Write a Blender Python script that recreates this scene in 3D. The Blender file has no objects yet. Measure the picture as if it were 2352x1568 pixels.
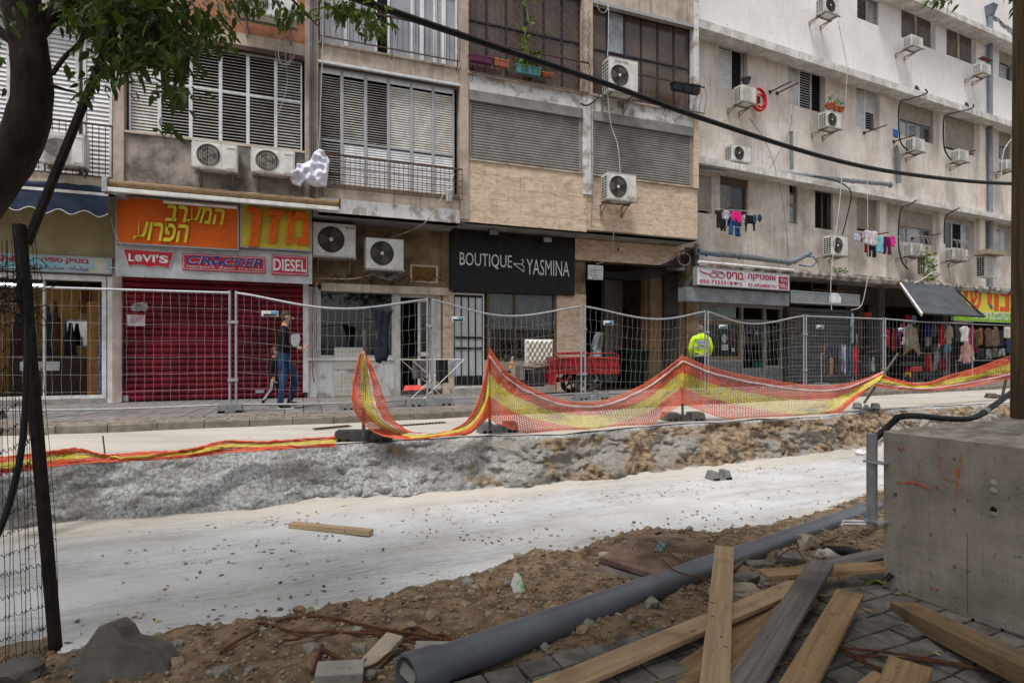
import bpy, math, random
from mathutils import Vector, Matrix, noise
random.seed(7)
SC = bpy.context.scene
COL = SC.collection
# ---------------------------------------------------------------- camera, sky, sun, exposure
F, CX, HY, EZ = 1307.0, 1176.0, 813.0, 1.0     # focal length and principal row of the photograph (2352 px wide), eye height
cam = bpy.data.cameras.new('camera'); cam.sensor_width = 36; cam.lens = 36 * F / 2352
cam.shift_y = (HY - 784) / 2352; cam.clip_start = .05; cam.clip_end = 400
co = bpy.data.objects.new('camera', cam); COL.objects.link(co); co.location = (0, 0, EZ); co.rotation_euler = (math.radians(90), 0, 0)
SC.camera = co
w = bpy.data.worlds.new('World'); SC.world = w; w.use_nodes = True
nt = w.node_tree; bg = nt.nodes['Background']
sky = nt.nodes.new('ShaderNodeTexSky'); sky.sky_type = 'NISHITA'; sky.sun_disc = False
SUN_EL, SUN_ROT = math.radians(66), math.radians(205)
sky.sun_elevation = SUN_EL; sky.sun_rotation = SUN_ROT; sky.air_density = 1.0; sky.dust_density = 3.0
hs = nt.nodes.new('ShaderNodeHueSaturation'); hs.inputs['Saturation'].default_value = .22
nt.links.new(sky.outputs[0], hs.inputs['Color']); nt.links.new(hs.outputs[0], bg.inputs[0]); bg.inputs[1].default_value = .093
sl = bpy.data.lights.new('sun', 'SUN'); sl.energy = 1.6; sl.angle = math.radians(14); sl.color = (1, .975, .95)
so = bpy.data.objects.new('sun', sl); COL.objects.link(so)
sd = Vector((math.sin(SUN_ROT) * math.cos(SUN_EL), math.cos(SUN_ROT) * math.cos(SUN_EL), math.sin(SUN_EL)))
so.rotation_euler = sd.to_track_quat('Z', 'Y').to_euler(); so.location = (0, -5, 20)
vs = SC.view_settings; vs.view_transform = 'Standard'; vs.look = 'None'; vs.exposure = 0.84; vs.gamma = 1; vs.use_curve_mapping = False

# ---------------------------------------------------------------- picture-to-place measuring
def G(u, v, z): Y = F * (EZ - z) / (v - HY); return Vector(((u - CX) / F * Y, Y, z))
def P(u, v, Y): return Vector(((u - CX) / F * Y, Y, EZ - (v - HY) / F * Y))
class Fr:
    def __init__(s, O, tan):
        s.O = O; s.a = math.atan(tan); s.c = math.cos(s.a); s.s = math.sin(s.a)
    def W(s, u, v, off=0):
        k = (u - CX) / F
        Y = (-off + O2(s)) / (s.c - k * s.s)
        return ((k * Y - s.O[0]) * s.c + (Y - s.O[1]) * s.s, EZ - (v - HY) / F * Y)
    def pt(s, x, off, z): return Vector((s.O[0] + x * s.c + off * s.s, s.O[1] + x * s.s - off * s.c, z))
def O2(s): return s.O[1] * s.c - s.O[0] * s.s
FL = Fr((-8.13, 11.88), .377)
FR = Fr((5.57, 17.05), .47)

# ---------------------------------------------------------------- materials
MT = {}
def M(name, c, c2=None, sc=6, r=.75, bump=0, bsc=60, metal=0, streak=0, speck=0, spsc=40, stretch=(1, 1, 1), rot=0, emit=0, rand=0, coat=0, det=6, lo=.4, hi=.62, bd=.01, dist=0):
    if name in MT: return MT[name]
    m = bpy.data.materials.new(name); m.use_nodes = True; nt = m.node_tree; N = nt.nodes; L = nt.links
    b = N['Principled BSDF']; b.inputs['Roughness'].default_value = r; b.inputs['Metallic'].default_value = metal; b.inputs['Specular IOR Level'].default_value = .45 if r < .5 else .18
    c = tuple(c) + (1,); c2 = (tuple(c2) + (1,)) if c2 else tuple(x * .72 for x in c[:3]) + (1,)
    geo = N.new('ShaderNodeNewGeometry'); mp = N.new('ShaderNodeMapping'); mp.inputs['Rotation'].default_value = (0, 0, rot); mp.inputs['Scale'].default_value = stretch
    L.new(geo.outputs['Position'], mp.inputs[0])
    def nz(scale, detail=det, src=mp, rough=.6):
        n = N.new('ShaderNodeTexNoise'); n.inputs['Scale'].default_value = scale; n.inputs['Detail'].default_value = detail; n.inputs['Roughness'].default_value = rough
        L.new(src.outputs[0], n.inputs['Vector']); return n
    def ramp(src, a, bb):
        q = N.new('ShaderNodeMapRange'); q.inputs[1].default_value = a; q.inputs[2].default_value = bb; L.new(src, q.inputs[0]); return q.outputs[0]
    def mix(fac, A, B, mode='MIX'):
        x = N.new('ShaderNodeMix'); x.data_type = 'RGBA'; x.blend_type = mode
        if isinstance(fac, float): x.inputs[0].default_value = fac
        else: L.new(fac, x.inputs[0])
        for i, q in ((6, A), (7, B)):
            if isinstance(q, tuple): x.inputs[i].default_value = q
            else: L.new(q, x.inputs[i])
        return x.outputs[2]
    n1 = nz(sc); n1.inputs['Distortion'].default_value = dist; col = mix(ramp(n1.outputs[0], lo, hi), c, c2)
    if streak:
        ms = N.new('ShaderNodeMapping'); ms.inputs['Scale'].default_value = (9, 9, .8); L.new(geo.outputs['Position'], ms.inputs[0])
        n2 = nz(1.0, 8, ms, .7); f = N.new('ShaderNodeMath'); f.operation = 'MULTIPLY'; f.inputs[1].default_value = streak; L.new(ramp(n2.outputs[0], .5, .8), f.inputs[0])
        col = mix(f.outputs[0], col, (.1, .085, .07, 1))
    if speck:
        n3 = nz(spsc, 2); f = N.new('ShaderNodeMath'); f.operation = 'MULTIPLY'; f.inputs[1].default_value = speck; L.new(ramp(n3.outputs[0], .66, .72), f.inputs[0])
        col = mix(f.outputs[0], col, (.06, .05, .04, 1))
    if rand:
        oi = N.new('ShaderNodeObjectInfo'); h = N.new('ShaderNodeHueSaturation'); L.new(col, h.inputs['Color'])
        L.new(ramp(oi.outputs['Random'], -.0, 1.0), h.inputs['Value']) ; q = h.inputs['Value'].links[0].from_node; q.inputs[3].default_value = 1 - rand; q.inputs[4].default_value = 1 + rand
        col = h.outputs[0]
    L.new(col, b.inputs['Base Color'])
    if bump:
        n4 = nz(bsc, 8, geo if False else mp, .65); bp = N.new('ShaderNodeBump'); bp.inputs['Strength'].default_value = bump; bp.inputs['Distance'].default_value = bd
        L.new(n4.outputs[0], bp.inputs['Height']); L.new(bp.outputs[0], b.inputs['Normal'])
    if emit: b.inputs['Emission Color'].default_value = c; b.inputs['Emission Strength'].default_value = emit
    if coat: b.inputs['Coat Weight'].default_value = coat
    MT[name] = m; return m
def glass(name, tint=(.9, .95, .95), mixf=.75):
    if name in MT: return MT[name]
    m = bpy.data.materials.new(name); m.use_nodes = True; N = m.node_tree.nodes; L = m.node_tree.links; N.clear()
    o = N.new('ShaderNodeOutputMaterial'); t = N.new('ShaderNodeBsdfTransparent'); t.inputs[0].default_value = tint + (1,)
    g = N.new('ShaderNodeBsdfGlossy'); g.inputs['Roughness'].default_value = .03; x = N.new('ShaderNodeMixShader'); x.inputs[0].default_value = 1 - mixf
    L.new(t.outputs[0], x.inputs[1]); L.new(g.outputs[0], x.inputs[2]); L.new(x.outputs[0], o.inputs[0]); MT[name] = m; return m

# ---------------------------------------------------------------- mesh builder
class MB:
    def __init__(s): s.v = []; s.f = []; s.m = []
    def add(s, vs, fs, m=0):
        n = len(s.v); s.v += [tuple(p) for p in vs]; s.f += [tuple(i + n for i in f) for f in fs]; s.m += [m] * len(fs); return s
    def box(s, x0, x1, y0, y1, z0, z1, m=0):
        return s.add([(x0, y0, z0), (x1, y0, z0), (x1, y1, z0), (x0, y1, z0), (x0, y0, z1), (x1, y0, z1), (x1, y1, z1), (x0, y1, z1)],
                     [(0, 3, 2, 1), (4, 5, 6, 7), (0, 1, 5, 4), (1, 2, 6, 5), (2, 3, 7, 6), (3, 0, 4, 7)], m)
    def bar(s, a, b, wx, wz, m=0, up=(0, 0, 1)):
        a = Vector(a); b = Vector(b); d = (b - a).normalized(); up = Vector(up)
        if abs(d.dot(up)) > .98: up = Vector((0, 1, 0))
        r = d.cross(up).normalized() * wx / 2; u = r.cross(d).normalized() * wz / 2
        vs = [p + q for p in (a, b) for q in (-r - u, r - u, r + u, -r + u)]
        return s.add(vs, [(0, 1, 2, 3)[::-1], (4, 5, 6, 7), (0, 1, 5, 4), (1, 2, 6, 5), (2, 3, 7, 6), (3, 0, 4, 7)], m)
    def tube(s, pts, r, n=6, m=0, cap=True):
        pts = [Vector(p) for p in pts]; K = len(pts); vs = []; up = None
        for i, p in enumerate(pts):
            d = (pts[min(i + 1, K - 1)] - pts[max(i - 1, 0)])
            d = d.normalized() if d.length > 1e-9 else Vector((0, 0, 1))
            if up is None: up = Vector((0, 0, 1)) if abs(d.z) < .9 else Vector((0, 1, 0))
            a = d.cross(up).normalized(); bb = a.cross(d).normalized(); up = bb
            rr = r[i] if isinstance(r, (list, tuple)) else r
            vs += [p + (a * math.cos(2 * math.pi * k / n) + bb * math.sin(2 * math.pi * k / n)) * rr for k in range(n)]
        fs = [(i * n + k, i * n + (k + 1) % n, (i + 1) * n + (k + 1) % n, (i + 1) * n + k) for i in range(K - 1) for k in range(n)]
        if cap: fs += [tuple(range(n))[::-1], tuple(range((K - 1) * n, K * n))]
        return s.add(vs, fs, m)
    def prism(s, poly, y0, y1, m=0):        # poly in (x, z), extruded along y
        n = len(poly); A = sum(poly[i][0] * poly[(i + 1) % n][1] - poly[(i + 1) % n][0] * poly[i][1] for i in range(n))
        if A < 0: poly = poly[::-1]
        vs = [(x, y0, z) for x, z in poly] + [(x, y1, z) for x, z in poly]
        return s.add(vs, [tuple(range(n)), tuple(range(n, 2 * n))[::-1]] + [(i, i + n, (i + 1) % n + n, (i + 1) % n) for i in range(n)], m)
    def ring(s, c, r0, r1, y0, y1, n=28, m=0):   # flat ring in xz plane
        vs = []; 
        for k in range(n):
            a = 2 * math.pi * k / n; C, S = math.cos(a), math.sin(a)
            for r, y in ((r0, y0), (r1, y0), (r1, y1), (r0, y1)): vs.append((c[0] + C * r, y, c[1] + S * r))
        fs = []
        for k in range(n):
            a = 4 * k; b = 4 * ((k + 1) % n)
            for j in range(4): fs.append((a + j, a + (j + 1) % 4, b + (j + 1) % 4, b + j))
        return s.add(vs, fs, m)
    def disc(s, c, r, y, n=24, m=0):
        return s.prism([(c[0] + r * math.cos(2 * math.pi * k / n), c[1] + r * math.sin(2 * math.pi * k / n)) for k in range(n)], y, y + .004, m)
    def mesh(s, name, mats, smooth=False):
        me = bpy.data.meshes.new(name); me.from_pydata(s.v, [], s.f)
        for m in (mats if isinstance(mats, (list, tuple)) else [mats]): me.materials.append(m)
        if any(s.m): me.polygons.foreach_set('material_index', s.m)
        if smooth: me.polygons.foreach_set('use_smooth', [True] * len(s.f)); me.set_sharp_from_angle(angle=math.radians(40))
        me.update(); return me
    def build(s, name, mats, parent=None, smooth=False, **k):
        return link(name, s.mesh(name, mats, smooth), parent, **k)
def link(name, me, parent=None, loc=None, rot=None, kind=None, label=None, bevel=0, scale=None):
    o = bpy.data.objects.new(name, me); COL.objects.link(o)
    if parent is not None: o.parent = parent
    if loc is not None: o.location = loc
    if rot is not None: o.rotation_euler = (0, 0, rot) if isinstance(rot, (int, float)) else rot
    if scale is not None: o.scale = scale
    if kind: o['kind'] = kind
    if label: o['label'] = label
    if bevel:
        b = o.modifiers.new('bevel', 'BEVEL'); b.width = bevel; b.segments = 2; b.limit_method = 'ANGLE'
    return o
def tag(o, label, cat, group=None):
    o['label'] = label; o['category'] = cat
    if group: o['group'] = group
    return o
def thing(name, label, cat, loc=(0, 0, 0), rot=0, group=None):
    o = bpy.data.objects.new(name, None); o.empty_display_size = .1; COL.objects.link(o); o.location = loc
    o.rotation_euler = (0, 0, rot) if isinstance(rot, (int, float)) else rot; return tag(o, label, cat, group)
def fthing(fr, name, label, cat, x, off, z, group=None): return thing(name, label, cat, fr.pt(x, off, z), fr.a, group)
def text(s, parent, x0, x1, z0, z1, y, mat, depth=.012, shear=0, off=0, name='lettering', label=None):
    cu = bpy.data.curves.new(name, 'FONT'); cu.body = s; cu.extrude = .02; cu.offset = off; cu.shear = shear; cu.resolution_u = 3
    t = bpy.data.objects.new(name, cu); COL.objects.link(t); dg = bpy.context.evaluated_depsgraph_get()
    me = bpy.data.meshes.new_from_object(t.evaluated_get(dg)); bpy.data.objects.remove(t); bpy.data.curves.remove(cu)
    vs = [v.co.copy() for v in me.vertices]
    if not vs: return None
    a = min(v.x for v in vs); b = max(v.x for v in vs); c = min(v.y for v in vs); d = max(v.y for v in vs)
    for v in me.vertices:
        q = v.co.copy(); v.co = (x0 + (q.x - a) / (b - a) * (x1 - x0), y - (.5 + q.z / .04) * depth, z0 + (q.y - c) / (d - c) * (z1 - z0))
    me.materials.clear(); me.materials.append(mat); me.name = name
    return link(name, me, parent, label=label)
def H(s): return s[::-1]
def fbm(p, o=5): return noise.fractal(Vector(p), .9, 2.1, o)
def inpoly(x, y, poly):
    c = False; n = len(poly)
    for i in range(n):
        x1, y1 = poly[i]; x2, y2 = poly[i - 1]
        if (y1 > y) != (y2 > y) and x < (x2 - x1) * (y - y1) / (y2 - y1) + x1: c = not c
    return c
def edist(x, y, poly):
    b = 9e9; n = len(poly)
    for i in range(n):
        x1, y1 = poly[i]; x2, y2 = poly[i - 1]; dx, dy = x2 - x1, y2 - y1; L = dx * dx + dy * dy or 1e-9
        t = max(0, min(1, ((x - x1) * dx + (y - y1) * dy) / L)); b = min(b, math.hypot(x - x1 - t * dx, y - y1 - t * dy))
    return b
def puffy(poly, depth, res=.03, fold=.02, fs=(9, 2), seed=0, mb=None, m=0):
    """a soft body with the outline poly (x, z): quads inside it, bulging to both sides, with folds"""
    mb = mb or MB(); xs = [p[0] for p in poly]; zs = [p[1] for p in poly]; x0, z0 = min(xs), min(zs)
    nx = max(4, int((max(xs) - x0) / res)); nz_ = max(4, int((max(zs) - z0) / res)); dx = (max(xs) - x0) / nx; dz = (max(zs) - z0) / nz_
    idx = {}; vs = []; fs_ = []
    def V(i, j, side):
        k = (i, j, side)
        if k not in idx:
            x = x0 + i * dx; z = z0 + j * dz; ins = inpoly(x, z, poly); d = edist(x, z, poly) if ins else 0
            h = depth * min(1, (d / (depth * 1.3 + 1e-6))) ** .5 if d > 0 else 0.0
            fo = fold * noise.noise(Vector((x * fs[0] + seed, z * fs[1], seed * 1.7)))
            if not ins:   # pull outside corner onto outline
                cx_, cz_ = x, z; best = 9e9
                for q in range(len(poly)):
                    a, b = poly[q], poly[q - 1]; ex, ez = b[0] - a[0], b[1] - a[1]; L = ex * ex + ez * ez or 1e-9
                    t = max(0, min(1, ((x - a[0]) * ex + (z - a[1]) * ez) / L)); px, pz = a[0] + t * ex, a[1] + t * ez; dd = math.hypot(x - px, z - pz)
                    if dd < best: best = dd; cx_, cz_ = px, pz
                x, z = cx_, cz_
            idx[k] = len(vs); vs.append((x, fo + (-h if side == 0 else h * .6), z))
        return idx[k]
    for i in range(nx):
        for j in range(nz_):
            if inpoly(x0 + (i + .5) * dx, z0 + (j + .5) * dz, poly):
                fs_.append((V(i, j, 0), V(i + 1, j, 0), V(i + 1, j + 1, 0), V(i, j + 1, 0)))
                fs_.append((V(i, j, 1), V(i, j + 1, 1), V(i + 1, j + 1, 1), V(i + 1, j, 1)))
    return mb.add(vs, fs_, m)
def rock(r, seed, sub=2, flat=1, squar=.0):
    import bmesh
    bm = bmesh.new(); bmesh.ops.create_icosphere(bm, subdivisions=sub, radius=1)
    vs = []
    for v in bm.verts:
        p = v.co.copy(); k = 1 + .35 * noise.noise(p * 1.3 + Vector((seed, 0, 0))) + .18 * noise.noise(p * 3.1 + Vector((0, seed, 0)))
        if squar: mx = max(abs(p.x), abs(p.y), abs(p.z)); k *= (1 - squar) + squar / mx * .85
        vs.append((p.x * k * r[0], p.y * k * r[1], p.z * k * r[2] * flat))
    fs = [tuple(v.index for v in f.verts) for f in bm.faces]; bm.free(); return vs, fs
def catmull(pts, n):
    pts = [Vector(p) for p in pts]; out = []; K = len(pts) - 1
    for i in range(n + 1):
        t = i / n * K; k = min(int(t), K - 1); t -= k
        p0, p1, p2, p3 = pts[max(k - 1, 0)], pts[k], pts[k + 1], pts[min(k + 2, K)]
        out.append(.5 * ((2 * p1) + (p2 - p0) * t + (2 * p0 - 5 * p1 + 4 * p2 - p3) * t * t + (3 * p1 - p0 - 3 * p2 + p3) * t ** 3))
    return out
def lerpl(xs, ys, x):
    if x <= xs[0]: return ys[0] + (ys[1] - ys[0]) / (xs[1] - xs[0]) * (x - xs[0])
    for i in range(len(xs) - 1):
        if x <= xs[i + 1]: return ys[i] + (ys[i + 1] - ys[i]) * (x - xs[i]) / (xs[i + 1] - xs[i])
    return ys[-1] + (ys[-1] - ys[-2]) / (xs[-1] - xs[-2]) * (x - xs[-1])
def sms(x): x = max(0, min(1, x)); return x * x * (3 - 2 * x)

# ---------------------------------------------------------------- common materials
m_galv = M('galvanised steel', (.4, .41, .42), (.3, .31, .32), sc=30, r=.5, metal=.4)
m_white = M('white paint', (.72, .72, .7), (.55, .53, .5), sc=5, r=.5, streak=.25)
m_alu = M('aluminium frame', (.62, .64, .66), (.5, .51, .52), sc=10, r=.4, metal=.3)
m_acw = M('ac casing white', (.66, .66, .62), (.52, .51, .47), sc=4, r=.45, streak=.3)
m_dark = M('dark plastic', (.03, .03, .032), r=.6)
m_black = M('black paint', (.012, .012, .013), (.02, .02, .02), r=.5)
m_rust = M('rusty iron', (.12, .05, .025), (.07, .03, .02), sc=25, r=.85, bump=.3, bsc=120)
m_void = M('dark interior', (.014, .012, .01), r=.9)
m_glassd = M('dark window glass', (.035, .04, .045), (.05, .055, .06), sc=2, r=.06)
m_glasss = glass('shop glass', (.8, .84, .84), .95)
m_bronze = M('bronze tinted glass', (.075, .05, .035), (.12, .085, .065), sc=1.2, r=.12, streak=.3)
m_conc = M('concrete', (.33, .31, .28), (.24, .22, .19), sc=5, r=.9, bump=.4, bsc=40, speck=.5)
m_cbase = M('grey concrete block', (.19, .2, .2), (.13, .13, .13), sc=14, r=.9, bump=.3, bsc=90)
m_railing = M('dark iron railing', (.06, .045, .04), (.12, .06, .04), sc=30, r=.7)
m_plaster = M('beige plaster', (.52, .44, .36), (.34, .28, .22), sc=2.4, r=.9, bump=.4, bsc=25, streak=.8, speck=.4, det=10)
m_pink = M('pinkish plaster', (.48, .385, .33), (.33, .26, .215), sc=2.5, r=.9, bump=.4, bsc=25, streak=.7, det=10)
m_wfade = M('flaking white paint', (.62, .62, .62), (.36, .32, .27), sc=3.5, r=.85, bump=.25, bsc=30, streak=.45, lo=.5, hi=.6)
m_slat = M('louvre slat', (.6, .58, .54), (.46, .42, .36), sc=5, r=.5, streak=.15)
m_slatw = M('white louvre slat', (.72, .73, .74), (.6, .6, .6), sc=4, r=.5)
m_wood = M('pine wood', (.52, .34, .18), (.4, .25, .125), sc=9, r=.7, bump=.15, bsc=50, speck=.15, spsc=22, stretch=(1, 1, 1))
# ---------------------------------------------------------------- ground
ZR, ZF, ZP = -.12, -.77, -.42                  # far road, trench floor, near paving (far pavement is 0)
top_uv = [(0, 1075), (240, 1050), (560, 1030), (770, 1020), (900, 1012), (1100, 1001), (1300, 997), (1500, 977), (1700, 965), (1900, 955), (1975, 942), (2318, 924)]
bot_uv = [(138, 1208), (588, 1173), (865, 1141), (1176, 1126), (1327, 1108), (1553, 1083), (1764, 1056), (1915, 1038), (2036, 1025)]
topw = [G(u, v, ZR) for u, v in top_uv]; botw = [G(u, v, ZF) for u, v in bot_uv]
tX = [-14] + [p.x for p in topw] + [40]; tY = [2.6] + [p.y for p in topw] + [27]
bX = [-14] + [p.x for p in botw] + [40]; bY = [2.5] + [p.y for p in botw] + [26.5]
kerb_uv = [(-6.44, 8.02), (-4.17, 8.77), (-2.91, 9.24), (-.79, 10.16), (9.72, 15.35), (16.3, 18.6)]
kX = [-14] + [p[0] for p in kerb_uv] + [40]; kY = [5.6] + [p[1] for p in kerb_uv] + [30.5]
edge_uv = [(373, 1521), (504, 1488), (663, 1460), (789, 1435), (890, 1415), (1016, 1375), (1176, 1322), (1226, 1289), (1327, 1286), (1372, 1262), (1502, 1222), (1619, 1241), (1764, 1216), (1978, 1144), (2031, 1128)]
ew = [G(u, v, ZF) for u, v in edge_uv]; eX = [-6, -3.2, -2.35] + [p.x for p in ew] + [12]; eY = [2.2, 3.0, 3.15] + [p.y for p in ew] + [11.5]
topY = lambda x: lerpl(tX, tY, x)
botY = lambda x: lerpl(bX, bY, x) 
kerbY = lambda x: lerpl(kX, kY, x)
edgeY = lambda x: lerpl(eX, eY, x)
def paveY(x): return 2.72 + .43 * x if x > -.6 else -9
def struct(name, mb, mats, smooth=False, **k): return mb.build(name, mats, smooth=smooth, kind='structure', **k)
m_earth0 = M('earth', (.16, .12, .08), bump=.3)
struct('ground', MB().box(-120, 120, -60, 160, -1.6, -1.5), m_earth0)

m_road = M('dusty road', (.47, .43, .38), (.33, .305, .27), sc=1.3, lo=.38, hi=.7, det=12, r=.95, bump=.4, bsc=30, stretch=(.4, 1.6, 1), rot=-.42, speck=.4, spsc=35)
mb = MB(); xs = [-14 + i * .35 for i in range(155)]; vs = []; fs = []; NR = 14
for i, x in enumerate(xs):
    for j in range(NR + 1):
        t = j / NR; y = topY(x) * (1 - t) + (kerbY(x) + .02) * t
        e = .05 * fbm((x * 2.2, 3, 0), 4) * (1 - t)
        vs.append((x, y + e, ZR + .012 * fbm((x * .9, y * .9, 2), 4) + .02 * sms(1 - t * 5) * noise.noise(Vector((x * 3, y * 3, 1)))))
for i in range(len(xs) - 1):
    for j in range(NR): a = i * (NR + 1) + j; fs.append((a, a + NR + 1, a + NR + 2, a + 1))
struct('road', MB().add(vs, fs), m_road, smooth=True)

# trench wall: shotcrete over earth
m = bpy.data.materials.new('trench wall'); m.use_nodes = True; N = m.node_tree.nodes; L = m.node_tree.links; b = N['Principled BSDF']; b.inputs['Roughness'].default_value = .95
at = N.new('ShaderNodeAttribute'); at.attribute_name = 'earth'; geo = N.new('ShaderNodeNewGeometry')
def nzz(scale, d=8, r=.65):
    n = N.new('ShaderNodeTexNoise'); n.inputs['Scale'].default_value = scale; n.inputs['Detail'].default_value = d; n.inputs['Roughness'].default_value = r; L.new(geo.outputs['Position'], n.inputs['Vector']); return n.outputs[0]
def mp(src, a, bb, c=0, d=1):
    q = N.new('ShaderNodeMapRange'); q.inputs[1].default_value = a; q.inputs[2].default_value = bb; q.inputs[3].default_value = c; q.inputs[4].default_value = d; L.new(src, q.inputs[0]); return q.outputs[0]
def mx(f, A, B):
    x = N.new('ShaderNodeMix'); x.data_type = 'RGBA'; L.new(f, x.inputs[0])
    for i, q in ((6, A), (7, B)):
        if isinstance(q, tuple): x.inputs[i].default_value = q + (1,)
        else: L.new(q, x.inputs[i])
    return x.outputs[2]
grey = mx(mp(nzz(26), .4, .6), (.24, .24, .235), (.55, .56, .56)); grey = mx(mp(nzz(2.3), .48, .62, 0, .5), grey, (.2, .18, .155)); grey = mx(mp(at.outputs['Fac'], 0, .5, 0, .7), grey, (.25, .215, .17)); grey = mx(mp(nzz(60, 4), .5, .7, 0, .5), grey, (.12, .11, .1))
brown = mx(mp(nzz(9), .4, .62), (.12, .085, .05), (.38, .27, .165))
brown = mx(mp(nzz(55, 4), .55, .7), brown, (.36, .29, .2)); brown = mx(mp(nzz(3.1), .54, .66), brown, (.05, .045, .04))
ad = N.new('ShaderNodeMath'); ad.operation = 'ADD'; L.new(at.outputs['Fac'], ad.inputs[0]); L.new(mp(nzz(1.5, 10, .6), .32, .68, -.55, .55), ad.inputs[1])
col = mx(mp(ad.outputs[0], .42, .58), grey, brown); L.new(col, b.inputs['Base Color'])
bp = N.new('ShaderNodeBump'); bp.inputs['Strength'].default_value = .9; bp.inputs['Distance'].default_value = .03; L.new(nzz(38, 10, .75), bp.inputs['Height']); L.new(bp.outputs[0], b.inputs['Normal'])
m_trench = m
NX, NZ = 760, 46; vs = []; fs = []; at_ = []
for i in range(NX + 1):
    x = -9 + 27 * i / NX
    for j in range(NZ + 1):
        t = j / NZ; y = topY(x) * (1 - t) + botY(x) * t; z = ZR * (1 - t) + (ZF - .05) * t
        env = min(1, t * 7) * min(1, (1 - t) * 6 + .3); q = (x * 1.5, z * 2.2, 5)
        y += env * (.5 + .5 * sms((x + 3.5) / 3)) * (-.17 * fbm(q, 3) - .07 * abs(noise.noise(Vector((x * 6.5, z * 7, 0)))) * 1.6 - .035 * fbm((x * 19, z * 19, 3), 4)) + .05 * fbm((x * 2.2, 3, 0), 4) * (1 - t)
        z += .03 * noise.noise(Vector((x * 6, y * 6, z * 6))) * env
        if j == 0: y += .06; z -= .004
        vs.append((x, y, z))
        a = sms((x + 2.4) / 4.2) * .56 + (.16 * sms((x + 2.2) / 1.5) if .08 < t < .3 else 0) - (.2 if t > .85 else 0) - (.55 if t < .05 else 0); at_.append(a)
for i in range(NX):
    for j in range(NZ): a = i * (NZ + 1) + j; fs.append((a, a + 1, a + NZ + 2, a + NZ + 1))
tw = struct('trench_wall', MB().add(vs, fs), m_trench, smooth=True)
at2 = tw.data.attributes.new('earth', 'FLOAT', 'POINT'); at2.data.foreach_set('value', at_)

# trench floor: lean concrete, smeared along the street
m_floor = bpy.data.materials.new('lean concrete'); m = m_floor; m.use_nodes = True; N = m.node_tree.nodes; L = m.node_tree.links; b = N['Principled BSDF']; b.inputs['Roughness'].default_value = .85
g0 = N.new('ShaderNodeNewGeometry'); mpp = N.new('ShaderNodeMapping'); mpp.inputs['Rotation'].default_value = (0, 0, -.40); L.new(g0.outputs['Position'], mpp.inputs[0])
mst = N.new('ShaderNodeMapping'); mst.inputs['Scale'].default_value = (.28, 2.2, 1); L.new(mpp.outputs[0], mst.inputs[0])
def nz3(scale, src, d=8, r=.65):
    n = N.new('ShaderNodeTexNoise'); n.inputs['Scale'].default_value = scale; n.inputs['Detail'].default_value = d; n.inputs['Roughness'].default_value = r; L.new(src.outputs[0], n.inputs['Vector']); return n.outputs[0]
col = mx(mp(nz3(.8, mpp), .4, .62), (.56, .57, .58), (.45, .445, .44))
col = mx(mp(nz3(.9, mst), .5, .7, 0, .4), col, (.50, .45, .38))
at = N.new('ShaderNodeAttribute'); at.attribute_name = 'tan'; col = mx(at.outputs['Fac'], col, (.5, .44, .36))
mu = N.new('ShaderNodeMath'); mu.operation = 'MULTIPLY'; L.new(mp(nz3(1.3, mst, 4), .46, .6), mu.inputs[0]); L.new(mp(nz3(16, mst, 8, .85), .44, .6), mu.inputs[1])
mu2 = N.new('ShaderNodeMath'); mu2.operation = 'MULTIPLY'; mu2.inputs[1].default_value = .5; L.new(mu.outputs[0], mu2.inputs[0]); col = mx(mu2.outputs[0], col, (.13, .13, .12))
col = mx(mp(nz3(70, mpp, 4), .58, .68, 0, .6), col, (.12, .1, .08)); L.new(col, b.inputs['Base Color'])
bp = N.new('ShaderNodeBump'); bp.inputs['Strength'].default_value = .55; bp.inputs['Distance'].default_value = .02; L.new(nz3(9, mst, 10, .7), bp.inputs['Height']); L.new(bp.outputs[0], b.inputs['Normal'])
vs = []; fs = []; at_ = []; A, B = 150, 60
for i in range(A + 1):
    x = -9 + 27 * i / A
    for j in range(B + 1):
        t = j / B; y0 = edgeY(x) - .8; y1 = botY(x) + .25; y = y0 + (y1 - y0) * t; d = botY(x) - y
        z = ZF + .03 * sms(1 - d / .5) * (1 + noise.noise(Vector((x * 4, y * 4, 0)))) + .012 * fbm((x * .8 + y * .3, y * 2.2 - x * .9, 3), 4)
        vs.append((x, y, z)); at_.append(min(1, .75 * sms(1 - d / (1.1 + .5 * noise.noise(Vector((x, y, 4))))) + .6 * sms(1 - (y - edgeY(x)) / .25)))
for i in range(A):
    for j in range(B): a = i * (B + 1) + j; fs.append((a, a + B + 1, a + B + 2, a + 1))
tf = struct('trench_floor', MB().add(vs, fs), m_floor, smooth=True); tf.data.attributes.new('tan', 'FLOAT', 'POINT').data.foreach_set('value', at_)
def floorz(x, y): return ZF + .012 * fbm((x * .8 + y * .3, y * 2.2 - x * .9, 3), 4)

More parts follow.
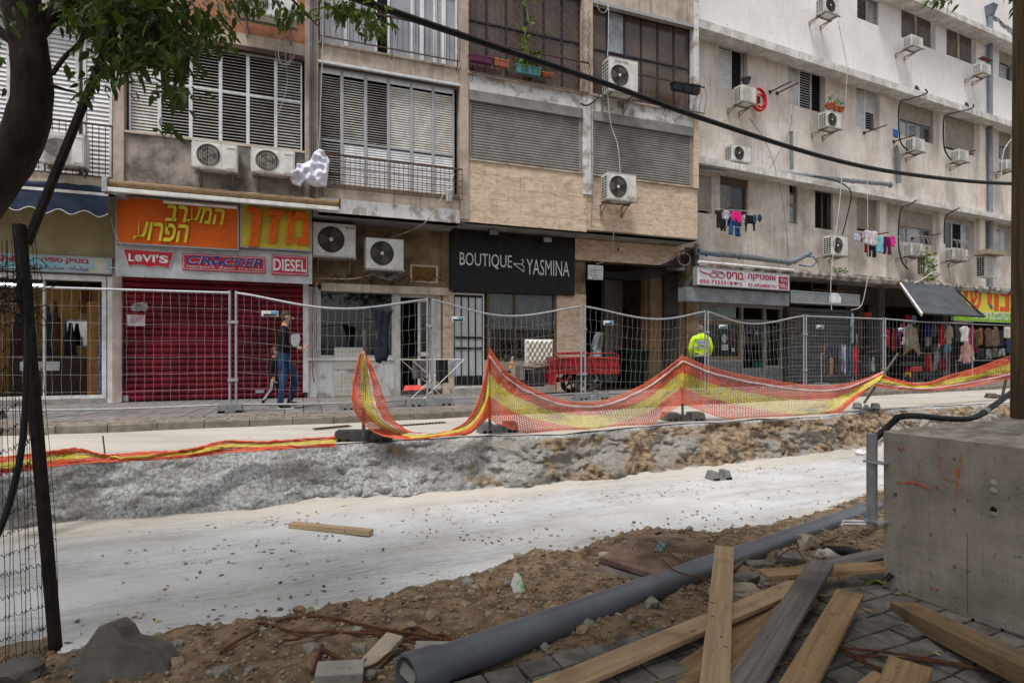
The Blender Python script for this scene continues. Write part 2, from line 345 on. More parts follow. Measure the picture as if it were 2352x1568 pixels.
# near dirt bank
def bankbase(y): return lerpl([0, 3.0, 4.3, 6.3, 9], [-.45, -.46, -.58, -.73, -.76], y)
def bankz(x, y):
    e = edgeY(x) + .07 * fbm((x * 3, y * 3, 1), 4); d = e - y
    if d < 0: return -.84
    z = min(bankbase(y), -.80 + .42 * d ** .62 + .25 * d) + .045 * fbm((x * 4, y * 4, 7), 5) * min(1, d * 4)
    if y < paveY(x): z = min(z, -.475)
    mu_, mv_ = (x - .973) * .675 + (y - 4.337) * .738, -(x - .973) * .738 + (y - 4.337) * .675
    if abs(mu_) < .47 and abs(mv_) < .47: z = min(z, -.64)
    return z
m_dirt = M('dirt bank', (.27, .19, .12), (.1, .075, .05), sc=9, det=10, r=1, bump=.9, bsc=45, speck=.3, spsc=60, bd=.025)
NXb, NYb = 420, 200; X0, X1, Y0, Y1 = -4.6, 6.2, .2, 7.8; vs = []; fs = []
for i in range(NXb + 1):
    for j in range(NYb + 1):
        x = X0 + (X1 - X0) * i / NXb; y = Y0 + (Y1 - Y0) * j / NYb; vs.append((x, y, bankz(x, y)))
for i in range(NXb):
    for j in range(NYb):
        a = i * (NYb + 1) + j
        if max(vs[k][2] for k in (a, a + 1, a + NYb + 1, a + NYb + 2)) > -.835: fs.append((a, a + NYb + 1, a + NYb + 2, a + 1))
struct('dirt_bank', MB().add(vs, fs), m_dirt, smooth=True)
struct('ground_slab', MB().box(-30, 30, -14, 1.2, -1.2, -.5), m_earth0)

# gravel on the bank
m_g = [M('pale gravel', (.3, .23, .15), (.2, .155, .1), sc=20, r=.95), M('brown gravel', (.24, .16, .1), (.15, .1, .06), sc=20, r=.95), M('grey gravel', (.24, .215, .185), (.15, .135, .115), sc=20, r=.95)]
mb = MB(); rk = [rock((1, 1, .7), s_, 1) for s_ in range(6)]; n = 0
while n < 11000:
    x = random.uniform(-3.2, 5.6); y = random.uniform(1.3, 7.3)
    if abs(x) > y * .95 + .3 or y < paveY(x) - .04: continue
    z = bankz(x, y)
    if z < -.79: 
        if random.random() < .93 or y - edgeY(x) > .5: continue
        z = floorz(x, y)
    r = random.choice((.004, .005, .007, .009, .012)) * random.uniform(.7, 1.4)
    if random.random() < .08: r *= random.uniform(1.8, 3.6)
    v0, f0 = random.choice(rk); a = random.uniform(0, 6.3); c, s_ = math.cos(a), math.sin(a)
    mb.add([(x + r * (p[0] * c - p[1] * s_), y + r * (p[0] * s_ + p[1] * c), z + r * .3 + r * p[2]) for p in v0], f0, random.choice((0, 0, 1, 2))); n += 1
mb.build('gravel', m_g, kind='stuff', label='loose gravel and crumbs scattered over the dirt bank')

# far pavement: slabs, small setts along the kerb, kerb stones
kd = Vector((math.cos(.4), math.sin(.4)))
m_slab = M('pavement slab', (.21, .19, .18), (.15, .135, .125), sc=5, r=.9, bump=.25, bsc=60, speck=.3, rand=.14)
m_sett = M('pavement sett', (.25, .205, .175), (.16, .135, .115), sc=7, r=.9, bump=.25, bsc=60, rand=.14)
m_kerb = M('kerb stone', (.22, .195, .16), (.14, .125, .105), sc=6, r=.9, bump=.3, bsc=50, speck=.5, rand=.08)
m_joint = M('sandy joint', (.05, .042, .035), r=1)
kp = []; x = -13.5
while x < 26: kp.append(Vector((x, kerbY(x), 0))); y0_ = kerbY(x); x += .62 / math.hypot(1, (kerbY(x + .1) - y0_) / .1)
mb = MB(); vs = []; fs = []
for i, p in enumerate(kp):
    nn = Vector((-.4, .92, 0)); vs += [(p.x, p.y + .02, -.03), (p.x - 3, p.y + 9, -.03)]
    if i: a = 2 * i; fs.append((a - 2, a, a + 1, a - 1))
pav = struct('pavement', MB().add(vs, fs), m_joint)
kb = struct('kerb', MB().add([(p.x, p.y - .02, z) for p in kp for z in (-.3, -.05)] , [(2 * i, 2 * i + 2, 2 * i + 3, 2 * i + 1) for i in range(len(kp) - 1)]), m_joint)
for i in range(len(kp) - 1):
    a, b_ = kp[i], kp[i + 1]; d = (b_ - a); nrm = Vector((-d.y, d.x, 0)).normalized(); g = d.normalized() * .005; mb = MB()
    q0, q1 = a + g, b_ - g; dz = random.uniform(-.004, .004)
    pr = [(-.055, -.3), (-.055, -.02), (-.04, 0), (.05, 0), (.05, -.3)]
    vs = [q + nrm * px + Vector((0, 0, pz + dz)) for q in (q0, q1) for px, pz in pr]; c = (q0 + q1) / 2
    mb.add([v - c for v in vs], [tuple(range(5)), tuple(range(5, 10))[::-1]] + [(k, k + 5, (k + 1) % 5 + 5, (k + 1) % 5) for k in range(5)])
    mb.build('kerb_stone', m_kerb, kb, loc=c)
def paverow(name, parent, mats, L_, D_, rows, start, lim, z, cx, gap=.014, h=.04):
    me = {}; stuff = MB(); cnt = 0; cand = []
    cum = 0; i = 0; x = -9.5
    while x < 22:
        y0_ = kerbY(x); sl_ = (kerbY(x + .1) - y0_) / .1; th = math.atan(sl_); dx = L_ * math.cos(th); nrm = Vector((-math.sin(th), math.cos(th), 0))
        for r in range(rows):
            sh = 0
            c = Vector((x + dx / 2 + (L_ / 2 if r % 2 and name == 'sett' else 0), y0_ + sl_ * dx / 2, 0)) + nrm * (start + D_ * (r + .5))
            if FL.O[1] + .377 * (c.x + 8.13) - .05 < c.y and c.x < 5.5: continue
            if c.x > 5.5 and c.y > 17.1 + .47 * (c.x - 5.57) + .9: continue
            cand.append((c.length, c, th))
        x += dx
    cand.sort(key=lambda t: t[0])
    b0 = MB().box(-L_ / 2 + gap / 2, L_ / 2 - gap / 2, -D_ / 2 + gap / 2, D_ / 2 - gap / 2, -h, 0).mesh(name, mats)
    for k, (_, c, th) in enumerate(cand):
        zz = z + random.uniform(-.003, .003)
        if k < lim: link(name, b0, parent, loc=(c.x, c.y, zz), rot=(random.uniform(-.006, .006), random.uniform(-.006, .006), th))
        else:
            C, S = math.cos(th), math.sin(th); q = L_ / 2 - gap / 2; e = D_ / 2 - gap / 2
            stuff.add([(c.x + px * C - py * S, c.y + px * S + py * C, pz) for pz in (zz - h, zz) for px, py in ((-q, -e), (q, -e), (q, e), (-q, e))], [(4, 5, 6, 7), (0, 1, 5, 4), (1, 2, 6, 5), (2, 3, 7, 6), (3, 0, 4, 7)])
    if stuff.v: stuff.build('far_' + name + 's', mats, parent, kind='stuff')
paverow('sett', pav, m_sett, .2, .2, 3, .055, 170, 0, 0)
paverow('slab', pav, m_slab, .31, .4, 11, .66, 130, -.001, 0)

# near paving: setts aligned with the street
m_np = M('worn grey paver', (.19, .175, .155), (.1, .092, .082), sc=8, r=.92, bump=.45, bsc=50, speck=.5, rand=.16)
npv = struct('near_pavement', MB().add([(-.6, -.5, -.468), (7, -.5, -.468), (7, 5.6, -.468), (.0, 2.6, -.468), (-.6, 2.4, -.468)], [(0, 1, 2, 3, 4)]), m_joint)
th = .44; C, S = math.cos(th), math.sin(th); LP, WP = .172, .128; cand = []
for i in range(-10, 46):
    for j in range(-30, 22):
        a, b_ = i * LP, j * WP; x = .5 + a * C - b_ * S; y = 2.2 + a * S + b_ * C
        if y > paveY(x) + .03 * noise.noise(Vector((x * 5, y, 0))) - .06 or y < 1.2 or x < -.25: continue
        if abs(x) > y * .95 + .15: continue
        if (x - 2.27) * .89 + (y - 3.475) * .456 > .1 and (x - 2.27) * .456 - (y - 3.475) * .89 > -.05: continue
        cand.append((abs(y - 2.9) + abs(x - 1) * .4, x, y))
cand.sort(); b0 = MB().box(-LP / 2 + .0055, LP / 2 - .0055, -WP / 2 + .0055, WP / 2 - .0055, -.05, 0).mesh('paver', m_np); st = MB()
for k, (_, x, y) in enumerate(cand):
    z = ZP + random.uniform(-.006, .005) + .01 * noise.noise(Vector((x * 2, y * 2, 0)))
    if k < 290: o = link('paver', b0, npv, loc=(x, y, z), rot=(random.uniform(-.03, .03), random.uniform(-.03, .03), th + random.uniform(-.03, .03)), bevel=.005)
    else:
        st.add([(x + p * C - q * S, y + p * S + q * C, z + r_) for r_ in (-.05, 0) for p, q in ((-.082, -.06), (.082, -.06), (.082, .06), (-.082, .06))], [(4, 5, 6, 7), (0, 1, 5, 4), (1, 2, 6, 5), (2, 3, 7, 6), (3, 0, 4, 7)])
if st.v: st.build('further_pavers', m_np, npv, kind='stuff')

# fallen leaves and crumbs on the trench floor, the road and the paving
m_lv = [M('dry leaf brown', (.13, .06, .03), (.2, .1, .05), sc=30), M('dry leaf dark', (.05, .035, .025), sc=30), M('yellow leaf', (.4, .33, .07), (.3, .3, .08), sc=30), M('tan leaf', (.36, .2, .1), sc=30)]
mb = MB(); n = 0
def leafat(mb, x, y, z, L_, m):
    a = random.uniform(0, 6.3); C, S = math.cos(a), math.sin(a); wd = L_ * random.uniform(.12, .26); cu = random.uniform(.02, .14) * L_
    pts = [(-.5 * L_, 0, .004), (-.1 * L_, wd, cu * random.random()), (.5 * L_, 0, cu * random.random() + .003), (-.1 * L_, -wd, cu * random.random() + .003), (0, 0, .003)]
    mb.add([(x + p * C - q * S, y + p * S + q * C, z + r_) for p, q, r_ in pts], [(0, 4, 1), (1, 4, 2), (2, 4, 3), (3, 4, 0)], m)
while n < 1700:
    x = random.uniform(-6, 8); y = random.uniform(3, 11)
    if y < edgeY(x) or y > botY(x) - .02 or abs(x) > y * .95: continue
    d1 = noise.noise(Vector((x * .5 + y * .3, y * 1.8 - x * .8, 9)))
    if random.random() > .25 + 1.3 * d1: continue
    far = y / 6; leafat(mb, x, y, floorz(x, y) + .004, random.choice((.012, .015, .02, .03, .045, .055)) , random.choices((0, 1, 2, 3), (6, 4, 1, 4))[0]); n += 1
for k in range(420):
    x = random.uniform(-2.5, 3.5); y = random.uniform(1.6, 4.6)
    if abs(x) > y: continue
    z = (ZP + .006) if y < paveY(x) else bankz(x, y)
    if z > -.79: leafat(mb, x, y, z + .006, random.uniform(.03, .06), random.choices((0, 1, 2, 3), (6, 5, 1, 3))[0])
for k in range(160):
    x = random.uniform(-6, 16); y = random.uniform(topY(x) + .1, kerbY(x) + 1.5)
    leafat(mb, x, y, (0 if y > kerbY(x) else ZR) + .01, random.uniform(.02, .05), random.choices((0, 1, 2, 3), (3, 6, .5, 2))[0])
mb.build('fallen_leaves', m_lv, kind='stuff', label='dry brown and yellow leaves scattered over the trench floor')

# stones, lumps and clods lying about
m_stone = M('pale rubble', (.4, .34, .26), (.26, .22, .17), sc=9, r=.95, bump=.6, bsc=50)
m_stoned = M('grey rubble', (.13, .12, .105), (.085, .078, .07), sc=6, r=.95, bump=.7, bsc=35)
def stone(u, v, z, r, label, m=m_stone, seed=0, rot=0, sq=.4, cat='stone', name='rubble_stone', sub=3):
    p = G(u, v, z); vs, fs = rock(r, seed, sub, 1, sq); o = MB().add(vs, fs).build(name, m, smooth=True, loc=(p.x, p.y, z + r[2] * .5), rot=rot); tag(o, label, cat, 'rubble beside the trench'); return o
sp = [(140, 1640), (152, 1540), (170, 1490), (200, 1447), (228, 1456), (224, 1472), (252, 1482), (250, 1498), (290, 1492), (318, 1500), (345, 1528), (368, 1560), (385, 1640)]; q0 = P(140, 1640, 2.5); sp = [(140, 1640), (150, 1560), (166, 1500), (192, 1455), (214, 1448), (236, 1464), (254, 1490), (292, 1497), (330, 1512), (352, 1540), (372, 1575), (385, 1640)]; mb = MB(); mb.prism([(P(u, v, 2.5).x - q0.x, P(u, v, 2.5).z - q0.z) for u, v in sp], 0, .16)
tag(mb.build('concrete_lump', m_stoned, None, loc=q0, rot=(-.25, 0, .08), bevel=.012), 'large broken grey concrete slab standing at the lower left edge of the photo', 'concrete slab', 'rubble beside the trench')
stone(175, 1545, -.5, (.06, .05, .05), 'smaller grey lump between the fence post and the broken slab', m_stoned, 11, .5, .5, 'boulder', 'concrete_lump', 4)
stone(1390, 1283, -.6, (.06, .04, .035), 'small pale stone under the left corner of the manhole cover', seed=4)
stone(1725, 1343, -.56, (.12, .075, .05), 'mossy flat stone between the grey pipe and the pavers, beside the upright plank', m_conc, 6, .2)
stone(1690, 1365, -.5, (.16, .09, .04), 'broad pale flat stone lying under the grey pipe', m_stone, 8, .1)
stone(1850, 1253, -.6, (.08, .05, .07), 'pointed tan rock beside the black ribbed hose piece', m_stone, 9, .4)
stone(1920, 1277, -.55, (.15, .07, .045), 'long rough white stone below the grey pipe', M('white rubble', (.5, .47, .42), (.36, .33, .29), sc=9, r=.95, bump=.6, bsc=50), 12, .1)
stone(1005, 1500, -.45, (.09, .05, .03), 'square pale stone chip beside the mouth of the grey pipe', m_conc, 21, .1, .7)
stone(30, 1560, -.44, (.11, .08, .05), 'dark broken lump at the foot of the wire mesh', m_stoned, 31, .5, .5)
stone(60, 1505, -.5, (.14, .1, .04), 'wide dark clod of earth behind the fence post', m_earth0, 33, .1, .2)
stone(2025, 1133, -.77, (.1, .07, .03), 'flat tan slab chip at the far end of the pipe', m_stone, 41, .3, .7)
def brick(u, v, z, a, label, tilt=0, m=m_np, sz=(.2, .1, .06)):
    p = G(u, v, z); o = MB().box(-sz[0] / 2, sz[0] / 2, -sz[1] / 2, sz[1] / 2, 0, sz[2]).build('loose_paver', m, loc=(p.x, p.y, z), rot=(tilt, tilt * .5, a), bevel=.006); tag(o, label, 'paver', 'loose pavers beside the pipe')
brick(1745, 1308, -.6, .1, 'loose paver standing proud just right of the upright plank'); brick(1712, 1340, -.52, .7, 'loose paver lower down against the upright plank', .1)
brick(1815, 1290, -.56, -.2, 'half buried loose paver near the pointed rock', .15); brick(1000, 1512, -.45, .1, 'loose paver half hidden behind the pipe mouth', .15, m_conc)
brick(780, 1560, -.42, .2, 'loose pale paver among the rusty bars at the lower edge', .1, m_conc); brick(965, 1545, -.43, 1.0, 'tilted broken paver left of the pipe mouth', .35, m_conc)
tag(MB().bar((0, 0, 0), (.1, .22, .05), .1, .03).build('stone_chip', m_stone, loc=G(835, 1540, -.44), bevel=.006), 'tilted flat beige tile chip among the rusty bars', 'tile')
# ---------------------------------------------------------------- facade helpers
def wallholes(mb, x0, x1, z0, z1, holes, y, th, m=0, mr=None):
    """wall in the plane y with real openings: front faces round the holes, reveals th deep"""
    hs = [(max(a, x0), min(b, x1), max(c, z0), min(d, z1)) for a, b, c, d in holes if a < x1 and b > x0 and c < z1 and d > z0]
    xs = sorted({x0, x1} | {h[0] for h in hs} | {h[1] for h in hs}); zs = sorted({z0, z1} | {h[2] for h in hs} | {h[3] for h in hs})
    for i in range(len(xs) - 1):
        for j in range(len(zs) - 1):
            cx_, cz_ = (xs[i] + xs[i + 1]) / 2, (zs[j] + zs[j + 1]) / 2
            if any(a < cx_ < b and c < cz_ < d for a, b, c, d in hs): continue
            mb.add([(xs[i], y, zs[j]), (xs[i + 1], y, zs[j]), (xs[i + 1], y, zs[j + 1]), (xs[i], y, zs[j + 1])], [(0, 1, 2, 3)], m)
    for a, b, c, d in hs:
        mb.add([(a, y, c), (b, y, c), (b, y, d), (a, y, d), (a, y + th, c), (b, y + th, c), (b, y + th, d), (a, y + th, d)],
               [(0, 4, 5, 1), (2, 6, 7, 3), (1, 5, 6, 2), (0, 3, 7, 4)], m if mr is None else mr)
    mb.add([(x0, y, z0), (x0, y, z1), (x0, y + th, z1), (x0, y + th, z0)], [(0, 1, 2, 3)], m); mb.add([(x1, y, z0), (x1, y, z1), (x1, y + th, z1), (x1, y + th, z0)], [(3, 2, 1, 0)], m)
    mb.add([(x0, y, z0), (x1, y, z0), (x1, y + th, z0), (x0, y + th, z0)], [(3, 2, 1, 0)], m)
    return mb
SLC = {}
def slats(win, x0, x1, z0, z1, y, pitch, tilt, mat, objs=True, depth=.05):
    """louvre slats one by one (objects) or as one part"""
    n = int((z1 - z0) / pitch); L_ = x1 - x0; t = .008
    c, s = math.cos(tilt) * depth / 2, math.sin(tilt) * depth / 2
    pr = [(-c, -s - t / 2), (c, s - t / 2), (c, s + t / 2), (-c, -s + t / 2)]
    if objs:
        k = (round(L_, 3), round(tilt, 2), mat.name)
        if k not in SLC:
            SLC[k] = MB().add([(q, p, r_) for q in (0, L_) for p, r_ in pr], [(0, 3, 2, 1), (4, 5, 6, 7), (0, 1, 5, 4), (1, 2, 6, 5), (2, 3, 7, 6), (3, 0, 4, 7)]).mesh('slat', mat)
        for i in range(n): link('slat', SLC[k], win, loc=(x0, y, z0 + (i + .5) * pitch), rot=(random.uniform(-.03, .03), 0, 0))
    else:
        mb = MB()
        for i in range(n):
            z = z0 + (i + .5) * pitch; mb.add([(q, y + p, z + r_) for q in (x0, x1) for p, r_ in pr], [(0, 3, 2, 1), (4, 5, 6, 7), (0, 1, 5, 4), (1, 2, 6, 5), (2, 3, 7, 6), (3, 0, 4, 7)])
        mb.build('louvre_slats', mat, win, kind='stuff')
def curtain_slats(parent, x0, x1, z0, z1, y, pitch, mat, objs=False, d=.02, name='slat'):
    """roller shutter curtain: each slat a bowed profile"""
    n = max(1, int(round((z1 - z0) / pitch))); p = (z1 - z0) / n; prof = [(-.002, 0), (-d * .7, p * .15), (-d, p * .5), (-d * .6, p * .78), (-.002, p * .86), (.014, p * .97), (.014, 0)]
    N_ = len(prof); L_ = x1 - x0
    def one(mb, xx, zz, yy): mb.add([(xx + q, yy + a, zz + b) for q in (0, L_) for a, b in prof], [tuple(range(N_))[::-1], tuple(range(N_, 2 * N_))] + [(k, (k + 1) % N_, (k + 1) % N_ + N_, k + N_) for k in range(N_)])
    if objs:
        mb = MB(); one(mb, 0, 0, 0); me = mb.mesh('slat', mat, True)
        for i in range(n): link(name, me, parent, loc=(x0, y, z0 + i * p))
    else:
        mb = MB()
        for i in range(n): one(mb, x0, z0 + i * p, y)
        mb.build('shutter_slats', mat, parent, True, kind='stuff')
def frame(mb, x0, x1, z0, z1, y, w=.05, d=.05, m=0):
    mb.box(x0, x1, y, y + d, z0, z0 + w, m); mb.box(x0, x1, y, y + d, z1 - w, z1, m); mb.box(x0, x0 + w, y, y + d, z0 + w, z1 - w, m); mb.box(x1 - w, x1, y, y + d, z0 + w, z1 - w, m)
def winpart(b, name='window', **k):
    o = bpy.data.objects.new(name, None); COL.objects.link(o); o.parent = b; o.empty_display_size = .1
    return o
def railing(parent, x0, x1, z0, z1, y, n, m=m_railing, mid=0, name='railing', bow=0):
    r = winpart(parent, name); mb = MB(); mb.box(x0, x1, y - .02, y + .02, z1 - .03, z1); mb.box(x0, x1, y - .012, y + .012, z0, z0 + .022)
    for k in range(mid): z = z0 + (z1 - z0) * (k + 1) / (mid + 1); mb.box(x0, x1, y - .006, y + .006, z, z + .012)
    mb.build('rail', m, r)
    for i in range(n + 1):
        x = x0 + (x1 - x0) * i / n
        pts = [(x, y - bow * math.sin(math.pi * min(1, max(0, (1 - t) * 1.2))) if bow else y, z0 + .02 + (z1 - z0 - .045) * t) for t in [k / 8 for k in range(9)]] if bow else [(x, y, z0 + .02), (x, y, z1 - .03)]
        MB().tube(pts, .007, 5).build('baluster', m, r)
    for x in (x0 + .06, (x0 + x1) / 2, x1 - .06):
        MB().tube([(x, y, z0 + .01), (x, y, z0 - .12), (x, y + .03, z0 - .17), (x, y + .1, z0 - .17)], .009, 6).build('support_hook', m, r)
    return r

# ---------------------------------------------------------------- air conditioners
ACC = {}
m_grid = M('dark grille', (.06, .06, .06), r=.5); m_fan = M('fan blades', (.22, .19, .14), r=.6); m_fanw = M('pale wire grille', (.42, .42, .4), r=.5)
m_brk = M('bracket steel', (.3, .29, .27), (.2, .14, .1), sc=20, r=.6, metal=.3)
m_txt = M('black print', (.03, .03, .03)); m_txtb = M('blue print', (.05, .12, .35)); m_txtr = M('red print', (.45, .03, .03)); m_sky = M('cyan print', (.05, .35, .55)); m_org = M('orange print', (.8, .25, .03))
def ac(fr, u0, v0, u1, v1, off, label, style='wire', wall=None, d=.32, brand=None, bcol=None, bpos=(.62, .9, .85, .93), bracket=True, group='outdoor air conditioner units on the facades', rots=0):
    (x0, z1), (x1, z0) = fr.W(u0, v0, off), fr.W(u1, v1, off); w_, h = x1 - x0, z1 - z0
    wall = off - d - .12 if wall is None else wall
    t = fthing(fr, 'air_conditioner', label, 'air conditioner', x0, off, z0, group)
    key = (round(w_, 1), round(h, 1), style)
    sc_ = (w_ / key[0] if key[0] else 1, 1, h / key[1] if key[1] else 1)
    if key not in ACC:
        W_, H_ = key[0], key[1]; ps = []; gx = .3 if style == 'small' else 0
        r = min(H_ * .43, W_ * .31); c = (W_ * .36, H_ * .5)
        if style in ('ring', 'rings'): c = (W_ * .42, H_ * .52)
        # casing with a round or square mouth
        mb = MB(); K = 32; q0 = (c[0] - r * 1.08, c[0] + r * 1.08, c[1] - r * 1.08, c[1] + r * 1.08)
        mb.box(0, W_, .02, d, 0, H_); 
        for a, b_, e, g in ((0, q0[0], 0, H_), (q0[1], W_, 0, H_), (q0[0], q0[1], 0, q0[2]), (q0[0], q0[1], q0[3], H_)): mb.box(a, b_, -.002, .02, e, g)
        mb.box(-.004, W_ + .004, -.006, d + .004, H_, H_ + .012)
        ps.append(('casing', mb.mesh('casing', m_acw), .004))
        mb = MB(); vs = []; fs = []
        for k in range(K):
            a = 2 * math.pi * k / K; C_, S_ = math.cos(a), math.sin(a); mxx = max(abs(C_), abs(S_)); sq = (c[0] + r * 1.08 * C_ / mxx, c[1] + r * 1.08 * S_ / mxx)
            vs += [(sq[0], -.004, sq[1]), (c[0] + r * C_, -.009, c[1] + r * S_), (c[0] + r * C_, .018, c[1] + r * S_)]
        for k in range(K): a = 3 * k; b_ = 3 * ((k + 1) % K); fs += [(a, b_, b_ + 1, a + 1), (a + 1, b_ + 1, b_ + 2, a + 2)]
        ps.append(('fan_shroud', mb.add(vs, fs).mesh('fan_shroud', m_acw), 0))
        mb = MB()
        for k in range(3):
            a0 = k * 2.094 + .4; vs = [(c[0], .012, c[1])]
            for j in range(7): a = a0 + j * .2; rr = r * (.9 if 0 < j < 6 else .75); vs.append((c[0] + rr * math.cos(a), .005 + .01 * j / 6, c[1] + rr * math.sin(a)))
            mb.add(vs, [(0, j + 1, j + 2)[::-1] for j in range(6)])
        ps.append(('fan', mb.mesh('fan', m_fan), 0)); ps.append(('fan_well', MB().disc(c, r * .99, .0195, 28).mesh('fan_well', M('fan well', (.07, .065, .06))), 0))
        mb = MB(); y = -.014; gm = m_fanw if style in ('wire', 'grid') else m_grid
        if style == 'wire':
            for k in range(-5, 6): x = c[0] + k * r / 5.5; hh = math.sqrt(max(0, r * r - (x - c[0]) ** 2)); mb.box(x - .002, x + .002, y, y + .004, c[1] - hh, c[1] + hh)
            for k in (.35, .7, 1): mb.ring(c, r * k - .003, r * k + .002, y - .002, y + .003)
        elif style in ('ring', 'rings'):
            for k in range(2, 11): mb.ring(c, r * k / 10 - .007, r * k / 10 + .004, y, y + .005)
            for k in range(8 if style == 'ring' else 4): a = k * math.pi / (4 if style == 'ring' else 2); mb.bar((c[0], y, c[1]), (c[0] + r * math.cos(a), y, c[1] + r * math.sin(a)), .007, .005, up=(0, 1, 0))
            mb.disc(c, r * .15, y - .006, 18, 1)
        elif style == 'spoke':
            for k in range(28): a = k * math.pi / 14; mb.bar((c[0] + .1 * r * math.cos(a), y, c[1] + .1 * r * math.sin(a)), (c[0] + r * math.cos(a + .25), y, c[1] + r * math.sin(a + .25)), .006, .004, up=(0, 1, 0))
            for k in (.4, .7, 1): mb.ring(c, r * k - .003, r * k + .002, y - .002, y + .003)
            mb.disc(c, r * .14, y - .006, 18, 1)
        elif style == 'grid':
            for k in range(int(W_ * .64 / .022)): x = .03 + k * .022; mb.box(x, x + .004, y - .012, y - .008, .04, H_ - .04)
            for k in range(int((H_ - .08) / .022)): z = .04 + k * .022; mb.box(.03, W_ * .66, y - .016, y - .012, z, z + .004)
        elif style == 'small':
            for k in range(int(H_ * .86 / .02)): z = H_ * .07 + k * .02; mb.box(W_ * .07, W_ * .66, y, y + .006, z, z + .012, 1)
        ps.append(('fan_grille', mb.mesh('fan_grille', [gm, m_acw]), 0))
        mb = MB(); mb.add([(-.002, .03, .04), (-.002, d - .02, .04), (-.002, d - .02, H_ - .05), (-.002, .03, H_ - .05)], [(3, 2, 1, 0)][0:1], 0)
        for k in range(9): z = .05 + k * (H_ - .1) / 8; mb.box(-.014, -.004, .025, d - .015, z - .007, z + .007, 1)
        for k in range(4): yy = .03 + k * (d - .06) / 3; mb.box(-.018, -.012, yy - .005, yy + .005, .045, H_ - .045, 1)
        ps.append(('side_grille', mb.mesh('side_grille', [m_void, m_acw]), 0))
        ps.append(('service_panel', MB().box(W_ * .74, W_ * .97, -.012, -.003, H_ * .06, H_ * .94).mesh('service_panel', m_acw), .006))
        ACC[key] = ps
    for nm, me, bv in ACC[key]: link(nm, me, t, scale=sc_, bevel=bv)
    if bracket:
        mb = MB(); e = off - wall; bh = .17 if fr is FR else .3
        for x in (w_ * .12, w_ * .88):
            mb.box(x - .018, x + .018, -.03, e, -.045, -.012); mb.box(x - .018, x + .018, e - .03, e, -bh, -.045)
            mb.bar((x, e * .35, -.04), (x, e - .02, -bh + .02), .022, .022)
        mb.box(-.02, w_ + .02, -.04, -.01, -.045, -.005); mb.box(-.02, w_ + .02, d - .03, d, -.045, -.005)
        mb.build('bracket', m_brk, t)
    if brand: text(brand, t, w_ * bpos[0], w_ * bpos[1], h * bpos[2], h * bpos[3], -.013, bcol or m_txt, .003, name='brand_lettering')
    return t

# ---------------------------------------------------------------- left apartment building
U = 1.0                                                           # how far the upper floors stand out over the shops
W = FL.W
def X(u, off=U): return W(u, 300, off)[0]
def Z(u, v, off=U): return W(u, v, off)[1]
A = thing('apartment_building', 'weathered beige apartment block with louvred balconies above the orange and yellow shop signs', 'building', FL.pt(0, 0, 0), FL.a)
B = thing('apartment_building', 'apartment block clad in tan stone with grey roller shutters above the black boutique sign', 'building', FL.pt(0, 0, 0), FL.a)
m_orange = M('orange brown render', (.4, .19, .11), (.3, .13, .075), sc=5, r=.95, bump=.3, bsc=60, streak=.3)
m_stucco = M('sooty grey stucco', (.36, .31, .27), (.13, .11, .1), sc=2.2, r=.95, bump=.5, bsc=45, streak=.5)
m_soffit = M('soffit', (.3, .3, .29), (.2, .19, .17), sc=2, r=.95, streak=.2)
m_low = M('brown rough render', (.25, .175, .1), (.12, .085, .05), sc=2.5, r=.95, bump=.5, bsc=30, streak=.5)
m_cream = M('cream render', (.42, .36, .2), (.34, .28, .16), sc=2, r=.9, streak=.35, speck=.2)
TOP = 14.0
xA = X(-420); x0 = X(262); x1 = X(286); x2 = X(700); x3 = X(731); x4 = X(1055); x5 = X(1075); x6 = X(1338); x7 = X(1360); x8 = X(1592); x9 = X(1603)
zs1 = Z(560, 472)                                                  # underside of the first floor, about 4.1 m
def zz(u, v): return Z(u, v)
zf = Z(800, 492)                                                  # bottom of the upper facade
# main walls behind everything
mb = MB(); pb = MB()
xl3 = X(1035, 0)
# lower wall (plane 0) of A : cream bay, brown bay
mb.box(xA, X(262, 0), -.0, .3, Z(100, 640, 0), zf + .3, 1); mb.box(X(262, 0), X(283, 0), -.12, .3, 0, zf + .3, 2)
shop_hole = (X(285, 0), X(697, 0), 0, Z(400, 640, 0))
mb.box(X(283, 0), X(718, 0), 0, .3, Z(697, 640, 0), zf + .3, 0)
st_top = Z(735, 657, 0)
mb.box(X(718, 0), xl3, 0, .3, st_top + .02, zf + .3, 0)
mb.build('lower_wall', [m_low, m_cream, m_pink], A)
MB().box(xA, x1, -U, 0, zf, zf + .12).build('floor_slab', m_soffit, A); MB().box(x3 - .1, x4, -U, 0, zf, zf + .12).build('floor_slab', m_soffit, A); zpb = Z(300, 432); MB().box(x1, x3 - .1, -U, 0, zpb, zpb + .1).build('floor_slab', m_soffit, A)
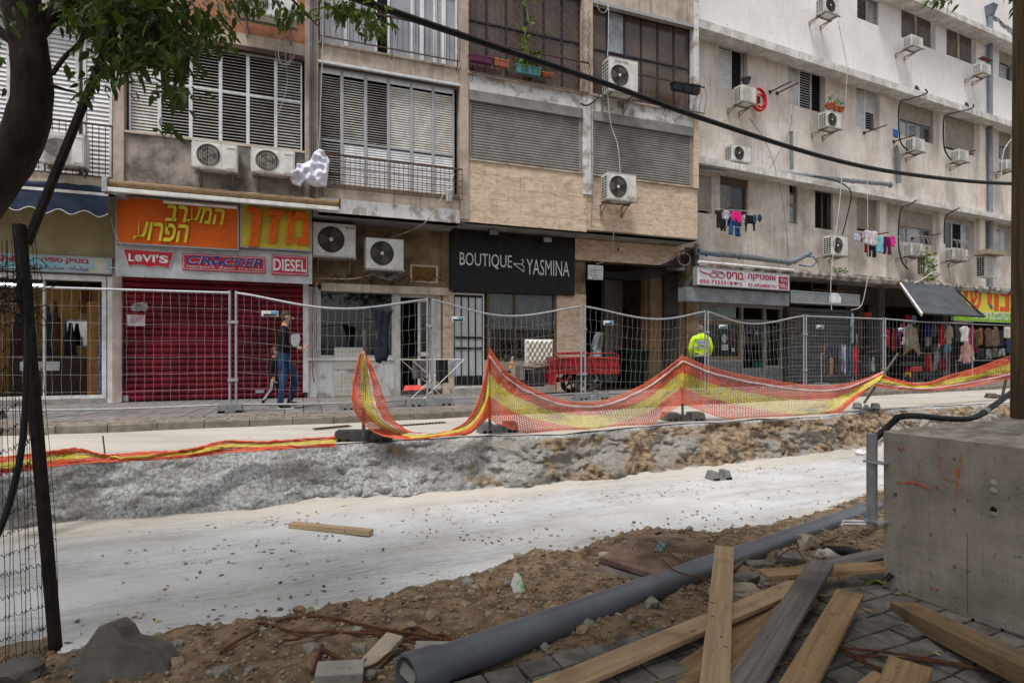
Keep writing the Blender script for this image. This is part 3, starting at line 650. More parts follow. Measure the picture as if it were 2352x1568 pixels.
# floor 1 facade pieces
zl_t, zl_b = Z(588, 121), Z(588, 337)
mb = MB(); mb.box(x1, x2, -U, -U + .25, Z(300, 432), zl_b - .03, 0); mb.build('parapet_wall', m_stucco, A)
MB().box(x1 - .01, x2 + .01, -U - .05, -U + .2, zl_b - .03, zl_b + .012).build('sill', m_plaster, A)
MB().box(x1, x2, -U - .02, -U + .25, zl_t + .08, zl_t + .34).build('lintel', m_plaster, A)
MB().box(x1 + .02, x2 - .02, -U - .06, -U - .022, zl_t - .01, zl_t + .075).build('shutter_rail', m_railing, A)
MB().box(x1 + 1.0, x2, -U + .02, -U + .3, zl_t + .34, TOP).build('upper_wall', m_orange, A)
MB().box(x1, x1 + 1.0, -U, -U + .3, zl_t + .34, TOP).build('upper_wall', m_plaster, A)
for a, b_, m in ((x0, x1, m_pink), (x2, x3, m_pink)): MB().box(a, b_, -U - .06, -U + .3, Z(300, 432) if a == x0 else Z(300, 432) - .05, TOP).build('column', m, A)
# A0 bay
zb0, zt0 = Z(150, 300), Z(130, 40)
MB().box(xA, x0, -U, -U + .2, zf, zf + .32).build('balcony_slab', m_plaster, A)
MB().box(xA, x0, -U, -U + .2, zt0 + .1, TOP).build('upper_wall', m_plaster, A)
MB().box(xA, x0, -U + .45, -U + .5, zf + .3, zt0 + .1).build('balcony_back', m_pink, A)
px = [X(-60), X(12), X(92), X(170), X(182), X(249)]
for i, (a, b_) in enumerate(((-60, 8), (12, 88), (92, 170), (180, 249))):
    w_ = winpart(A); a, b_ = X(a), X(b_); mb = MB(); frame(mb, a, b_, zf + .34, zt0 + .06, -U + .24, .05, .06); mb.build('frame', m_white, w_)
    slats(w_, a + .05, b_ - .05, zf + .4, zt0, -U + .27, .085, 1.25, m_slatw, objs=False, depth=.088)
railing(A, xA, X(258), zf + .3, Z(258, 290), -U - .03, 40)
# A1 louvres
mul = [293, 363.5, 436, 505, 568.5, 633, 694]
for i in range(6):
    a, b_ = X(mul[i]), X(mul[i + 1]); w_ = winpart(A); mb = MB(); frame(mb, a, b_, zl_b + .012, zl_t, -U + .1, .032, .05); mb.box(a + .03, b_ - .03, -U + .105, -U + .14, (zl_b + zl_t) / 2 + .1, (zl_b + zl_t) / 2 + .145); mb.build('frame', m_alu, w_)
    slats(w_, a + .032, b_ - .032, zl_b + .05, zl_t - .03, -U + .125, .062, 1.15 if i == 0 else .42 + .12 * (i % 3) * .5 + (.2 if i == 5 else 0), m_slat, objs=True)
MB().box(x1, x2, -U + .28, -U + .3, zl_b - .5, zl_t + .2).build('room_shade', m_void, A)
# A2 bay
zt2, zb2 = Z(735, 146), Z(749, 419)
MB().box(x3, x4, -U, -U + .28, zt2 + .05, zt2 + .42).build('balcony_beam', m_plaster, A)
MB().box(x3, x4 + .02, -U - .05, -U + .2, zt2 + .42, zt2 + .46).build('sill', m_plaster, A)
MB().box(x3, x4, -U - .07, -U - .0, zt2 + .0, zt2 + .05).build('shutter_rail', m_alu, A)
mb = MB(); zq = Z(520 / 3.97 + 588, 170 / 3.97 + 395)
for k, (a, b_, o_) in enumerate(((zb2 - .03, zb2, .04), (zb2 - .2, zb2 - .03, 0), (zb2 - .34, zb2 - .2, .015), (zf + .0, zb2 - .34, .03))): mb.box(x3, x4, -U - o_, -U + .3, a, b_, 1 if k == 3 else 0)
mb.build('slab_edge', [m_plaster, m_wfade], A)
mu2 = [734, 786, 841, 894, 947, 997, 1046]
for i in range(6):
    a, b_ = X(mu2[i]), X(mu2[i + 1]); w_ = winpart(A); mb = MB(); zm = zb2 + (zt2 - zb2) * .37; frame(mb, a, b_, zb2, zt2, -U + .1, .035, .05); mb.box(a + .03, b_ - .03, -U + .1, -U + .15, zm, zm + .04); mb.build('frame', m_galv, w_)
    t_ = (.12, .75, .45, 1.2, 1.25, 1.2)[i]
    slats(w_, a + .035, b_ - .035, zm + .05, zt2 - .04 - .1, -U + .125, .055, t_, m_slat, objs=False)
    slats(w_, a + .035, b_ - .035, zb2 + .04, zm - .01, -U + .125, .055, .12 if i == 0 else 1.25, m_slatw, objs=False, depth=.055)
    MB().box(a + .035, b_ - .035, -U + .11, -U + .12, zt2 - .14, zt2 - .035).build('top_panel', m_alu, w_)
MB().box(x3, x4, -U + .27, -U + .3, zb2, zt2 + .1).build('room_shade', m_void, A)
railing(A, x3 + .02, x4 + .04, Z(724, 431.5), Z(749, 356), -U - .14, 30, M('brown rail', (.13, .075, .055), (.08, .05, .04), sc=20, r=.8), mid=4)
# A2 top: white sliding windows behind a thin railing
za = zt2 + .46
hx = [(735, 797), (797, 868), (892, 950), (950, 972), (972, 1002), (1002, 1022), (1022, 1053)]
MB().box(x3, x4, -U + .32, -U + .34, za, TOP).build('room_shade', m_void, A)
for i, (a, b_) in enumerate(hx):
    a, b_ = X(a), X(b_); w_ = winpart(A); mb = MB(); frame(mb, a, b_, za, za + 1.75, -U + .1 + .03 * (i % 2), .045, .05); mb.build('frame', m_slatw, w_); MB().box(a + .045, b_ - .045, -U + .14 + .03 * (i % 2), -U + .146 + .03 * (i % 2), za + .045, za + 1.7).build('pane', M('pale curtained glass', (.35, .36, .38), (.25, .27, .3), sc=1.5, r=.12), w_)
railing(A, x3, x4 - .02, za - .02 + .1, za + .82, -U - .1, 26)
MB().box(x4, x5, -U - .05, -U + .3, Z(1065, 504), TOP).build('column', m_pink, B)

# middle building
m_stone = M('tan veined stone', (.62, .5, .385), (.43, .31, .2), sc=2.6, r=.8, bump=.4, bsc=14, stretch=(1, 1, 2.2), lo=.4, hi=.66, rand=.03, streak=.2, bd=.02, det=12, dist=1.6)
m_roll = M('grey roller shutter', (.26, .25, .23), (.2, .19, .175), sc=3, r=.6, streak=.2)
zbo = Z(1055, 505); zw1, zw2 = Z(1075, 360), Z(1330, 399)
zsh_b = (zw1 + zw2) / 2; zsh_t = Z(1075, 206)
def tiles(parent, x0, x1, z0, z1, y, tw, th, mat, name='stone_tile', d=.03, brick_=True):
    nr = max(1, round((z1 - z0) / th)); th = (z1 - z0) / nr
    for r_ in range(nr):
        x = x0 - (tw * .5 if brick_ and r_ % 2 else 0)
        while x < x1 - .01:
            a, b_ = max(x, x0), min(x + tw, x1)
            if b_ - a > .02: q = random.uniform(0, .004); MB().box(a + .0025, b_ - .0025, y - d - q, y, z0 + r_ * th + .0025, z0 + (r_ + 1) * th - .0025).build(name, mat, parent)
            x += tw
MB().box(x5 - .0, x9, -U + .03, -U + .3, zbo, zsh_b - .04).build('parapet_wall', m_low, B)
tiles(B, x4, x6 + .12, zbo - .03, zsh_b - .04, -U + .03, .62, .31, m_stone); tiles(B, x6 + .12, x9, zbo + .04, zsh_b - .04, -U + .06, .62, .31, m_stone)
MB().box(x4, x9, -U + .03, -.0, zbo, zbo + .1).build('floor_slab', m_soffit, B)
for a, b_ in ((x5, x6), (x7, x8)):
    MB().box(a, b_, -U - .03, -U + .25, zsh_b - .04, zsh_b).build('sill', m_plaster, B)
    w_ = winpart(B, 'roller_shutter'); MB().box(a + .02, b_ - .02, -U - .03, -U + .16, zsh_t - .24, zsh_t, 0).build('shutter_box', m_roll, w_); mb = MB(); mb.box(a + .02, a + .09, -U + .02, -U + .1, zsh_b, zsh_t - .24); mb.box(b_ - .09, b_ - .02, -U + .02, -U + .1, zsh_b, zsh_t - .24); mb.build('guide_rail', m_roll, w_)
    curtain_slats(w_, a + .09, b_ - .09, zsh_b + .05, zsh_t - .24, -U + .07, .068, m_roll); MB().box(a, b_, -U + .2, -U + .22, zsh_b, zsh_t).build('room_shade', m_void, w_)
zv = Z(1062, 165)                                               # second floor sill
mb = MB(); wallholes(mb, x5, x8, zsh_t, zv - .03, [], -U, .3); mb.build('white_beam', m_wfade, B)
MB().box(x5 - .03, x9 + .02, -U - .07, -U + .25, zv - .03, zv + .02).build('sill', m_plaster, B)
MB().box(x6, x7, -U - .04, -U + .28, zsh_b - .55, zv - .03).build('column', m_wfade, B); MB().box(x6, x7, -U - .04, -U + .28, zv + .02, TOP).build('column', m_plaster, B)
MB().box(x8, x9, -U - .04, -U + .28, zsh_b - .04, zv - .03).build('column', m_stone, B); MB().box(x8, x9, -U - .04, -U + .28, zv + .02, TOP).build('column', m_wfade, B)
zbt = Z(1590, 62); MB().box(x7, x8, -U - .02, -U + .28, zbt, TOP).build('upper_beam', m_plaster, B)
MB().box(x5, x6, -U - .02, -U + .28, zbt + .12, TOP).build('upper_beam', m_plaster, B)
MB().box(x7, x8, -U - .06, -U - .022, zbt - .05, zbt + .03).build('beam_edge', m_galv, B)
m_bfr = M('dark window frame', (.03, .03, .04), r=.5)
for a, b_, n in ((x5, x6, 6), (x7, x8, 6)):
    for i in range(n):
        c0, c1 = a + (b_ - a) * i / n, a + (b_ - a) * (i + 1) / n; w_ = winpart(B); mb = MB(); zt_ = zbt if a == x7 else zbt + .12; zm = zv + .02 + (zt_ - zv) * .52; frame(mb, c0, c1, zv + .02, zt_, -U + .15, .025, .05); mb.box(c0 + .02, c1 - .02, -U + .14, -U + .19, zm, zm + .045); mb.build('frame', m_bfr, w_)
        for e, g in ((zv + .045, zm), (zm + .045, zt_ - .025)): MB().box(c0 + .025, c1 - .025, -U + .17, -U + .176, e, g).build('pane', M('pale frosted pane', (.3, .33, .36), (.2, .21, .22), sc=3, r=.3) if (a == x7 and i == 1 and e > zm) else m_bronze, w_)
railing(B, x5, x6 + .1, zv - .06, Z(1340, 150), -U - .16, 22, bow=.09); railing(B, x7 + .75, x9 + .06, zv - .06, Z(1595, 205), -U - .2, 15, bow=.09)
# expanding lattice grille in front of the left bay
mb = MB(); gx0, gx1, gz0, gz1 = x5 + .02, x6 + .28, zv + .1, zv + 2.1; n = 22
for i in range(n):
    for s_ in (0,):
        x = gx0 + (gx1 - gx0) * i / (n - 1); pts = [(x + (.035 if k % 2 else -.035) * (1 if i % 2 else -1), -U - .1, gz0 + (gz1 - gz0) * k / 20) for k in range(21)]; mb.tube(pts, .008, 4)
mb.build('lattice_grille', m_railing, B)

# ---- ground floor of the middle building
y0_ = -.0; zs_t = Z(1033, 662, .12); MB().box(X(1035, 0), X(1330, 0), .02, .3, zs_t, zbo).build('sign_wall', m_low, B); MB().box(xA - 1, x9, 5.2, 5.4, 0, TOP).build('back_wall', m_low, B); MB().box(xA - 1, x9, .5, 5.2, TOP - .2, TOP).build('roof', m_conc, B)
# stone pillars and band
band_b, band_t = Z(1345, 600, .0), zbo
MB().box(X(1275, 0), X(1345, 0), 0, .35, 0, zbo).build('pillar', m_low, B); tiles(B, X(1278, 0), X(1345, 0), 0, zs_t, 0, .42, .4, m_stone)
MB().box(X(1320, .1), X(1565, .1), -.1, .25, band_b, band_t).build('band', m_low, B); tiles(B, X(1320, .1), X(1565, .1), band_b, band_t - .02, -.1, .9, .28, m_stone)
MB().box(X(1012, 0), X(1040, 0), -.02, .3, 0, band_t).build('pillar', m_low, B); tiles(B, X(1016, .0), X(1039, 0), 0, zs_t, -.02, .3, .35, m_stone)
# passage: side walls, back, ceiling, bins
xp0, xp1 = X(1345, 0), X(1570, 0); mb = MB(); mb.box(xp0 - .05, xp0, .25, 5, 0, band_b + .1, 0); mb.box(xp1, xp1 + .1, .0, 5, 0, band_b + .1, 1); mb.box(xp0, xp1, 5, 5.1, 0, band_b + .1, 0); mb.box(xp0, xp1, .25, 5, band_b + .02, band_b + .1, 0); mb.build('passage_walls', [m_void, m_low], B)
m_pas = M('brown passage stone', (.3, .2, .12), (.2, .13, .08), sc=2, r=.9, streak=.3)
MB().box(X(1482, -.9), xp1, .9, 1.15, 0, band_b + .02).build('passage_wall', m_pas, B); MB().box(X(1494, -.7), X(1520, -.7), .7, .9, 0, band_b + .02).build('pilaster', m_pas, B)
MB().box(X(1572, 0), X(1600, 0), -.1, .3, 0, zbo).build('pillar', m_low, B)
# white barred door
dz0, dz1 = .15, Z(1040, 672, 0); dx0, dx1 = X(1040, 0), X(1112, 0); D = winpart(B, 'door'); MB().box(dx0 - .1, dx1 + .02, -.35, .2, 0, .15).build('step', m_conc, B)
mb = MB(); frame(mb, dx0, dx1, dz0, dz1, .0, .04, .06); mb.build('frame', m_white, D); m_dp = M('pale blue door glass', (.5, .53, .54), (.42, .45, .46), sc=3, r=.4)
rows = ((dz0 + .3, dz0 + .98), (dz0 + 1.03, dz0 + 1.25), (dz0 + 1.3, dz0 + 2.3), (dz0 + 2.38, dz1 - .06)); nb = 4
for a, b_ in rows:
    for i in range(nb): c0 = dx0 + .04 + (dx1 - dx0 - .08) * i / nb; c1 = dx0 + .04 + (dx1 - dx0 - .08) * (i + 1) / nb; MB().box(c0 + .012, c1 - .012, .03, .04, a, b_).build('pane', m_dp, D)
mb = MB(); 
for i in range(nb + 1): c0 = dx0 + .04 + (dx1 - dx0 - .08) * i / nb; mb.box(c0 - .012, c0 + .012, .0, .045, dz0 + .3, dz1 - .05)
for z_ in (dz0 + 1.0, dz0 + 1.27, dz0 + 2.33): mb.box(dx0 + .04, dx1 - .04, -.003, .04, z_ - .025, z_ + .025)
mb.box(dx0 + .04, dx1 - .04, 0, .04, dz0 + .04, dz0 + .3); mb.build('bars', m_black, D)
# boutique window with folding grille, grey sheet behind the glass
bx0, bx1 = X(1118, 0), X(1275, 0); bz0 = Z(1118, 822, 0); S_ = winpart(B, 'shop_window')
mb = MB(); frame(mb, bx0, bx1, bz0 - .05, zs_t, -.02, .05, .08); mb.box(X(1180, 0), X(1184, 0), -.02, .05, bz0, zs_t); mb.build('frame', M('brown metal frame', (.12, .085, .05), r=.5), S_)
MB().box(bx0, bx1, .06, .07, bz0 + .75, zs_t).build('paper_sheet', M('grey paper', (.3, .32, .33), (.22, .23, .24), sc=4, r=.9), S_); MB().box(bx0, bx1, .3, .32, bz0 - .1, bz0 + .8).build('shade', m_void, S_)
MB().box(bx0 + .05, bx1 - .05, .03, .036, bz0, zs_t - .05).build('pane', m_glasss, S_)
mb = MB(); n = 26
for i in range(n):
    x = bx0 + .05 + (bx1 - bx0 - .1) * i / (n - 1); mb.tube([(x + (.022 if k % 2 else -.022) * (1 if i % 2 else -1), -.03, bz0 + (zs_t - bz0 - .05) * k / 22) for k in range(23)], .0065, 4)
mb.build('lattice_grille', m_railing, S_)
MB().box(X(1112, 0), bx1, .0, .3, 0, bz0 - .05).build('parapet', m_plaster, B)
# ---------------------------------------------------------------- ground floor of the left building
W0 = lambda u, v, off=0: FL.W(u, v, off)
m_red = M('dark red shutter', (.2, .01, .022), (.08, .006, .012), sc=.9, r=.5, streak=.55, bump=.08, bsc=12)
ra, rb = X(281, 0), X(696, 0); rt = Z(697, 648, 0)
S1 = thing('roller_shutter', 'dark red closed roller shutter under the jeans signs', 'shutter', FL.pt(ra, 0, 0), FL.a)
curtain_slats(S1, 0, rb - ra, .02, rt, .0, .128, m_red, objs=True, d=.035)
MB().box(0, rb - ra, .05, .06, 0, rt + .02).build('backing', m_void, S1)
mb = MB(); mb.box(-.13, -.0, -.07, .08, .12, rt + .02); mb.build('guide_rail', m_white, S1); MB().box(rb - ra, rb - ra + .12, -.07, .08, .12, rt + .02).build('guide_rail', m_white, S1)
MB().box(-.16, .12, -.06, -.0, .02, .14).build('lock_box', m_galv, S1); MB().box(rb - ra - 1.0, rb - ra - .82, -.05, -.0, .13, .2).build('lock_box', m_galv, S1)
px_, pz_ = W0(292, 750); q = MB().box(X(292, .05) - ra, X(333, .05) - ra, -.042, -.038, Z(292, 748, .05), Z(292, 722, .05)).build('paper_poster', M('white paper', (.62, .58, .6), r=.9), S1)
a, b_ = X(293, .05) - ra, X(332, .05) - ra; z_ = Z(292, 740, .05)
text(H('המערב'), S1, a + .05, b_ - .02, z_ + .11, z_ + .17, -.044, m_txtr, .002, name='poster_print'); text(H('הפרוע'), S1, a + .05, b_ - .05, z_ + .04, z_ + .1, -.044, m_txtr, .002, name='poster_print'); text(H('מזון'), S1, a + .05, b_ - .15, z_ - .03, z_ + .03, -.044, m_txtr, .002, name='poster_print')
mb = MB(); 
for k in range(16): mb.add([(a + .02 + random.uniform(0, .36), -.0445, z_ + .22 + random.uniform(0, .22)) for _ in range(4)][:3], [(0, 1, 2)])
mb.build('torn_paper', M('torn paper', (.5, .45, .42), r=1), S1)
# orange/yellow box sign
def boxsign(name, label, u0, v0, u1, v1, off, d, mats, fr=FL, fw=.03, fm=None, group='shop signs on the street front'):
    (a, zt), (b_, zb) = fr.W(u0, v0, off), fr.W(u1, v1, off); t = fthing(fr, name, label, 'sign', a, off, zb, group); w_, h = b_ - a, zt - zb
    MB().box(fw, w_ - fw, 0, d, fw, h - fw).build('panel', mats, t)
    mb = MB(); frame(mb, 0, w_, 0, h, -.012, fw, d + .01); mb.build('frame', fm or m_galv, t); return t, w_, h
m_os = M('orange sign panel', (.72, .13, .012), (.5, .085, .01), sc=1.2, r=.5, streak=.3, lo=.5, hi=.7); m_ys = M('yellow sign panel', (.62, .5, .05), (.46, .36, .05), sc=2, r=.6, streak=.35)
m_yl = M('yellow letter', (.75, .66, .06), (.6, .52, .05), r=.5); m_ol = M('orange letter', (.75, .14, .015), (.6, .1, .01), r=.5)
O1 = .62
t, w_, h = boxsign('shop_sign', 'faded orange sign with yellow Hebrew letters above the red shutter', 265, 447, 549, 576, O1, .2, m_os)
text(H('המערב'), t, w_ * .39, w_ * .88, h * .53, h * .88, -.02, m_yl, .03, shear=.25, off=.022); text(H('הפרוע'), t, w_ * .14, w_ * .58, h * .1, h * .48, -.02, m_yl, .03, shear=.25, off=.022)
t, w_, h = boxsign('shop_sign', 'yellow sign with large orange Hebrew letters, right of the orange one', 551, 466, 716, 578, O1 + .0, .2, m_ys)
text('ן', t, w_ * .1, w_ * .3, h * .02, h * .92, -.02, m_ol, .05, shear=.1, off=.03); text('ז', t, w_ * .38, w_ * .6, h * .14, h * .9, -.02, m_ol, .05, shear=.1, off=.03); text('מ', t, w_ * .64, w_ * .96, h * .14, h * .9, -.02, m_ol, .05, off=.03)
# white fascia with three plates
(a, zt), (b_, zb) = W0(265, 572, .5), W0(717, 640, .5)
fa = MB(); fa.box(a, b_, -.5, 0, zb - .03, zb + .04); fa.box(a, b_, -.5, -.42, zb + .04, Z(700, 580, .5)); fa.box(a, b_, -.5, -.45, zb - .12, zb - .03); fa.build('sign_fascia', M('white fascia', (.52, .54, .56), (.4, .4, .41), sc=3, r=.6, streak=.35), A)
m_lr = M('sign red', (.5, .012, .035), (.42, .012, .03), r=.4); m_wl = M('sign white', (.75, .75, .75), r=.5); m_bl = M('sign blue', (.01, .035, .3), r=.4)
def plate(label, u0, v0, u1, v1, poly=None):
    (a, zt), (b_, zb) = W0(u0, v0, .53), W0(u1, v1, .53); t = fthing(FL, 'shop_sign', label, 'sign', a, .53, zb, 'shop signs on the street front'); w_, h = b_ - a, zt - zb
    if poly:
        MB().prism([(x * w_, z * h) for x, z in poly], -.0, .03).build('border', m_wl, t); MB().prism([(w_ * (.5 + (x - .5) * .965), h * (.5 + (z - .5) * .94)) for x, z in poly], -.006, .0).build('panel', m_lr, t)
    else:
        MB().box(0, w_, 0, .03, 0, h).build('backing', m_lr, t); mb = MB(); frame(mb, .02, w_ - .02, .02, h - .02, -.004, .009, .006); mb.build('border', m_wl, t)
    return t, w_, h
bat = [(0, 1), (.56, .98), (1, .97), (.89, .04), (.8, .13), (.7, .16), (.6, .12), (.5, .02), (.4, .13), (.3, .17), (.19, .15), (.1, .07)]
t, w_, h = plate("red bat-wing plate with white LEVI'S lettering", 282, 571, 401, 619, bat)
text("L", t, w_ * .11, w_ * .22, h * .34, h * .76, -.007, m_wl, .008, off=.03); text("e", t, w_ * .225, w_ * .37, h * .34, h * .72, -.007, m_wl, .008, off=.03); text("V", t, w_ * .37, w_ * .56, h * .34, h * .74, -.007, m_wl, .008, off=.03); text("I'", t, w_ * .57, w_ * .68, h * .34, h * .76, -.007, m_wl, .008, off=.03); text("S", t, w_ * .7, w_ * .88, h * .32, h * .74, -.007, m_wl, .008, off=.03)
t, w_, h = plate('wide red plate with blue CROCKER lettering and a trefoil', 419, 581, 609, 628)
for s_, o_, m_, y_ in (('CR', .03, m_wl, -.005), ('CR', .008, m_bl, -.012)): text(s_, t, w_ * .05, w_ * .33, h * .36, h * .86, y_, m_, .006, shear=.25, off=o_)
for s_, o_, m_, y_ in (('CKER', .03, m_wl, -.005), ('CKER', .008, m_bl, -.012)): text(s_, t, w_ * .48, w_ * .96, h * .36, h * .86, y_, m_, .006, shear=.25, off=o_)
for mm, e, y_ in ((m_wl, .012, -.008), (m_bl, 0, -.016)):
    mb = MB(); c = (w_ * .405, h * .6)
    for k in range(3):
        a0 = math.pi / 2 + k * 2.094; pts = [(c[0] + (.035 - e) * math.cos(a0 + s_ * .5), c[1] + (.035 - e) * math.sin(a0 + s_ * .5)) for s_ in (-1, 0, 1)] + [(c[0] + (h * .34 + e) * math.cos(a0 + s_ * .27), c[1] + (h * .34 + e) * math.sin(a0 + s_ * .27)) for s_ in (2, 1, 0, -1, -2)]
        mb.prism(pts, y_, y_ + .006)
    mb.disc(c, .02 + e, y_, 16); mb.build('trefoil_mark', mm, t)
text('FEEDBACK  JEANS  STATION', t, w_ * .05, w_ * .96, h * .1, h * .28, -.005, m_wl, .006, off=-.005)
t, w_, h = plate('small red plate with white DIESEL lettering', 624, 585, 707, 633); text('DIESEL', t, w_ * .05, w_ * .95, h * .18, h * .82, -.005, m_wl, .006, off=.02)
# awning cassette over the signs
(a, zt), (b_, zb) = W0(245, 420, 1.28), W0(777, 468, 1.28); zc = (zt + zb) / 2
t = fthing(FL, 'awning', 'rolled up brown awning with a white front bar above the orange sign', 'awning', a, 1.28, zc - .13)
L_ = b_ - a; mb = MB(); mb.tube([(0.02 + L_ * k / 40, .05 + .006 * math.sin(k * 1.3), .14 + .008 * math.sin(k * 2.1)) for k in range(41)], .07, 14); mb.build('fabric_roll', M('brown awning fabric', (.27, .18, .1), (.19, .125, .07), sc=22, r=.9, stretch=(.5, .5, 3), bump=.4, bsc=50), t, True)
MB().box(-.02, L_ + .01, -.07, .03, -.04, .045).build('front_bar', m_white, t, bevel=.01); MB().box(-.06, .02, -.08, .14, -.05, .24).build('end_cap', m_galv, t); MB().box(L_ + .01, L_ + .05, -.03, .14, .05, .22).build('end_cap', m_rust, t)
MB().box(.9, 2.2, .1, .16, -.13, -.09).build('lamp_batten', m_white, t)
# navy awning, light blue sign, open shop
(a, zt), (b_, zb) = W0(-200, 425, 1.0), W0(250, 456, 1.0)
t = fthing(FL, 'awning', 'half rolled navy awning with a scalloped valance above the pale blue sign', 'awning', a, 1.0, Z(250, 452, 1.0)); L_ = b_ - a
m_navy = M('navy awning', (.035, .05, .085), (.02, .03, .055), sc=3, r=.85, streak=.2); mb = MB(); mb.tube([(L_ * k / 30, .02, .12 + .01 * math.sin(k * 1.7)) for k in range(31)], .07, 12); mb.build('fabric_roll', m_navy, t, True)
MB().box(0, L_, -.05, .0, 0, .055).build('front_bar', m_white, t); vs = []; fs = []; NN = 160; hd = (zb - Z(250, 492, 1.0)) * .0 + .36
for k in range(NN + 1):
    x = L_ * k / NN; e = .045 * math.cos(x * 2 * math.pi / .42); vs += [(x, -.045 + .012 * math.sin(x * 9), 0), (x, -.055 + .02 * math.sin(x * 8), -hd * .5), (x, -.05 + .03 * math.sin(x * 7.3), -hd + e)]
fs = [q for k in range(NN) for q in ((3 * k, 3 * k + 1, 3 * k + 4, 3 * k + 3), (3 * k + 1, 3 * k + 2, 3 * k + 5, 3 * k + 4))]
MB().add(vs, fs).build('valance', m_navy, t, True); MB().tube([vs[3 * k + 2] for k in range(NN + 1)], .007, 5).build('white_piping', m_wl, t)
t, w_, h = boxsign('shop_sign', 'pale blue boutique sign with red Hebrew and Arabic lettering', -160, 572, 258, 630, .16, .12, M('blue gradient sign', (.16, .42, .5), (.42, .55, .6), sc=.8, r=.4), fw=.02)
x_ = lambda u: (X(u, .16) - X(-160, .16))
text(H('בוטיק ספיה'), t, x_(95), x_(204), h * .5, h * .86, -.004, m_lr, .012, off=.02); text('א', t, x_(-2), x_(36), h * .5, h * .86, -.004, m_lr, .012, off=.02)
text('\ufeda\ufef4\ufe97\ufeee\ufe91'[::1], t, x_(155), x_(203), h * .12, h * .4, -.004, M('grey red letter', (.4, .2, .22)), .01, off=.01); text('\ufe94\ufef4\ufed4\ufebb', t, x_(103), x_(148), h * .12, h * .4, -.004, MT['grey red letter'], .01, off=.01); text('\ufee0\ufedf', t, x_(72), x_(96), h * .12, h * .4, -.004, MT['grey red letter'], .01, off=.01)
mb = MB(); c = (x_(232), h * .5); mb.prism([(c[0] + .11 * math.cos(q), c[1] + .01 + .15 * math.sin(q)) for q in [k * .5236 for k in range(12)]], -.004, 0); mb.prism([(c[0] - .22, .02), (c[0] + .22, .02), (c[0] + .12, h * .3), (c[0] - .1, h * .32)], -.005, 0); mb.build('portrait_print', M('pale portrait print', (.62, .62, .56), (.5, .42, .2), sc=9), t)
ga, gb = X(-260, 0), X(246, 0); gt = Z(100, 636, 0)
S2 = winpart(A, 'shop_front'); mb = MB(); mb.box(X(250, 0), X(262, 0), -.1, .1, 0, gt + .05); mb.box(X(236, 0), X(246, 0), -.06, .06, .1, gt); mb.box(ga, gb, -.05, .06, gt - .05, gt + .06); mb.box(ga, gb, -.05, .06, .1, .16); mb.box(X(100, 0), X(104, 0), -.03, .05, .16, gt); mb.build('frame', m_white, S2)
MB().box(ga, X(250, 0), -.1, .2, 0, .1).build('threshold', m_conc, S2)
m_int = M('ochre shop wall', (.5, .3, .1), (.36, .2, .07), sc=1, r=.9)
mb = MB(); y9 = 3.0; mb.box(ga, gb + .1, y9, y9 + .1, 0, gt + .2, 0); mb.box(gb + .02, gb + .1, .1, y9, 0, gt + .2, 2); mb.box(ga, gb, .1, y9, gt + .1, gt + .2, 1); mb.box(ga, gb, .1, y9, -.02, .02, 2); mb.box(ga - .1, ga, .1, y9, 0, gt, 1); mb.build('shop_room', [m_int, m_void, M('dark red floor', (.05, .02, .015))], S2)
MB().box(X(196, -.2), gb, .3, .4, .1, 2.1).build('wooden_panel', M('brown door panel', (.25, .12, .035), r=.6), S2)
t = fthing(FL, 'fluorescent_lamp', 'lit fluorescent tube on the ceiling of the open clothes shop', 'lamp', X(-90, -1), -1.2, gt - .05); MB().tube([(0, 0, 0), (1.3, 0, 0)], .014, 8).build('tube', M('lit tube', (1, .98, .9), emit=16), t); MB().box(-.05, 1.35, -.03, .03, .02, .06).build('batten', m_white, t)
m_scarf = M('navy dotted scarf', (.02, .03, .12), (.5, .5, .6), sc=70, r=.9, lo=.56, hi=.6)
def cloth(fr, u0, v0, u1, v1, off, poly, mat, name, label, cat='clothing', group=None, depth=.03, fold=.03, res=None, parent=None):
    (a, zt), (b_, zb) = fr.W(u0, v0, off), fr.W(u1, v1, off); w_, h = b_ - a, zt - zb
    P_ = [(x * w_, z * h) for x, z in poly]; mb = puffy(P_, depth, res or max(w_, h) / 26, fold, (8 / max(w_, .2), 1.2), seed=random.random() * 50)
    o = mb.build(name, mat, None, True, loc=fr.pt(a, off, zb), rot=fr.a); return tag(o, label, cat, group)
PANTS = [(.08, 1), (.92, 1), (1, 0), (.62, 0), (.5, .6), (.38, 0), (0, 0)]
SHIRT = [(.36, 1), (.64, 1), (.82, .93), (1, .35), (.86, .3), (.76, .62), (.78, 0), (.22, 0), (.24, .62), (.14, .3), (0, .35), (.18, .93)]
TOWEL = [(0, 1), (1, 1), (.98, .05), (.6, 0), (.02, .06)]
HOOD = [(.38, 1), (.62, 1), (.72, .86), (.88, .8), (1, .1), (.84, .06), (.76, .42), (.76, 0), (.24, 0), (.24, .42), (.16, .06), (0, .1), (.12, .8), (.28, .86)]
SLIM = [(.3, 1), (.7, 1), (1, .85), (.85, .4), (.9, 0), (.1, 0), (.15, .4), (0, .85)]
cloth(FL, 223, 690, 238, 909, -.15, [(.3, 1), (.7, 1), (.9, .5), (1, 0), (0, 0), (.1, .5)], m_scarf, 'scarf', 'long navy scarf with white dots hanging inside the open shop', 'scarf')
cols = [(.05, .02, .02), (.03, .03, .04), (.1, .05, .03), (.02, .02, .02), (.07, .05, .04), (.14, .07, .05), (.02, .025, .05)]
def cm(c): return M('cloth %.2f %.2f %.2f' % c, c, tuple(q * .6 for q in c), sc=6, r=.95, bump=.15, bsc=30)
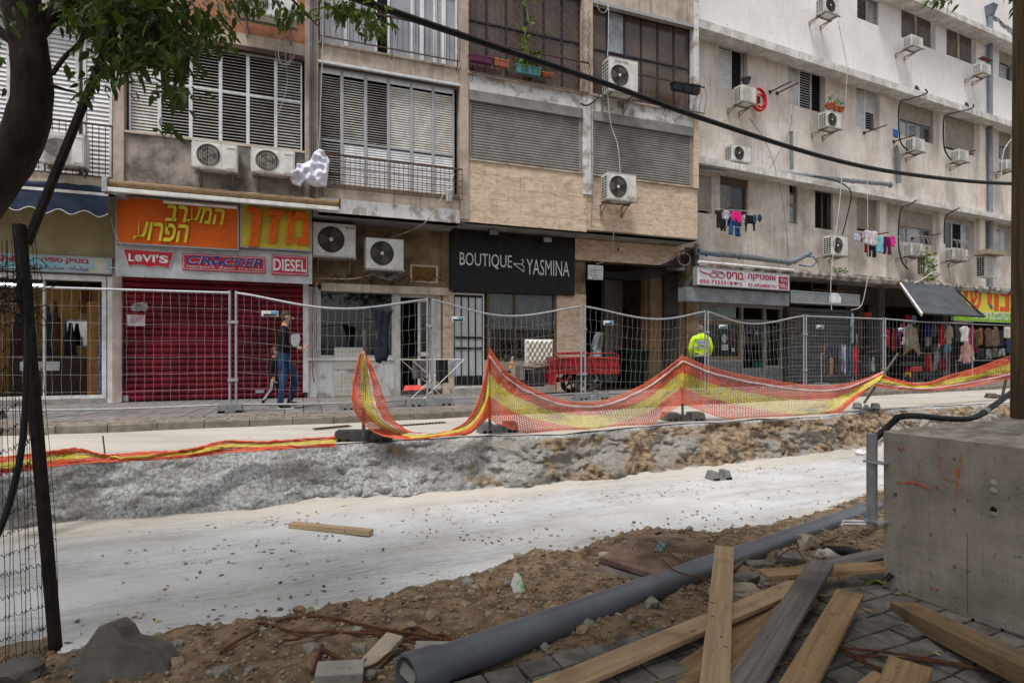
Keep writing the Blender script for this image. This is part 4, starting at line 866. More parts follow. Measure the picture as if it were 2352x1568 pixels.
gl = ['black dress hanging leftmost in the open shop', 'dark brown coat hanging behind the fence post in the open shop', 'dark dress on the rail inside the open shop, left of the mirror', 'black coat beside the ochre wall in the open shop', 'rust coloured garment hanging high in the open shop']
for k, (u, v0, v1, w_) in enumerate(((20, 720, 870, 40), (92, 700, 850, 36), (112, 690, 880, 30), (145, 740, 900, 34), (180, 650, 720, 34))): cloth(FL, u, v0, u + w_, v1, -1.6 if k else -1.3, HOOD, cm(cols[k] if k < 4 else (.2, .07, .02)), 'garment', gl[k], group='clothes inside the open shop')
t = fthing(FL, 'mirror', 'small mirror on the back wall of the open shop', 'mirror', X(150, -1.8), -1.8, 1.2); MB().box(0, .5, 0, .03, 0, .55).build('mirror_glass', M('mirror', (.6, .6, .6), r=.1, metal=1), t); mb = MB(); frame(mb, -.04, .54, -.04, .59, -.01, .04, .05); mb.build('frame', m_galv, t)
t = fthing(FL, 'shelf_unit', 'dark counter with a white card inside the open shop', 'counter', X(20, -1.2), -1.2, .02); mb = MB(); mb.box(0, 1.6, 0, .5, 0, .9); mb.build('cabinet', M('dark wood', (.05, .03, .02)), t); MB().box(-.03, 1.63, -.03, .53, .9, .94).build('top', M('worn top', (.2, .17, .14)), t); MB().box(.2, .9, -.02, -.0, .62, .82).build('card', m_wl, t)

# shop with the old display window (right of the red shutter)
st = winpart(A, 'shop_front'); wa, wb = X(731, 0), X(905, 0); wz0, wz1 = Z(735, 821, 0), Z(735, 664, 0)
mb = MB(); frame(mb, wa, wb, wz0, wz1, -.03, .055, .1); mb.box(X(905, 0), X(919, 0), -.06, .12, 0, wz1); mb.box(X(919, 0), X(1010, 0), -.04, .1, wz1 - .12, wz1); mb.box(X(990, 0), X(1000, 0), -.04, .1, .1, wz1 - .1); mb.box(X(1000, 0), X(1016, 0), -.02, .1, 0, wz1 + .05); mb.build('frame', M('chalky white frame', (.52, .52, .5), (.4, .38, .35), sc=6, r=.7, streak=.4), st)
MB().box(wa + .05, wb - .05, .02, .026, wz0 + .05, wz1 - .05).build('pane', m_glasss, st)
mb = MB(); n = 7; a, b_ = X(700, 0), X(731, 0)
mb.box(a, b_, -.03, .1, wz0 - .05, wz1 + .05)
for i in range(n): c0 = a + (b_ - a) * (i + .5) / n; mb.box(c0 - .012, c0 + .012, -.05, -.03, wz0 - .05, wz1 + .05)
mb.build('ribbed_pilaster', M('ribbed white metal', (.5, .51, .52), (.4, .4, .4), sc=4, r=.6, streak=.3), st)
m_pw = M('patchy white wall', (.58, .6, .6), (.33, .3, .27), sc=2.6, r=.95, bump=.4, bsc=25, streak=.5, lo=.52, hi=.6)
MB().box(X(705, 0), wb, -.02, .2, 0, wz0).build('parapet', m_pw, st); MB().box(X(700, 0), wb + .02, -.06, .1, wz0 - .07, wz0 - .005).build('sill', m_white, st)
m_wt = M('white wall tile', (.58, .57, .5), (.5, .49, .43), sc=4, r=.35, streak=.3)
ta, tb = X(768, 0), X(842, 0); nx = 9
for r_ in range(11):
    z_ = .02 + r_ * .104
    if r_ in (5,) : continue
    for i in range(nx): c0 = ta + (tb - ta) * i / nx; MB().box(c0 + .003, c0 + (tb - ta) / nx - .003, -.032, -.02, z_, z_ + .099).build('wall_tile', m_wt, st)
mb = MB(); mb.box(X(690, -2), X(1040, -2), 2.6, 2.7, 0, 3.2, 0); mb.box(X(690, 0), X(700, 0), .1, 2.6, 0, 3.2, 0); mb.box(xl3 - .3, xl3 - .2, .1, 2.6, 0, 3.2, 0); mb.box(X(700, 0), xl3 - .3, .3, 2.6, 3.1, 3.2, 0); mb.box(X(700, 0), xl3 - .3, .1, 2.6, .0, .04, 0); mb.build('shop_room', M('dim shop room', (.05, .045, .035), (.03, .026, .02), sc=1), st)
MB().box(wa, X(905, 0), .3, .34, wz0, wz0 + .55).build('display_backing', M('dark display', (.03, .03, .03)), st)
dd = winpart(A, 'door'); a, b_ = X(962, 0), X(990, 0); mb = MB(); frame(mb, a, b_ + .04, .15, wz1 - .15, .12, .06, .05); mb.box(a, b_, .12, .16, .95, 1.05); mb.build('frame', m_white, dd); MB().box(a + .06, b_, .14, .145, .2, wz1 - .2).build('pane', m_glasss, dd)
MB().box(X(919, 0), X(1012, 0), -.05, .3, 0, .12).build('threshold', M('dark threshold', (.07, .07, .07)), st)
# lintel beam with rubble edge, hatch, ledge
MB().box(X(738, .18), X(1030, .18), -.18, .1, st_top - .12, st_top + .06).build('canopy_ledge', m_plaster, A)
ha, hz1 = W0(946, 611); hb, hz0 = W0(1001, 648, 0); hz0 = Z(946, 645, 0)
hh = winpart(A, 'hatch'); mb = MB(); frame(mb, ha - .05, hb + .05, hz0 - .04, hz1 + .04, -.03, .05, .06); mb.build('frame', m_plaster, hh); MB().box(ha, hb, -.02, .0, hz0, hz1).build('wooden_board', M('brown hatch board', (.17, .09, .025), (.12, .06, .02), sc=8), hh)
# downpipe, cable bundles under the balcony
def cable(name, label, pts, r, mat, n=40, par=None, cat='cable', group=None):
    o = MB().tube(catmull(pts, n), r, 6).build(name, mat, par, True)
    if par is None: tag(o, label, cat, group)
    return o
m_cab = M('black cable', (.015, .015, .015), r=.5); m_cabw = M('white cable', (.5, .48, .44), r=.6); m_cabr = M('red cable', (.25, .03, .02)); m_cabb = M('blue cable', (.02, .1, .3)); m_hose = M('grey pipe', (.2, .22, .24), (.15, .16, .17), sc=8, r=.6)
fp = lambda u, v, off: FL.pt(*[(q[0], off, q[1]) for q in [FL.W(u, v, off)]][0])
rp = lambda u, v, off: FR.pt(*[(q[0], off, q[1]) for q in [FR.W(u, v, off)]][0])
cable('cable', 'white cable drooping down the left edge of the orange sign', [fp(254, 500, .7), fp(262, 530, .7), fp(280, 570, .7), fp(282, 600, .7), fp(262, 615, .7), fp(228, 612, .6)], .008, m_cabw, group='cables hanging on the facades')
cable('cable', 'thick white hose running left from the air conditioners to the ribbed pilaster', [fp(888, 605, .2), fp(860, 628, .25), (fp(810, 640, .25)), fp(745, 640, .2), fp(728, 648, .15), fp(724, 700, .12), fp(725, 780, .1), fp(726, 860, .1)], .014, m_cabw, group='cables hanging on the facades')
cable('cable', 'dark red hose hanging down the ribbed pilaster', [fp(870, 610, .15), fp(830, 640, .2), fp(740, 642, .2), fp(722, 655, .2), fp(718, 700, .2), fp(717, 780, .2), fp(718, 850, .15), fp(722, 878, .15)], .014, m_cabr, group='cables hanging on the facades')
cable('rope', 'beige rope slanting from the balcony corner to the air conditioners under the slab', [fp(1043, 400, 1.15), fp(1020, 445, 1.2), fp(975, 512, 1.0), fp(900, 545, .3)], .011, M('beige rope', (.5, .43, .32)), cat='rope', group='cables hanging on the facades')
cable('rope', 'long white cord running down the column to the hanging white duvet', [fp(742, -20, 1.2), fp(741, 100, 1.22), fp(737, 230, 1.22), fp(732, 340, 1.22)], .008, m_cabw, cat='rope', group='cables hanging on the facades')
for k, (dx_, c) in enumerate(((712, m_cabb), (716, m_cab), (720, m_cab), (725, M('green cable', (.03, .15, .1))))): cable('cable', ('blue grey', 'thin black', 'second thin black', 'dark green')[k] + ' cable running down the pinkish column left of the duvet cord', [fp(dx_, -20, 1.09), fp(dx_ + 1, 120, 1.1), fp(dx_ - 1, 260, 1.09), fp(dx_, 400, 1.09), fp(dx_ - 1, 462, 1.08)], .008, c, group='cables hanging on the facades')
pts = [fp(655 + 18 * math.cos(a) * (1 + .3 * math.sin(a * .37)), 118 + 32 * math.sin(a) * (1 - .2 * math.cos(a * .61)), 1.12 + .05 * math.sin(a * 1.3)) for a in [k * .35 for k in range(50)]] + [fp(657, 150, 1.1), fp(659, 200, 1.12), fp(640, 260, 1.12), fp(633, 290, 1.1)]
cable('cable', 'tangled beige wire coil hanging over the right louvres', pts, .005, m_cabw, 220, group='cables hanging on the facades')
cable('cable', 'white cable hanging from the upper air conditioner past the lower one', [fp(1397, -20, 1.3), fp(1398, 60, 1.35), fp(1395, 180, 1.45), fp(1402, 280, 1.4), fp(1420, 340, 1.5), fp(1424, 430, 1.5), fp(1412, 470, 1.5), fp(1409, 540, 1.1), fp(1400, 590, .5), fp(1370, 607, .3)], .01, m_cabw, group='cables hanging on the facades')
cable('cable', 'loop of white cable at the top beside the bronze windows', [fp(1366, -20, 1.2), fp(1372, 15, 1.2), fp(1385, 30, 1.2), fp(1396, 18, 1.2), fp(1393, -20, 1.2)], .009, m_cabw, group='cables hanging on the facades')
cable('cable', 'grey conduit running down the joint between the two stone bays', [fp(1358, 240, 1.1), fp(1358, 330, 1.1), fp(1360, 450, 1.1), fp(1358, 525, 1.1)], .012, m_hose, group='cables hanging on the facades')
cable('cable', 'black cable bundle sagging at the white column beside the upper air conditioner', [fp(1333, 238, 1.15), fp(1350, 242, 1.2), fp(1372, 225, 1.3), fp(1382, 200, 1.3)], .02, m_cab, group='cables hanging on the facades')
for k in range(7):
    cable('cable', ['top', 'second', 'third', 'fourth', 'fifth', 'sixth', 'lowest'][k] + ' black cable of the bundle sagging across the passage opening', [fp(1385, 626 + k * 1.5, .05), fp(1440, 624 + k * 3, .1), fp(1510, 612 + k * 4, .15), fp(1560, 590 + k * 4, .2), fp(1590, 572 + k * 3, .15)], .016, m_cab, group='cable bundle over the passage')
for k, (c, u_, v_) in enumerate(((m_cabr, 1570, 590), (m_cab, 1578, 585), (m_cab, 1565, 600), (m_cabw, 1572, 595))): cable('cable', ('red', 'upper black', 'lower black', 'coiled white')[k] + ' cable tangled at the right end of the stone band', [fp(u_ + 14 * math.cos(a) - (k == 0) * 6, v_ + 14 * math.sin(a), .2 + .03 * k) for a in [j * .6 for j in range(14 + 8 * (k == 3))]], .011, c, 80, group='cable bundle over the passage')
cable('cable', 'tangle of thin black wires on the ledge above the old shop window', [fp(745 + k * 12, 640 + 8 * math.sin(k * 2.3), .22 + .05 * math.sin(k)) for k in range(24)], .01, m_cab, 160, group='cables hanging on the facades')
for k in range(4): cable('cable', ('short', 'second', 'third', 'longest')[k] + ' grey hose looping under the air conditioner beside the hatch', [fp(850 + k * 6, 620, .4), fp(862 + k * 8, 634 + k * 2, .4), fp(885 + k * 4, 640 + k, .35), fp(905 + k * 3, 630, .35), fp(908, 615, .3)], .013, m_hose, group='hoses under the shop air conditioner')
dp = fthing(FL, 'drain_pipe', 'grey drainpipe with an elbow beside the passage', 'pipe', X(1595, .2), .2, 0)
mb = MB(); q = lambda u, v: (X(u, .2) - X(1595, .2), 0, Z(u, v, .2)); mb.tube([q(1600, 560), q(1600, 612), q(1598, 618), q(1566, 675), q(1563, 690)], .075, 12); mb.build('pipe', M('brown grey pipe', (.2, .17, .15), (.13, .1, .08), sc=8, r=.7), dp, True); MB().tube([q(1563, 684), q(1563, 880)], .085, 12).build('lower_pipe', M('rust brown pipe', (.12, .075, .055), sc=8), dp, True)
# black boutique sign
t, w_, h = boxsign('shop_sign', 'large black boutique sign with white lettering and a clothes hanger', 1034, 527, 1319, 679, .12, .1, m_black, fw=.01, fm=m_black)
text('BOUTIQUE', t, w_ * .07, w_ * .475, h * .39, h * .64, -.014, m_wl, .004, off=.0); text('YASMINA', t, w_ * .595, w_ * .955, h * .33, h * .6, -.014, m_wl, .004, off=-.004)
mb = MB(); q = lambda x, z: (w_ * x, -.016, h * z); mb.tube([q(.52, .5), q(.487, .5), q(.575, .37), q(.572, .46), q(.558, .5), q(.487, .505)], .012, 6); mb.tube([q(.556, .49), q(.562, .53), q(.57, .56), q(.562, .585), q(.55, .57)], .012, 6); mb.build('hanger_mark', m_wl, t)
for k, (u, v) in enumerate(((1133, 533), (1256, 550))):
    x_, z_ = W0(u, v, .35); t = fthing(FL, 'floodlight', ('left', 'right')[k] + ' small floodlight above the black boutique sign', 'floodlight', x_, .35, z_, 'floodlights over the boutique sign')
    MB().box(-.13, .13, -.05, .03, -.09, .07).build('housing', m_dark, t, bevel=.01); MB().box(-.11, .11, -.056, -.05, -.075, .05).build('lens', M('lens', (.3, .3, .3), r=.15), t); MB().bar((0, .03, 0), (0, .3, .05), .03, .02).build('bracket', m_dark, t)
t = fthing(FL, 'small_sign', 'small white doctor sign hanging over the passage entrance', 'sign', X(1350, .3), .3, Z(1350, 642, .3)); w_ = X(1386, .3) - X(1350, .3); h = Z(1350, 607, .3) - Z(1350, 642, .3)
MB().box(0, w_, 0, .02, 0, h).build('panel', m_wl, t); mb = MB(); frame(mb, 0, w_, 0, h, -.006, .012, .01); mb.build('border', m_txt, t)
for k, s_ in enumerate((H('ד"ר מרים פרץ'), H('רופא משפחה'), H('מרפאת קופת חולים'), '03-6822576')): text(s_, t, w_ * .12, w_ * .88, h * (.76 - .17 * k), h * (.86 - .17 * k), -.004, m_txt, .002, name='print')
mb = MB(); mb.bar((w_ * .3, -.005, h * .12), (w_ * .7, -.005, h * .12), .012, .004, up=(0, 1, 0)); mb.prism([(w_ * .22, h * .12), (w_ * .34, h * .17), (w_ * .34, h * .07)], -.007, -.003); mb.build('arrow', m_txt, t)
x_, z_ = W0(1425, 572, .3)
for u, v, l in ((1425, 572, 'small white security camera under the stone overhang'), (1625, 587, 'white security camera at the right end of the cable tangle')):
    x_, z_ = W0(u, v, .3); t = fthing(FL, 'security_camera', l, 'camera', x_, .3, z_, 'security cameras'); MB().tube([(.08, .05, .05), (-.09, -.05, -.02)], .035, 10).build('body', m_wl, t, True); MB().tube([(-.09, -.05, -.02), (-.1, -.056, -.022)], .03, 10).build('lens', m_black, t); MB().bar((.06, .05, .05), (.08, .2, .1), .02, .02).build('arm', m_wl, t)

# ---------------------------------------------------------------- air conditioners on the left and middle buildings
ac(FL, 95, 300, 193, 380, 1.0 + .30, 'air conditioner with a square mesh grille on the far left balcony', 'grid', brand='HYUNDAI', bcol=m_txtr, bpos=(.75, .96, .86, .9))
ac(FL, 441, 322, 545, 393, 1.0 + .36, 'left one of two wire fronted air conditioners under the open louvres', 'wire', wall=1.0, brand='ELECTRA', bpos=(.77, .95, .8, .84))
ac(FL, 577, 337, 677, 403, 1.0 + .36, 'right one of two wire fronted air conditioners, beside the white duvet', 'wire', wall=1.0, brand='ELECTRA', bpos=(.77, .95, .8, .84))
ac(FL, 546, -28, 682, 48, 1.0 + .5, 'air conditioner on a bracket against the orange brown wall at the top', 'wire', wall=1.0)
ac(FL, 719, 511, 817, 592, .46, 'grimy air conditioner with a dark fan beside the yellow sign', 'ring', wall=.05, brand=H('טורנדו'), bpos=(.76, .97, .86, .93))
ac(FL, 841, 546, 927, 620, .58, 'white air conditioner with a ringed grille under the slab, next to the hatch', 'rings', wall=.05)
ac(FL, 1399, 130, 1465, 219, 1.0 + .55, 'white air conditioner on a bracket below the bronze windows', 'spoke', wall=1.0, brand='ELECTRA', bpos=(.2, .66, .88, .94))
ac(FL, 1396, 396, 1461, 463, 1.0 + .55, 'weathered air conditioner in front of the right grey roller shutter', 'spoke', wall=1.0, brand='ELECTRA', bcol=m_txtr, bpos=(.68, .96, .1, .15))
# duvet
poly = [(733, 343), (745, 350), (757, 368), (755, 392), (750, 430), (722, 428), (712, 426), (700, 415), (690, 430), (672, 424), (665, 410), (668, 396), (680, 378), (697, 376), (712, 368), (722, 350)]
x_, z_ = FL.W(665, 430, 1.25); mb = puffy([(FL.W(u, v, 1.25)[0] - x_, FL.W(u, v, 1.25)[1] - z_) for u, v in poly], .1, .016, .13, (9, 8), 7)
tag(mb.build('duvet', M('white cotton', (.72, .72, .8), (.62, .62, .72), sc=3, r=.95, bump=.4, bsc=9, bd=.03), None, True, loc=FL.pt(x_, 1.25, z_), rot=FL.a), 'white duvet hanging bunched from a cord beside the balcony', 'duvet')
cloth(FL, 1024, 434, 1040, 468, 1.2, TOWEL, cm((.35, .35, .33)), 'rag', 'grey rag tied to the lower right corner of the balcony railing', 'rag')
# flower boxes and plants on the second floor
m_leafg = M('plant leaf', (.06, .16, .03), (.12, .22, .05), sc=9, r=.6)
def tuft(par, x0, x1, z0, h, n, mat=m_leafg, L=.09, y=.0, name='foliage', dry=False):
    mb = MB()
    for k in range(n):
        p = Vector((random.uniform(x0, x1), y + random.uniform(-.07, .07), z0 + h * random.random() ** 1.3)); d = Vector((random.gauss(0, 1), random.gauss(0, 1), random.gauss(.4, .8))).normalized() * L * random.uniform(.5, 1.2); s_ = d.cross(Vector((random.gauss(0, 1), 0, 1))).normalized() * L * (.05 if dry else .28)
        mb.add([p, p + d * .5 + s_, p + d, p + d * .5 - s_], [(0, 1, 2, 3)])
    return mb.build(name, mat, par, kind='stuff' if par else None)
def planter(fr, u0, v0, u1, v1, off, label, mat, n=0, h=.25, dry=False, cat='planter', group='plant pots on balconies and sills', round_=False, pm=None):
    (a, zt), (b_, zb) = fr.W(u0, v0, off), fr.W(u1, v1, off); w_, hh = b_ - a, zt - zb; t = fthing(fr, 'plant_pot', label, cat, a, off, zb, group)
    mb = MB(); e = .02
    if round_:
        mb.tube([(w_ / 2, 0, 0), (w_ / 2, 0, hh * .8), (w_ / 2, 0, hh * .8), (w_ / 2, 0, hh)], [w_ * .33, w_ * .44, w_ * .5, w_ * .5], 14)
    else:
        mb.add([(e, -.06, 0), (w_ - e, -.06, 0), (w_ - e, .06, 0), (e, .06, 0), (0, -.08, hh), (w_, -.08, hh), (w_, .08, hh), (0, .08, hh)], [(0, 3, 2, 1), (4, 5, 6, 7), (0, 1, 5, 4), (1, 2, 6, 5), (2, 3, 7, 6), (3, 0, 4, 7)]); mb.box(-.01, w_ + .01, -.09, .09, hh - .02, hh + .006)
    mb.build('pot', mat, t)
    if n: tuft(t, .02, w_ - .02, hh, h, n, pm or m_leafg, dry=dry)
    return t
m_terra = M('terracotta', (.45, .14, .06), (.35, .1, .05), sc=8, r=.85)
planter(FL, 1077, 126, 1131, 150, 1.1, 'purple flower trough on the second floor ledge, leftmost', M('purple plastic', (.14, .02, .08), r=.4), 6, .1)
planter(FL, 1133, 137, 1167, 158, 1.1, 'orange flower trough beside the purple one', M('orange plastic', (.5, .15, .07), r=.45), 4, .08)
planter(FL, 1183, 150, 1240, 178, 1.1, 'turquoise flower trough on the second floor ledge', M('turquoise plastic', (.1, .3, .3), (.08, .22, .22), sc=8, r=.5), 50, .25)
planter(FL, 1243, 168, 1268, 180, 1.1, 'small terracotta pots in a tray right of the turquoise trough', m_terra, 20, .12)
for k, (u0, v0, u1, v1) in enumerate(((1543, 190, 1567, 211), (1567, 193, 1586, 215), (1586, 196, 1605, 219))): planter(FL, u0, v0, u1, v1, 1.28, ('left', 'middle', 'right')[k] + ' black hanging pot on the railing at the corner of the bronze windows', M('black pot', (.02, .022, .025), r=.5), 70, .45 if k < 2 else .3, dry=True, pm=M('dry stems', (.25, .2, .13)))
cp = thing('climbing_plant', 'climbing plant with yellow green leaves behind the lattice grille', 'plant', FL.pt(X(1205, 1.1), 1.1, zv + .1), FL.a, 'plant pots on balconies and sills'); mb = MB(); mb.tube([(0, 0, 0), (.05, 0, .4), (-.03, 0, .9), (.1, 0, 1.4), (.02, 0, 1.9), (.15, 0, 2.3)], .012, 6); mb.build('stem', M('green stem', (.18, .25, .05)), cp, True)
tuft(cp, -.1, .2, .1, 2.1, 40, M('yellow green leaf', (.28, .33, .06), (.15, .25, .05), sc=8), L=.2); tuft(cp, -.15, .35, .3, .3, 14, MT['yellow green leaf'], L=.35)
# ---------------------------------------------------------------- right building
C_ = thing('apartment_building', 'long off-white apartment block with concrete ledges, receding on the right', 'building', FR.pt(0, 0, 0), FR.a)
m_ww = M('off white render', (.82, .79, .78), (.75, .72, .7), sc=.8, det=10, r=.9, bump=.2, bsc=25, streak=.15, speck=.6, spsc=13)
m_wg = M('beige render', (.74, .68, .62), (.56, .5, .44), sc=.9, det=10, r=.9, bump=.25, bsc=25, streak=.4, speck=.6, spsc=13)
R = FR.W; RX = lambda u, off=0: R(u, 300, off)[0]; RZ = lambda u, v, off=0: R(u, v, off)[1]
LO = .55
zL1 = (RZ(1603, 46, LO) + RZ(2324, 275, LO)) / 2; zL2 = (RZ(1604, 361, LO) + RZ(2324, 494, LO)) / 2; zL0 = RZ(2323, 86, LO); zCn = (RZ(1603, 596, 1.1) + RZ(2323, 664, 1.1)) / 2
xe = RX(2352) + 14; xs_ = -1.0; MB().box(xs_, xe, 3.4, 3.6, 0, 21).build('back_wall', m_wg, C_); MB().box(xs_, xe, .25, 3.4, 20.8, 21).build('roof', m_conc, C_)
wins = []   # (u0,v0,u1,v1,type, label)
def wn(u0, v0, u1, v1, kind): a, zt = R(u0, v0); b_, zb = R(u1, v1); zb = min(zb, zt - .3); wins.append((a, b_, zb, zt, kind))
wn(1651, 98, 1717, 215, 'slide'); wn(1810, 143, 1896, 262, 'louv'); wn(1967, 194, 2014, 303, 'louv2'); wn(2066, 229, 2145, 331, 'roll'); wn(2170, 257, 2240, 359, 'rollc'); wn(2294, 298, 2322, 372, 'roll')
wn(1969, -18, 2020, 61, 'louvg'); wn(2070, 2, 2149, 116, 'curt'); wn(2174, 48, 2242, 152, 'curt'); wn(2295, 100, 2330, 190, 'roll')
wn(1603, 400, 1634, 492, 'rollc'); wn(1654, 402, 1718, 497, 'half'); wn(1813, 420, 1832, 515, 'narrow'); wn(1872, 436, 1913, 529, 'louvd'); wn(1968, 452, 2013, 535, 'rollc2'); wn(2066, 478, 2144, 564, 'roll'); wn(2170, 496, 2238, 579, 'slide2'); wn(2290, 513, 2322, 590, 'slide2')
holes = [(a, b_, c, d) for a, b_, c, d, k in wins]
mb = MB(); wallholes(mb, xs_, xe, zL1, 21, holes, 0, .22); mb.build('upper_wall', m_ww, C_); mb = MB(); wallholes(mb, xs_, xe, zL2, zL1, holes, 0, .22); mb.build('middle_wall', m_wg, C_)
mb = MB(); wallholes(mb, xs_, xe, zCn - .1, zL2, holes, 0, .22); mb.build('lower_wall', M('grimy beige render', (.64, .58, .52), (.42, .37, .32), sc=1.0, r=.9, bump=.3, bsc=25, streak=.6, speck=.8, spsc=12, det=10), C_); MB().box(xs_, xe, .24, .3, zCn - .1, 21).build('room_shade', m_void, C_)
m_ledge = M('stained concrete ledge', (.7, .69, .67), (.5, .47, .43), sc=2.5, r=.95, bump=.35, bsc=30, streak=.7, speck=.6, spsc=16)
for z_, th_, a in ((zL1, .24, xs_), (zL2, .2, xs_)): 
    mb = MB(); n = 90
    vs = [(a + (xe - a) * i / n, y, z_ + dz + .012 * noise.noise(Vector((i * .7, y * 9, dz * 5)))) for i in range(n + 1) for y, dz in ((0, .02), (-LO, 0), (-LO, -th_), (0, -th_ + .05))]
    mb.add(vs, [(4 * i + k, 4 * i + (k + 1) % 4, 4 * i + 4 + (k + 1) % 4, 4 * i + 4 + k) for i in range(n) for k in range(4)] + [(0, 3, 2, 1), (4 * n, 4 * n + 1, 4 * n + 2, 4 * n + 3)]); mb.build('ledge', m_ledge, C_)
xl = RX(2040, LO); MB().box(xl, xe, -LO, 0, zL0 - .22, zL0).build('ledge', m_ledge, C_)
# party walls between the windows standing out from the lower floors
m_sg = M('bright window glass', (.4, .42, .44), (.12, .13, .14), sc=1.3, r=.08); m_cur = M('brown curtain', (.12, .1, .09), (.2, .17, .15), sc=4, stretch=(6, 6, .4), r=.7); m_rl = M('ivory roller shutter', (.45, .42, .37), (.36, .33, .29), sc=3, r=.6, streak=.3); m_rg = M('grey closed shutter', (.3, .29, .28), r=.6)
for a, b_, z0, z1, k in wins:
    w_ = winpart(C_); y = .1
    if k in ('roll', 'rollc', 'rollc2', 'half'):
        cz = z0 + (z1 - z0) * (.5 if k == 'roll' else .08 if k != 'half' else 0); mm = m_rl if k != 'half' else m_rg
        if k == 'half':
            xm = a + (b_ - a) * .45; curtain_slats(w_, a + .04, xm, z0 + .04, z1 - .25, y, .06, m_rg); MB().box(xm + .03, b_ - .05, y + .03, y + .036, z0 + .05, z1 - .25).build('pane', m_glassd, w_); mb = MB(); frame(mb, a, b_, z0, z1 - .2, y - .01, .05, .06); mb.box(a, b_, y - .06, y + .05, z1 - .2, z1); mb.build('frame', m_bronze, w_); continue
        curtain_slats(w_, a + .03, b_ - .03, cz, z1, y - .02, .055, mm)
        if cz - z0 > .2:
            n = 3 if b_ - a > 1 else 2
            for i in range(n): c0 = a + (b_ - a) * i / n; c1 = a + (b_ - a) * (i + 1) / n; mb = MB(); frame(mb, c0, c1, z0, cz, y + .03 + .02 * (i % 2), .05, .05); mb.build('sash', m_alu if i % 2 else m_galv, w_); MB().box(c0 + .05, c1 - .05, y + .06, y + .065, z0 + .05, cz - .03).build('pane', m_sg if i != 2 else m_glassd, w_)
        mb = MB(); mb.box(a, a + .04, y - .05, y + .06, z0, z1); mb.box(b_ - .04, b_, y - .05, y + .06, z0, z1); mb.build('guide_rail', m_rl, w_)
    elif k in ('louv', 'louv2', 'louvd', 'louvg', 'slide'):
        mm = {'louvd': M('brown louvre', (.1, .08, .065), r=.6), 'louvg': M('grey louvre', (.3, .3, .28), r=.6)}.get(k, m_slatw); n = {'louv': 3, 'slide': 2}.get(k, 2)
        for i in range(n):
            c0 = a + (b_ - a) * i / n; c1 = a + (b_ - a) * (i + 1) / n
            if k == 'slide' and i == 1: MB().box(c0, c1 - .12, y + .08, y + .09, z0, z1).build('dark_opening', m_void, w_); mb = MB(); frame(mb, c1 - .14, c1, z0, z1, y, .03, .06); mb.build('frame', m_alu, w_); continue
            if k == 'louv' and i == 2: continue
            mb = MB(); frame(mb, c0, c1, z0, z1, y - .03, .035, .04); mb.build('frame', mm, w_)
            if k in ('louv2',) and i == 1: zm = z0 + (z1 - z0) * .45; slats(w_, c0 + .035, c1 - .035, z0 + .04, zm, y, .085, .5, mm, False, .075); slats(w_, c0 + .035, c1 - .035, zm, z1 - .04, y, .085, 1.4, mm, False, .088)
            else: slats(w_, c0 + .035, c1 - .035, z0 + .04, z1 - .04, y, .085, .35 if (k == 'louvd' or (k == 'louv' and i == 1) or (k == 'louvg' and i == 0)) else 1.35, mm, False, .075 if k == 'louvd' else .088)
    elif k == 'curt':
        vs = []; n = 60
        for i in range(n + 1): x = a + (b_ - a) * i / n; yy = y + .08 + .03 * math.sin(i * 1.1) + .02 * noise.noise(Vector((i * .3, a, 0))); vs += [(x, yy, z0), (x + .02 * math.sin(i), yy, z1)]
        MB().add(vs, [(2 * i, 2 * i + 2, 2 * i + 3, 2 * i + 1) for i in range(n)]).build('curtain', m_cur, w_, True); mb = MB(); xm = (a + b_) / 2; mb.box(xm - .05, xm + .05, y, y + .05, z0, z1); mb.box(a, a + .04, y, y + .05, z0, z1); mb.build('post', m_plaster, w_)
    elif k == 'narrow':
        mb = MB(); frame(mb, a, b_, z0, z1, y - .05, .05, .08); zm = z0 + (z1 - z0) * .45; mb.box(a, b_, y - .04, y + .03, zm, zm + .08); mb.box(a, b_, y - .04, y + .03, z1 - .35, z1 - .3); mb.build('frame', M('brown wooden frame', (.2, .16, .13)), w_); MB().box(a + .05, b_ - .05, y, y + .006, z0 + .05, zm).build('pane', m_sg, w_); MB().box(a + .05, b_ - .05, y, y + .006, zm + .08, z1 - .35).build('pane', m_sg, w_)
    else:
        n = 3 if b_ - a > 1.2 else 2
        for i in range(n): c0 = a + (b_ - a) * i / n; c1 = a + (b_ - a) * (i + 1) / n; mb = MB(); frame(mb, c0, c1, z0, z1 - .15, y + .02 * (i % 2), .05, .05); mb.build('sash', m_alu, w_); MB().box(c0 + .05, c1 - .05, y + .03, y + .036, z0 + .05, z1 - .2).build('pane', (m_glassd, m_void, m_sg)[i % 3] if n == 3 else m_sg, w_)
        curtain_slats(w_, a, b_, z1 - .18, z1, y - .02, .055, m_rl)
for u in (2013, 2150, 2243): MB().box(RX(u), RX(u) + .38, -.12, -.001, zL2, zL1 - .2).build('pier', m_wg, C_); MB().box(RX(u), RX(u) + .38, -.12, -.001, zCn + .05, zL2 - .16).build('pier', m_wg, C_)
for k in range(16):
    x, z = R(2278 + 3.6 * k + random.uniform(-2, 2), 40 + 2.6 * k + random.uniform(-6, 6), 0); MB().prism([(x + .22 * math.cos(a * 1.05) * random.uniform(.6, 1.2), z + .1 * math.sin(a * 1.05) * random.uniform(.5, 1.2)) for a in range(6)], -.006, .0).build('flaked_patch', M('flaked render', (.22, .21, .21), (.3, .29, .28), sc=9), C_)
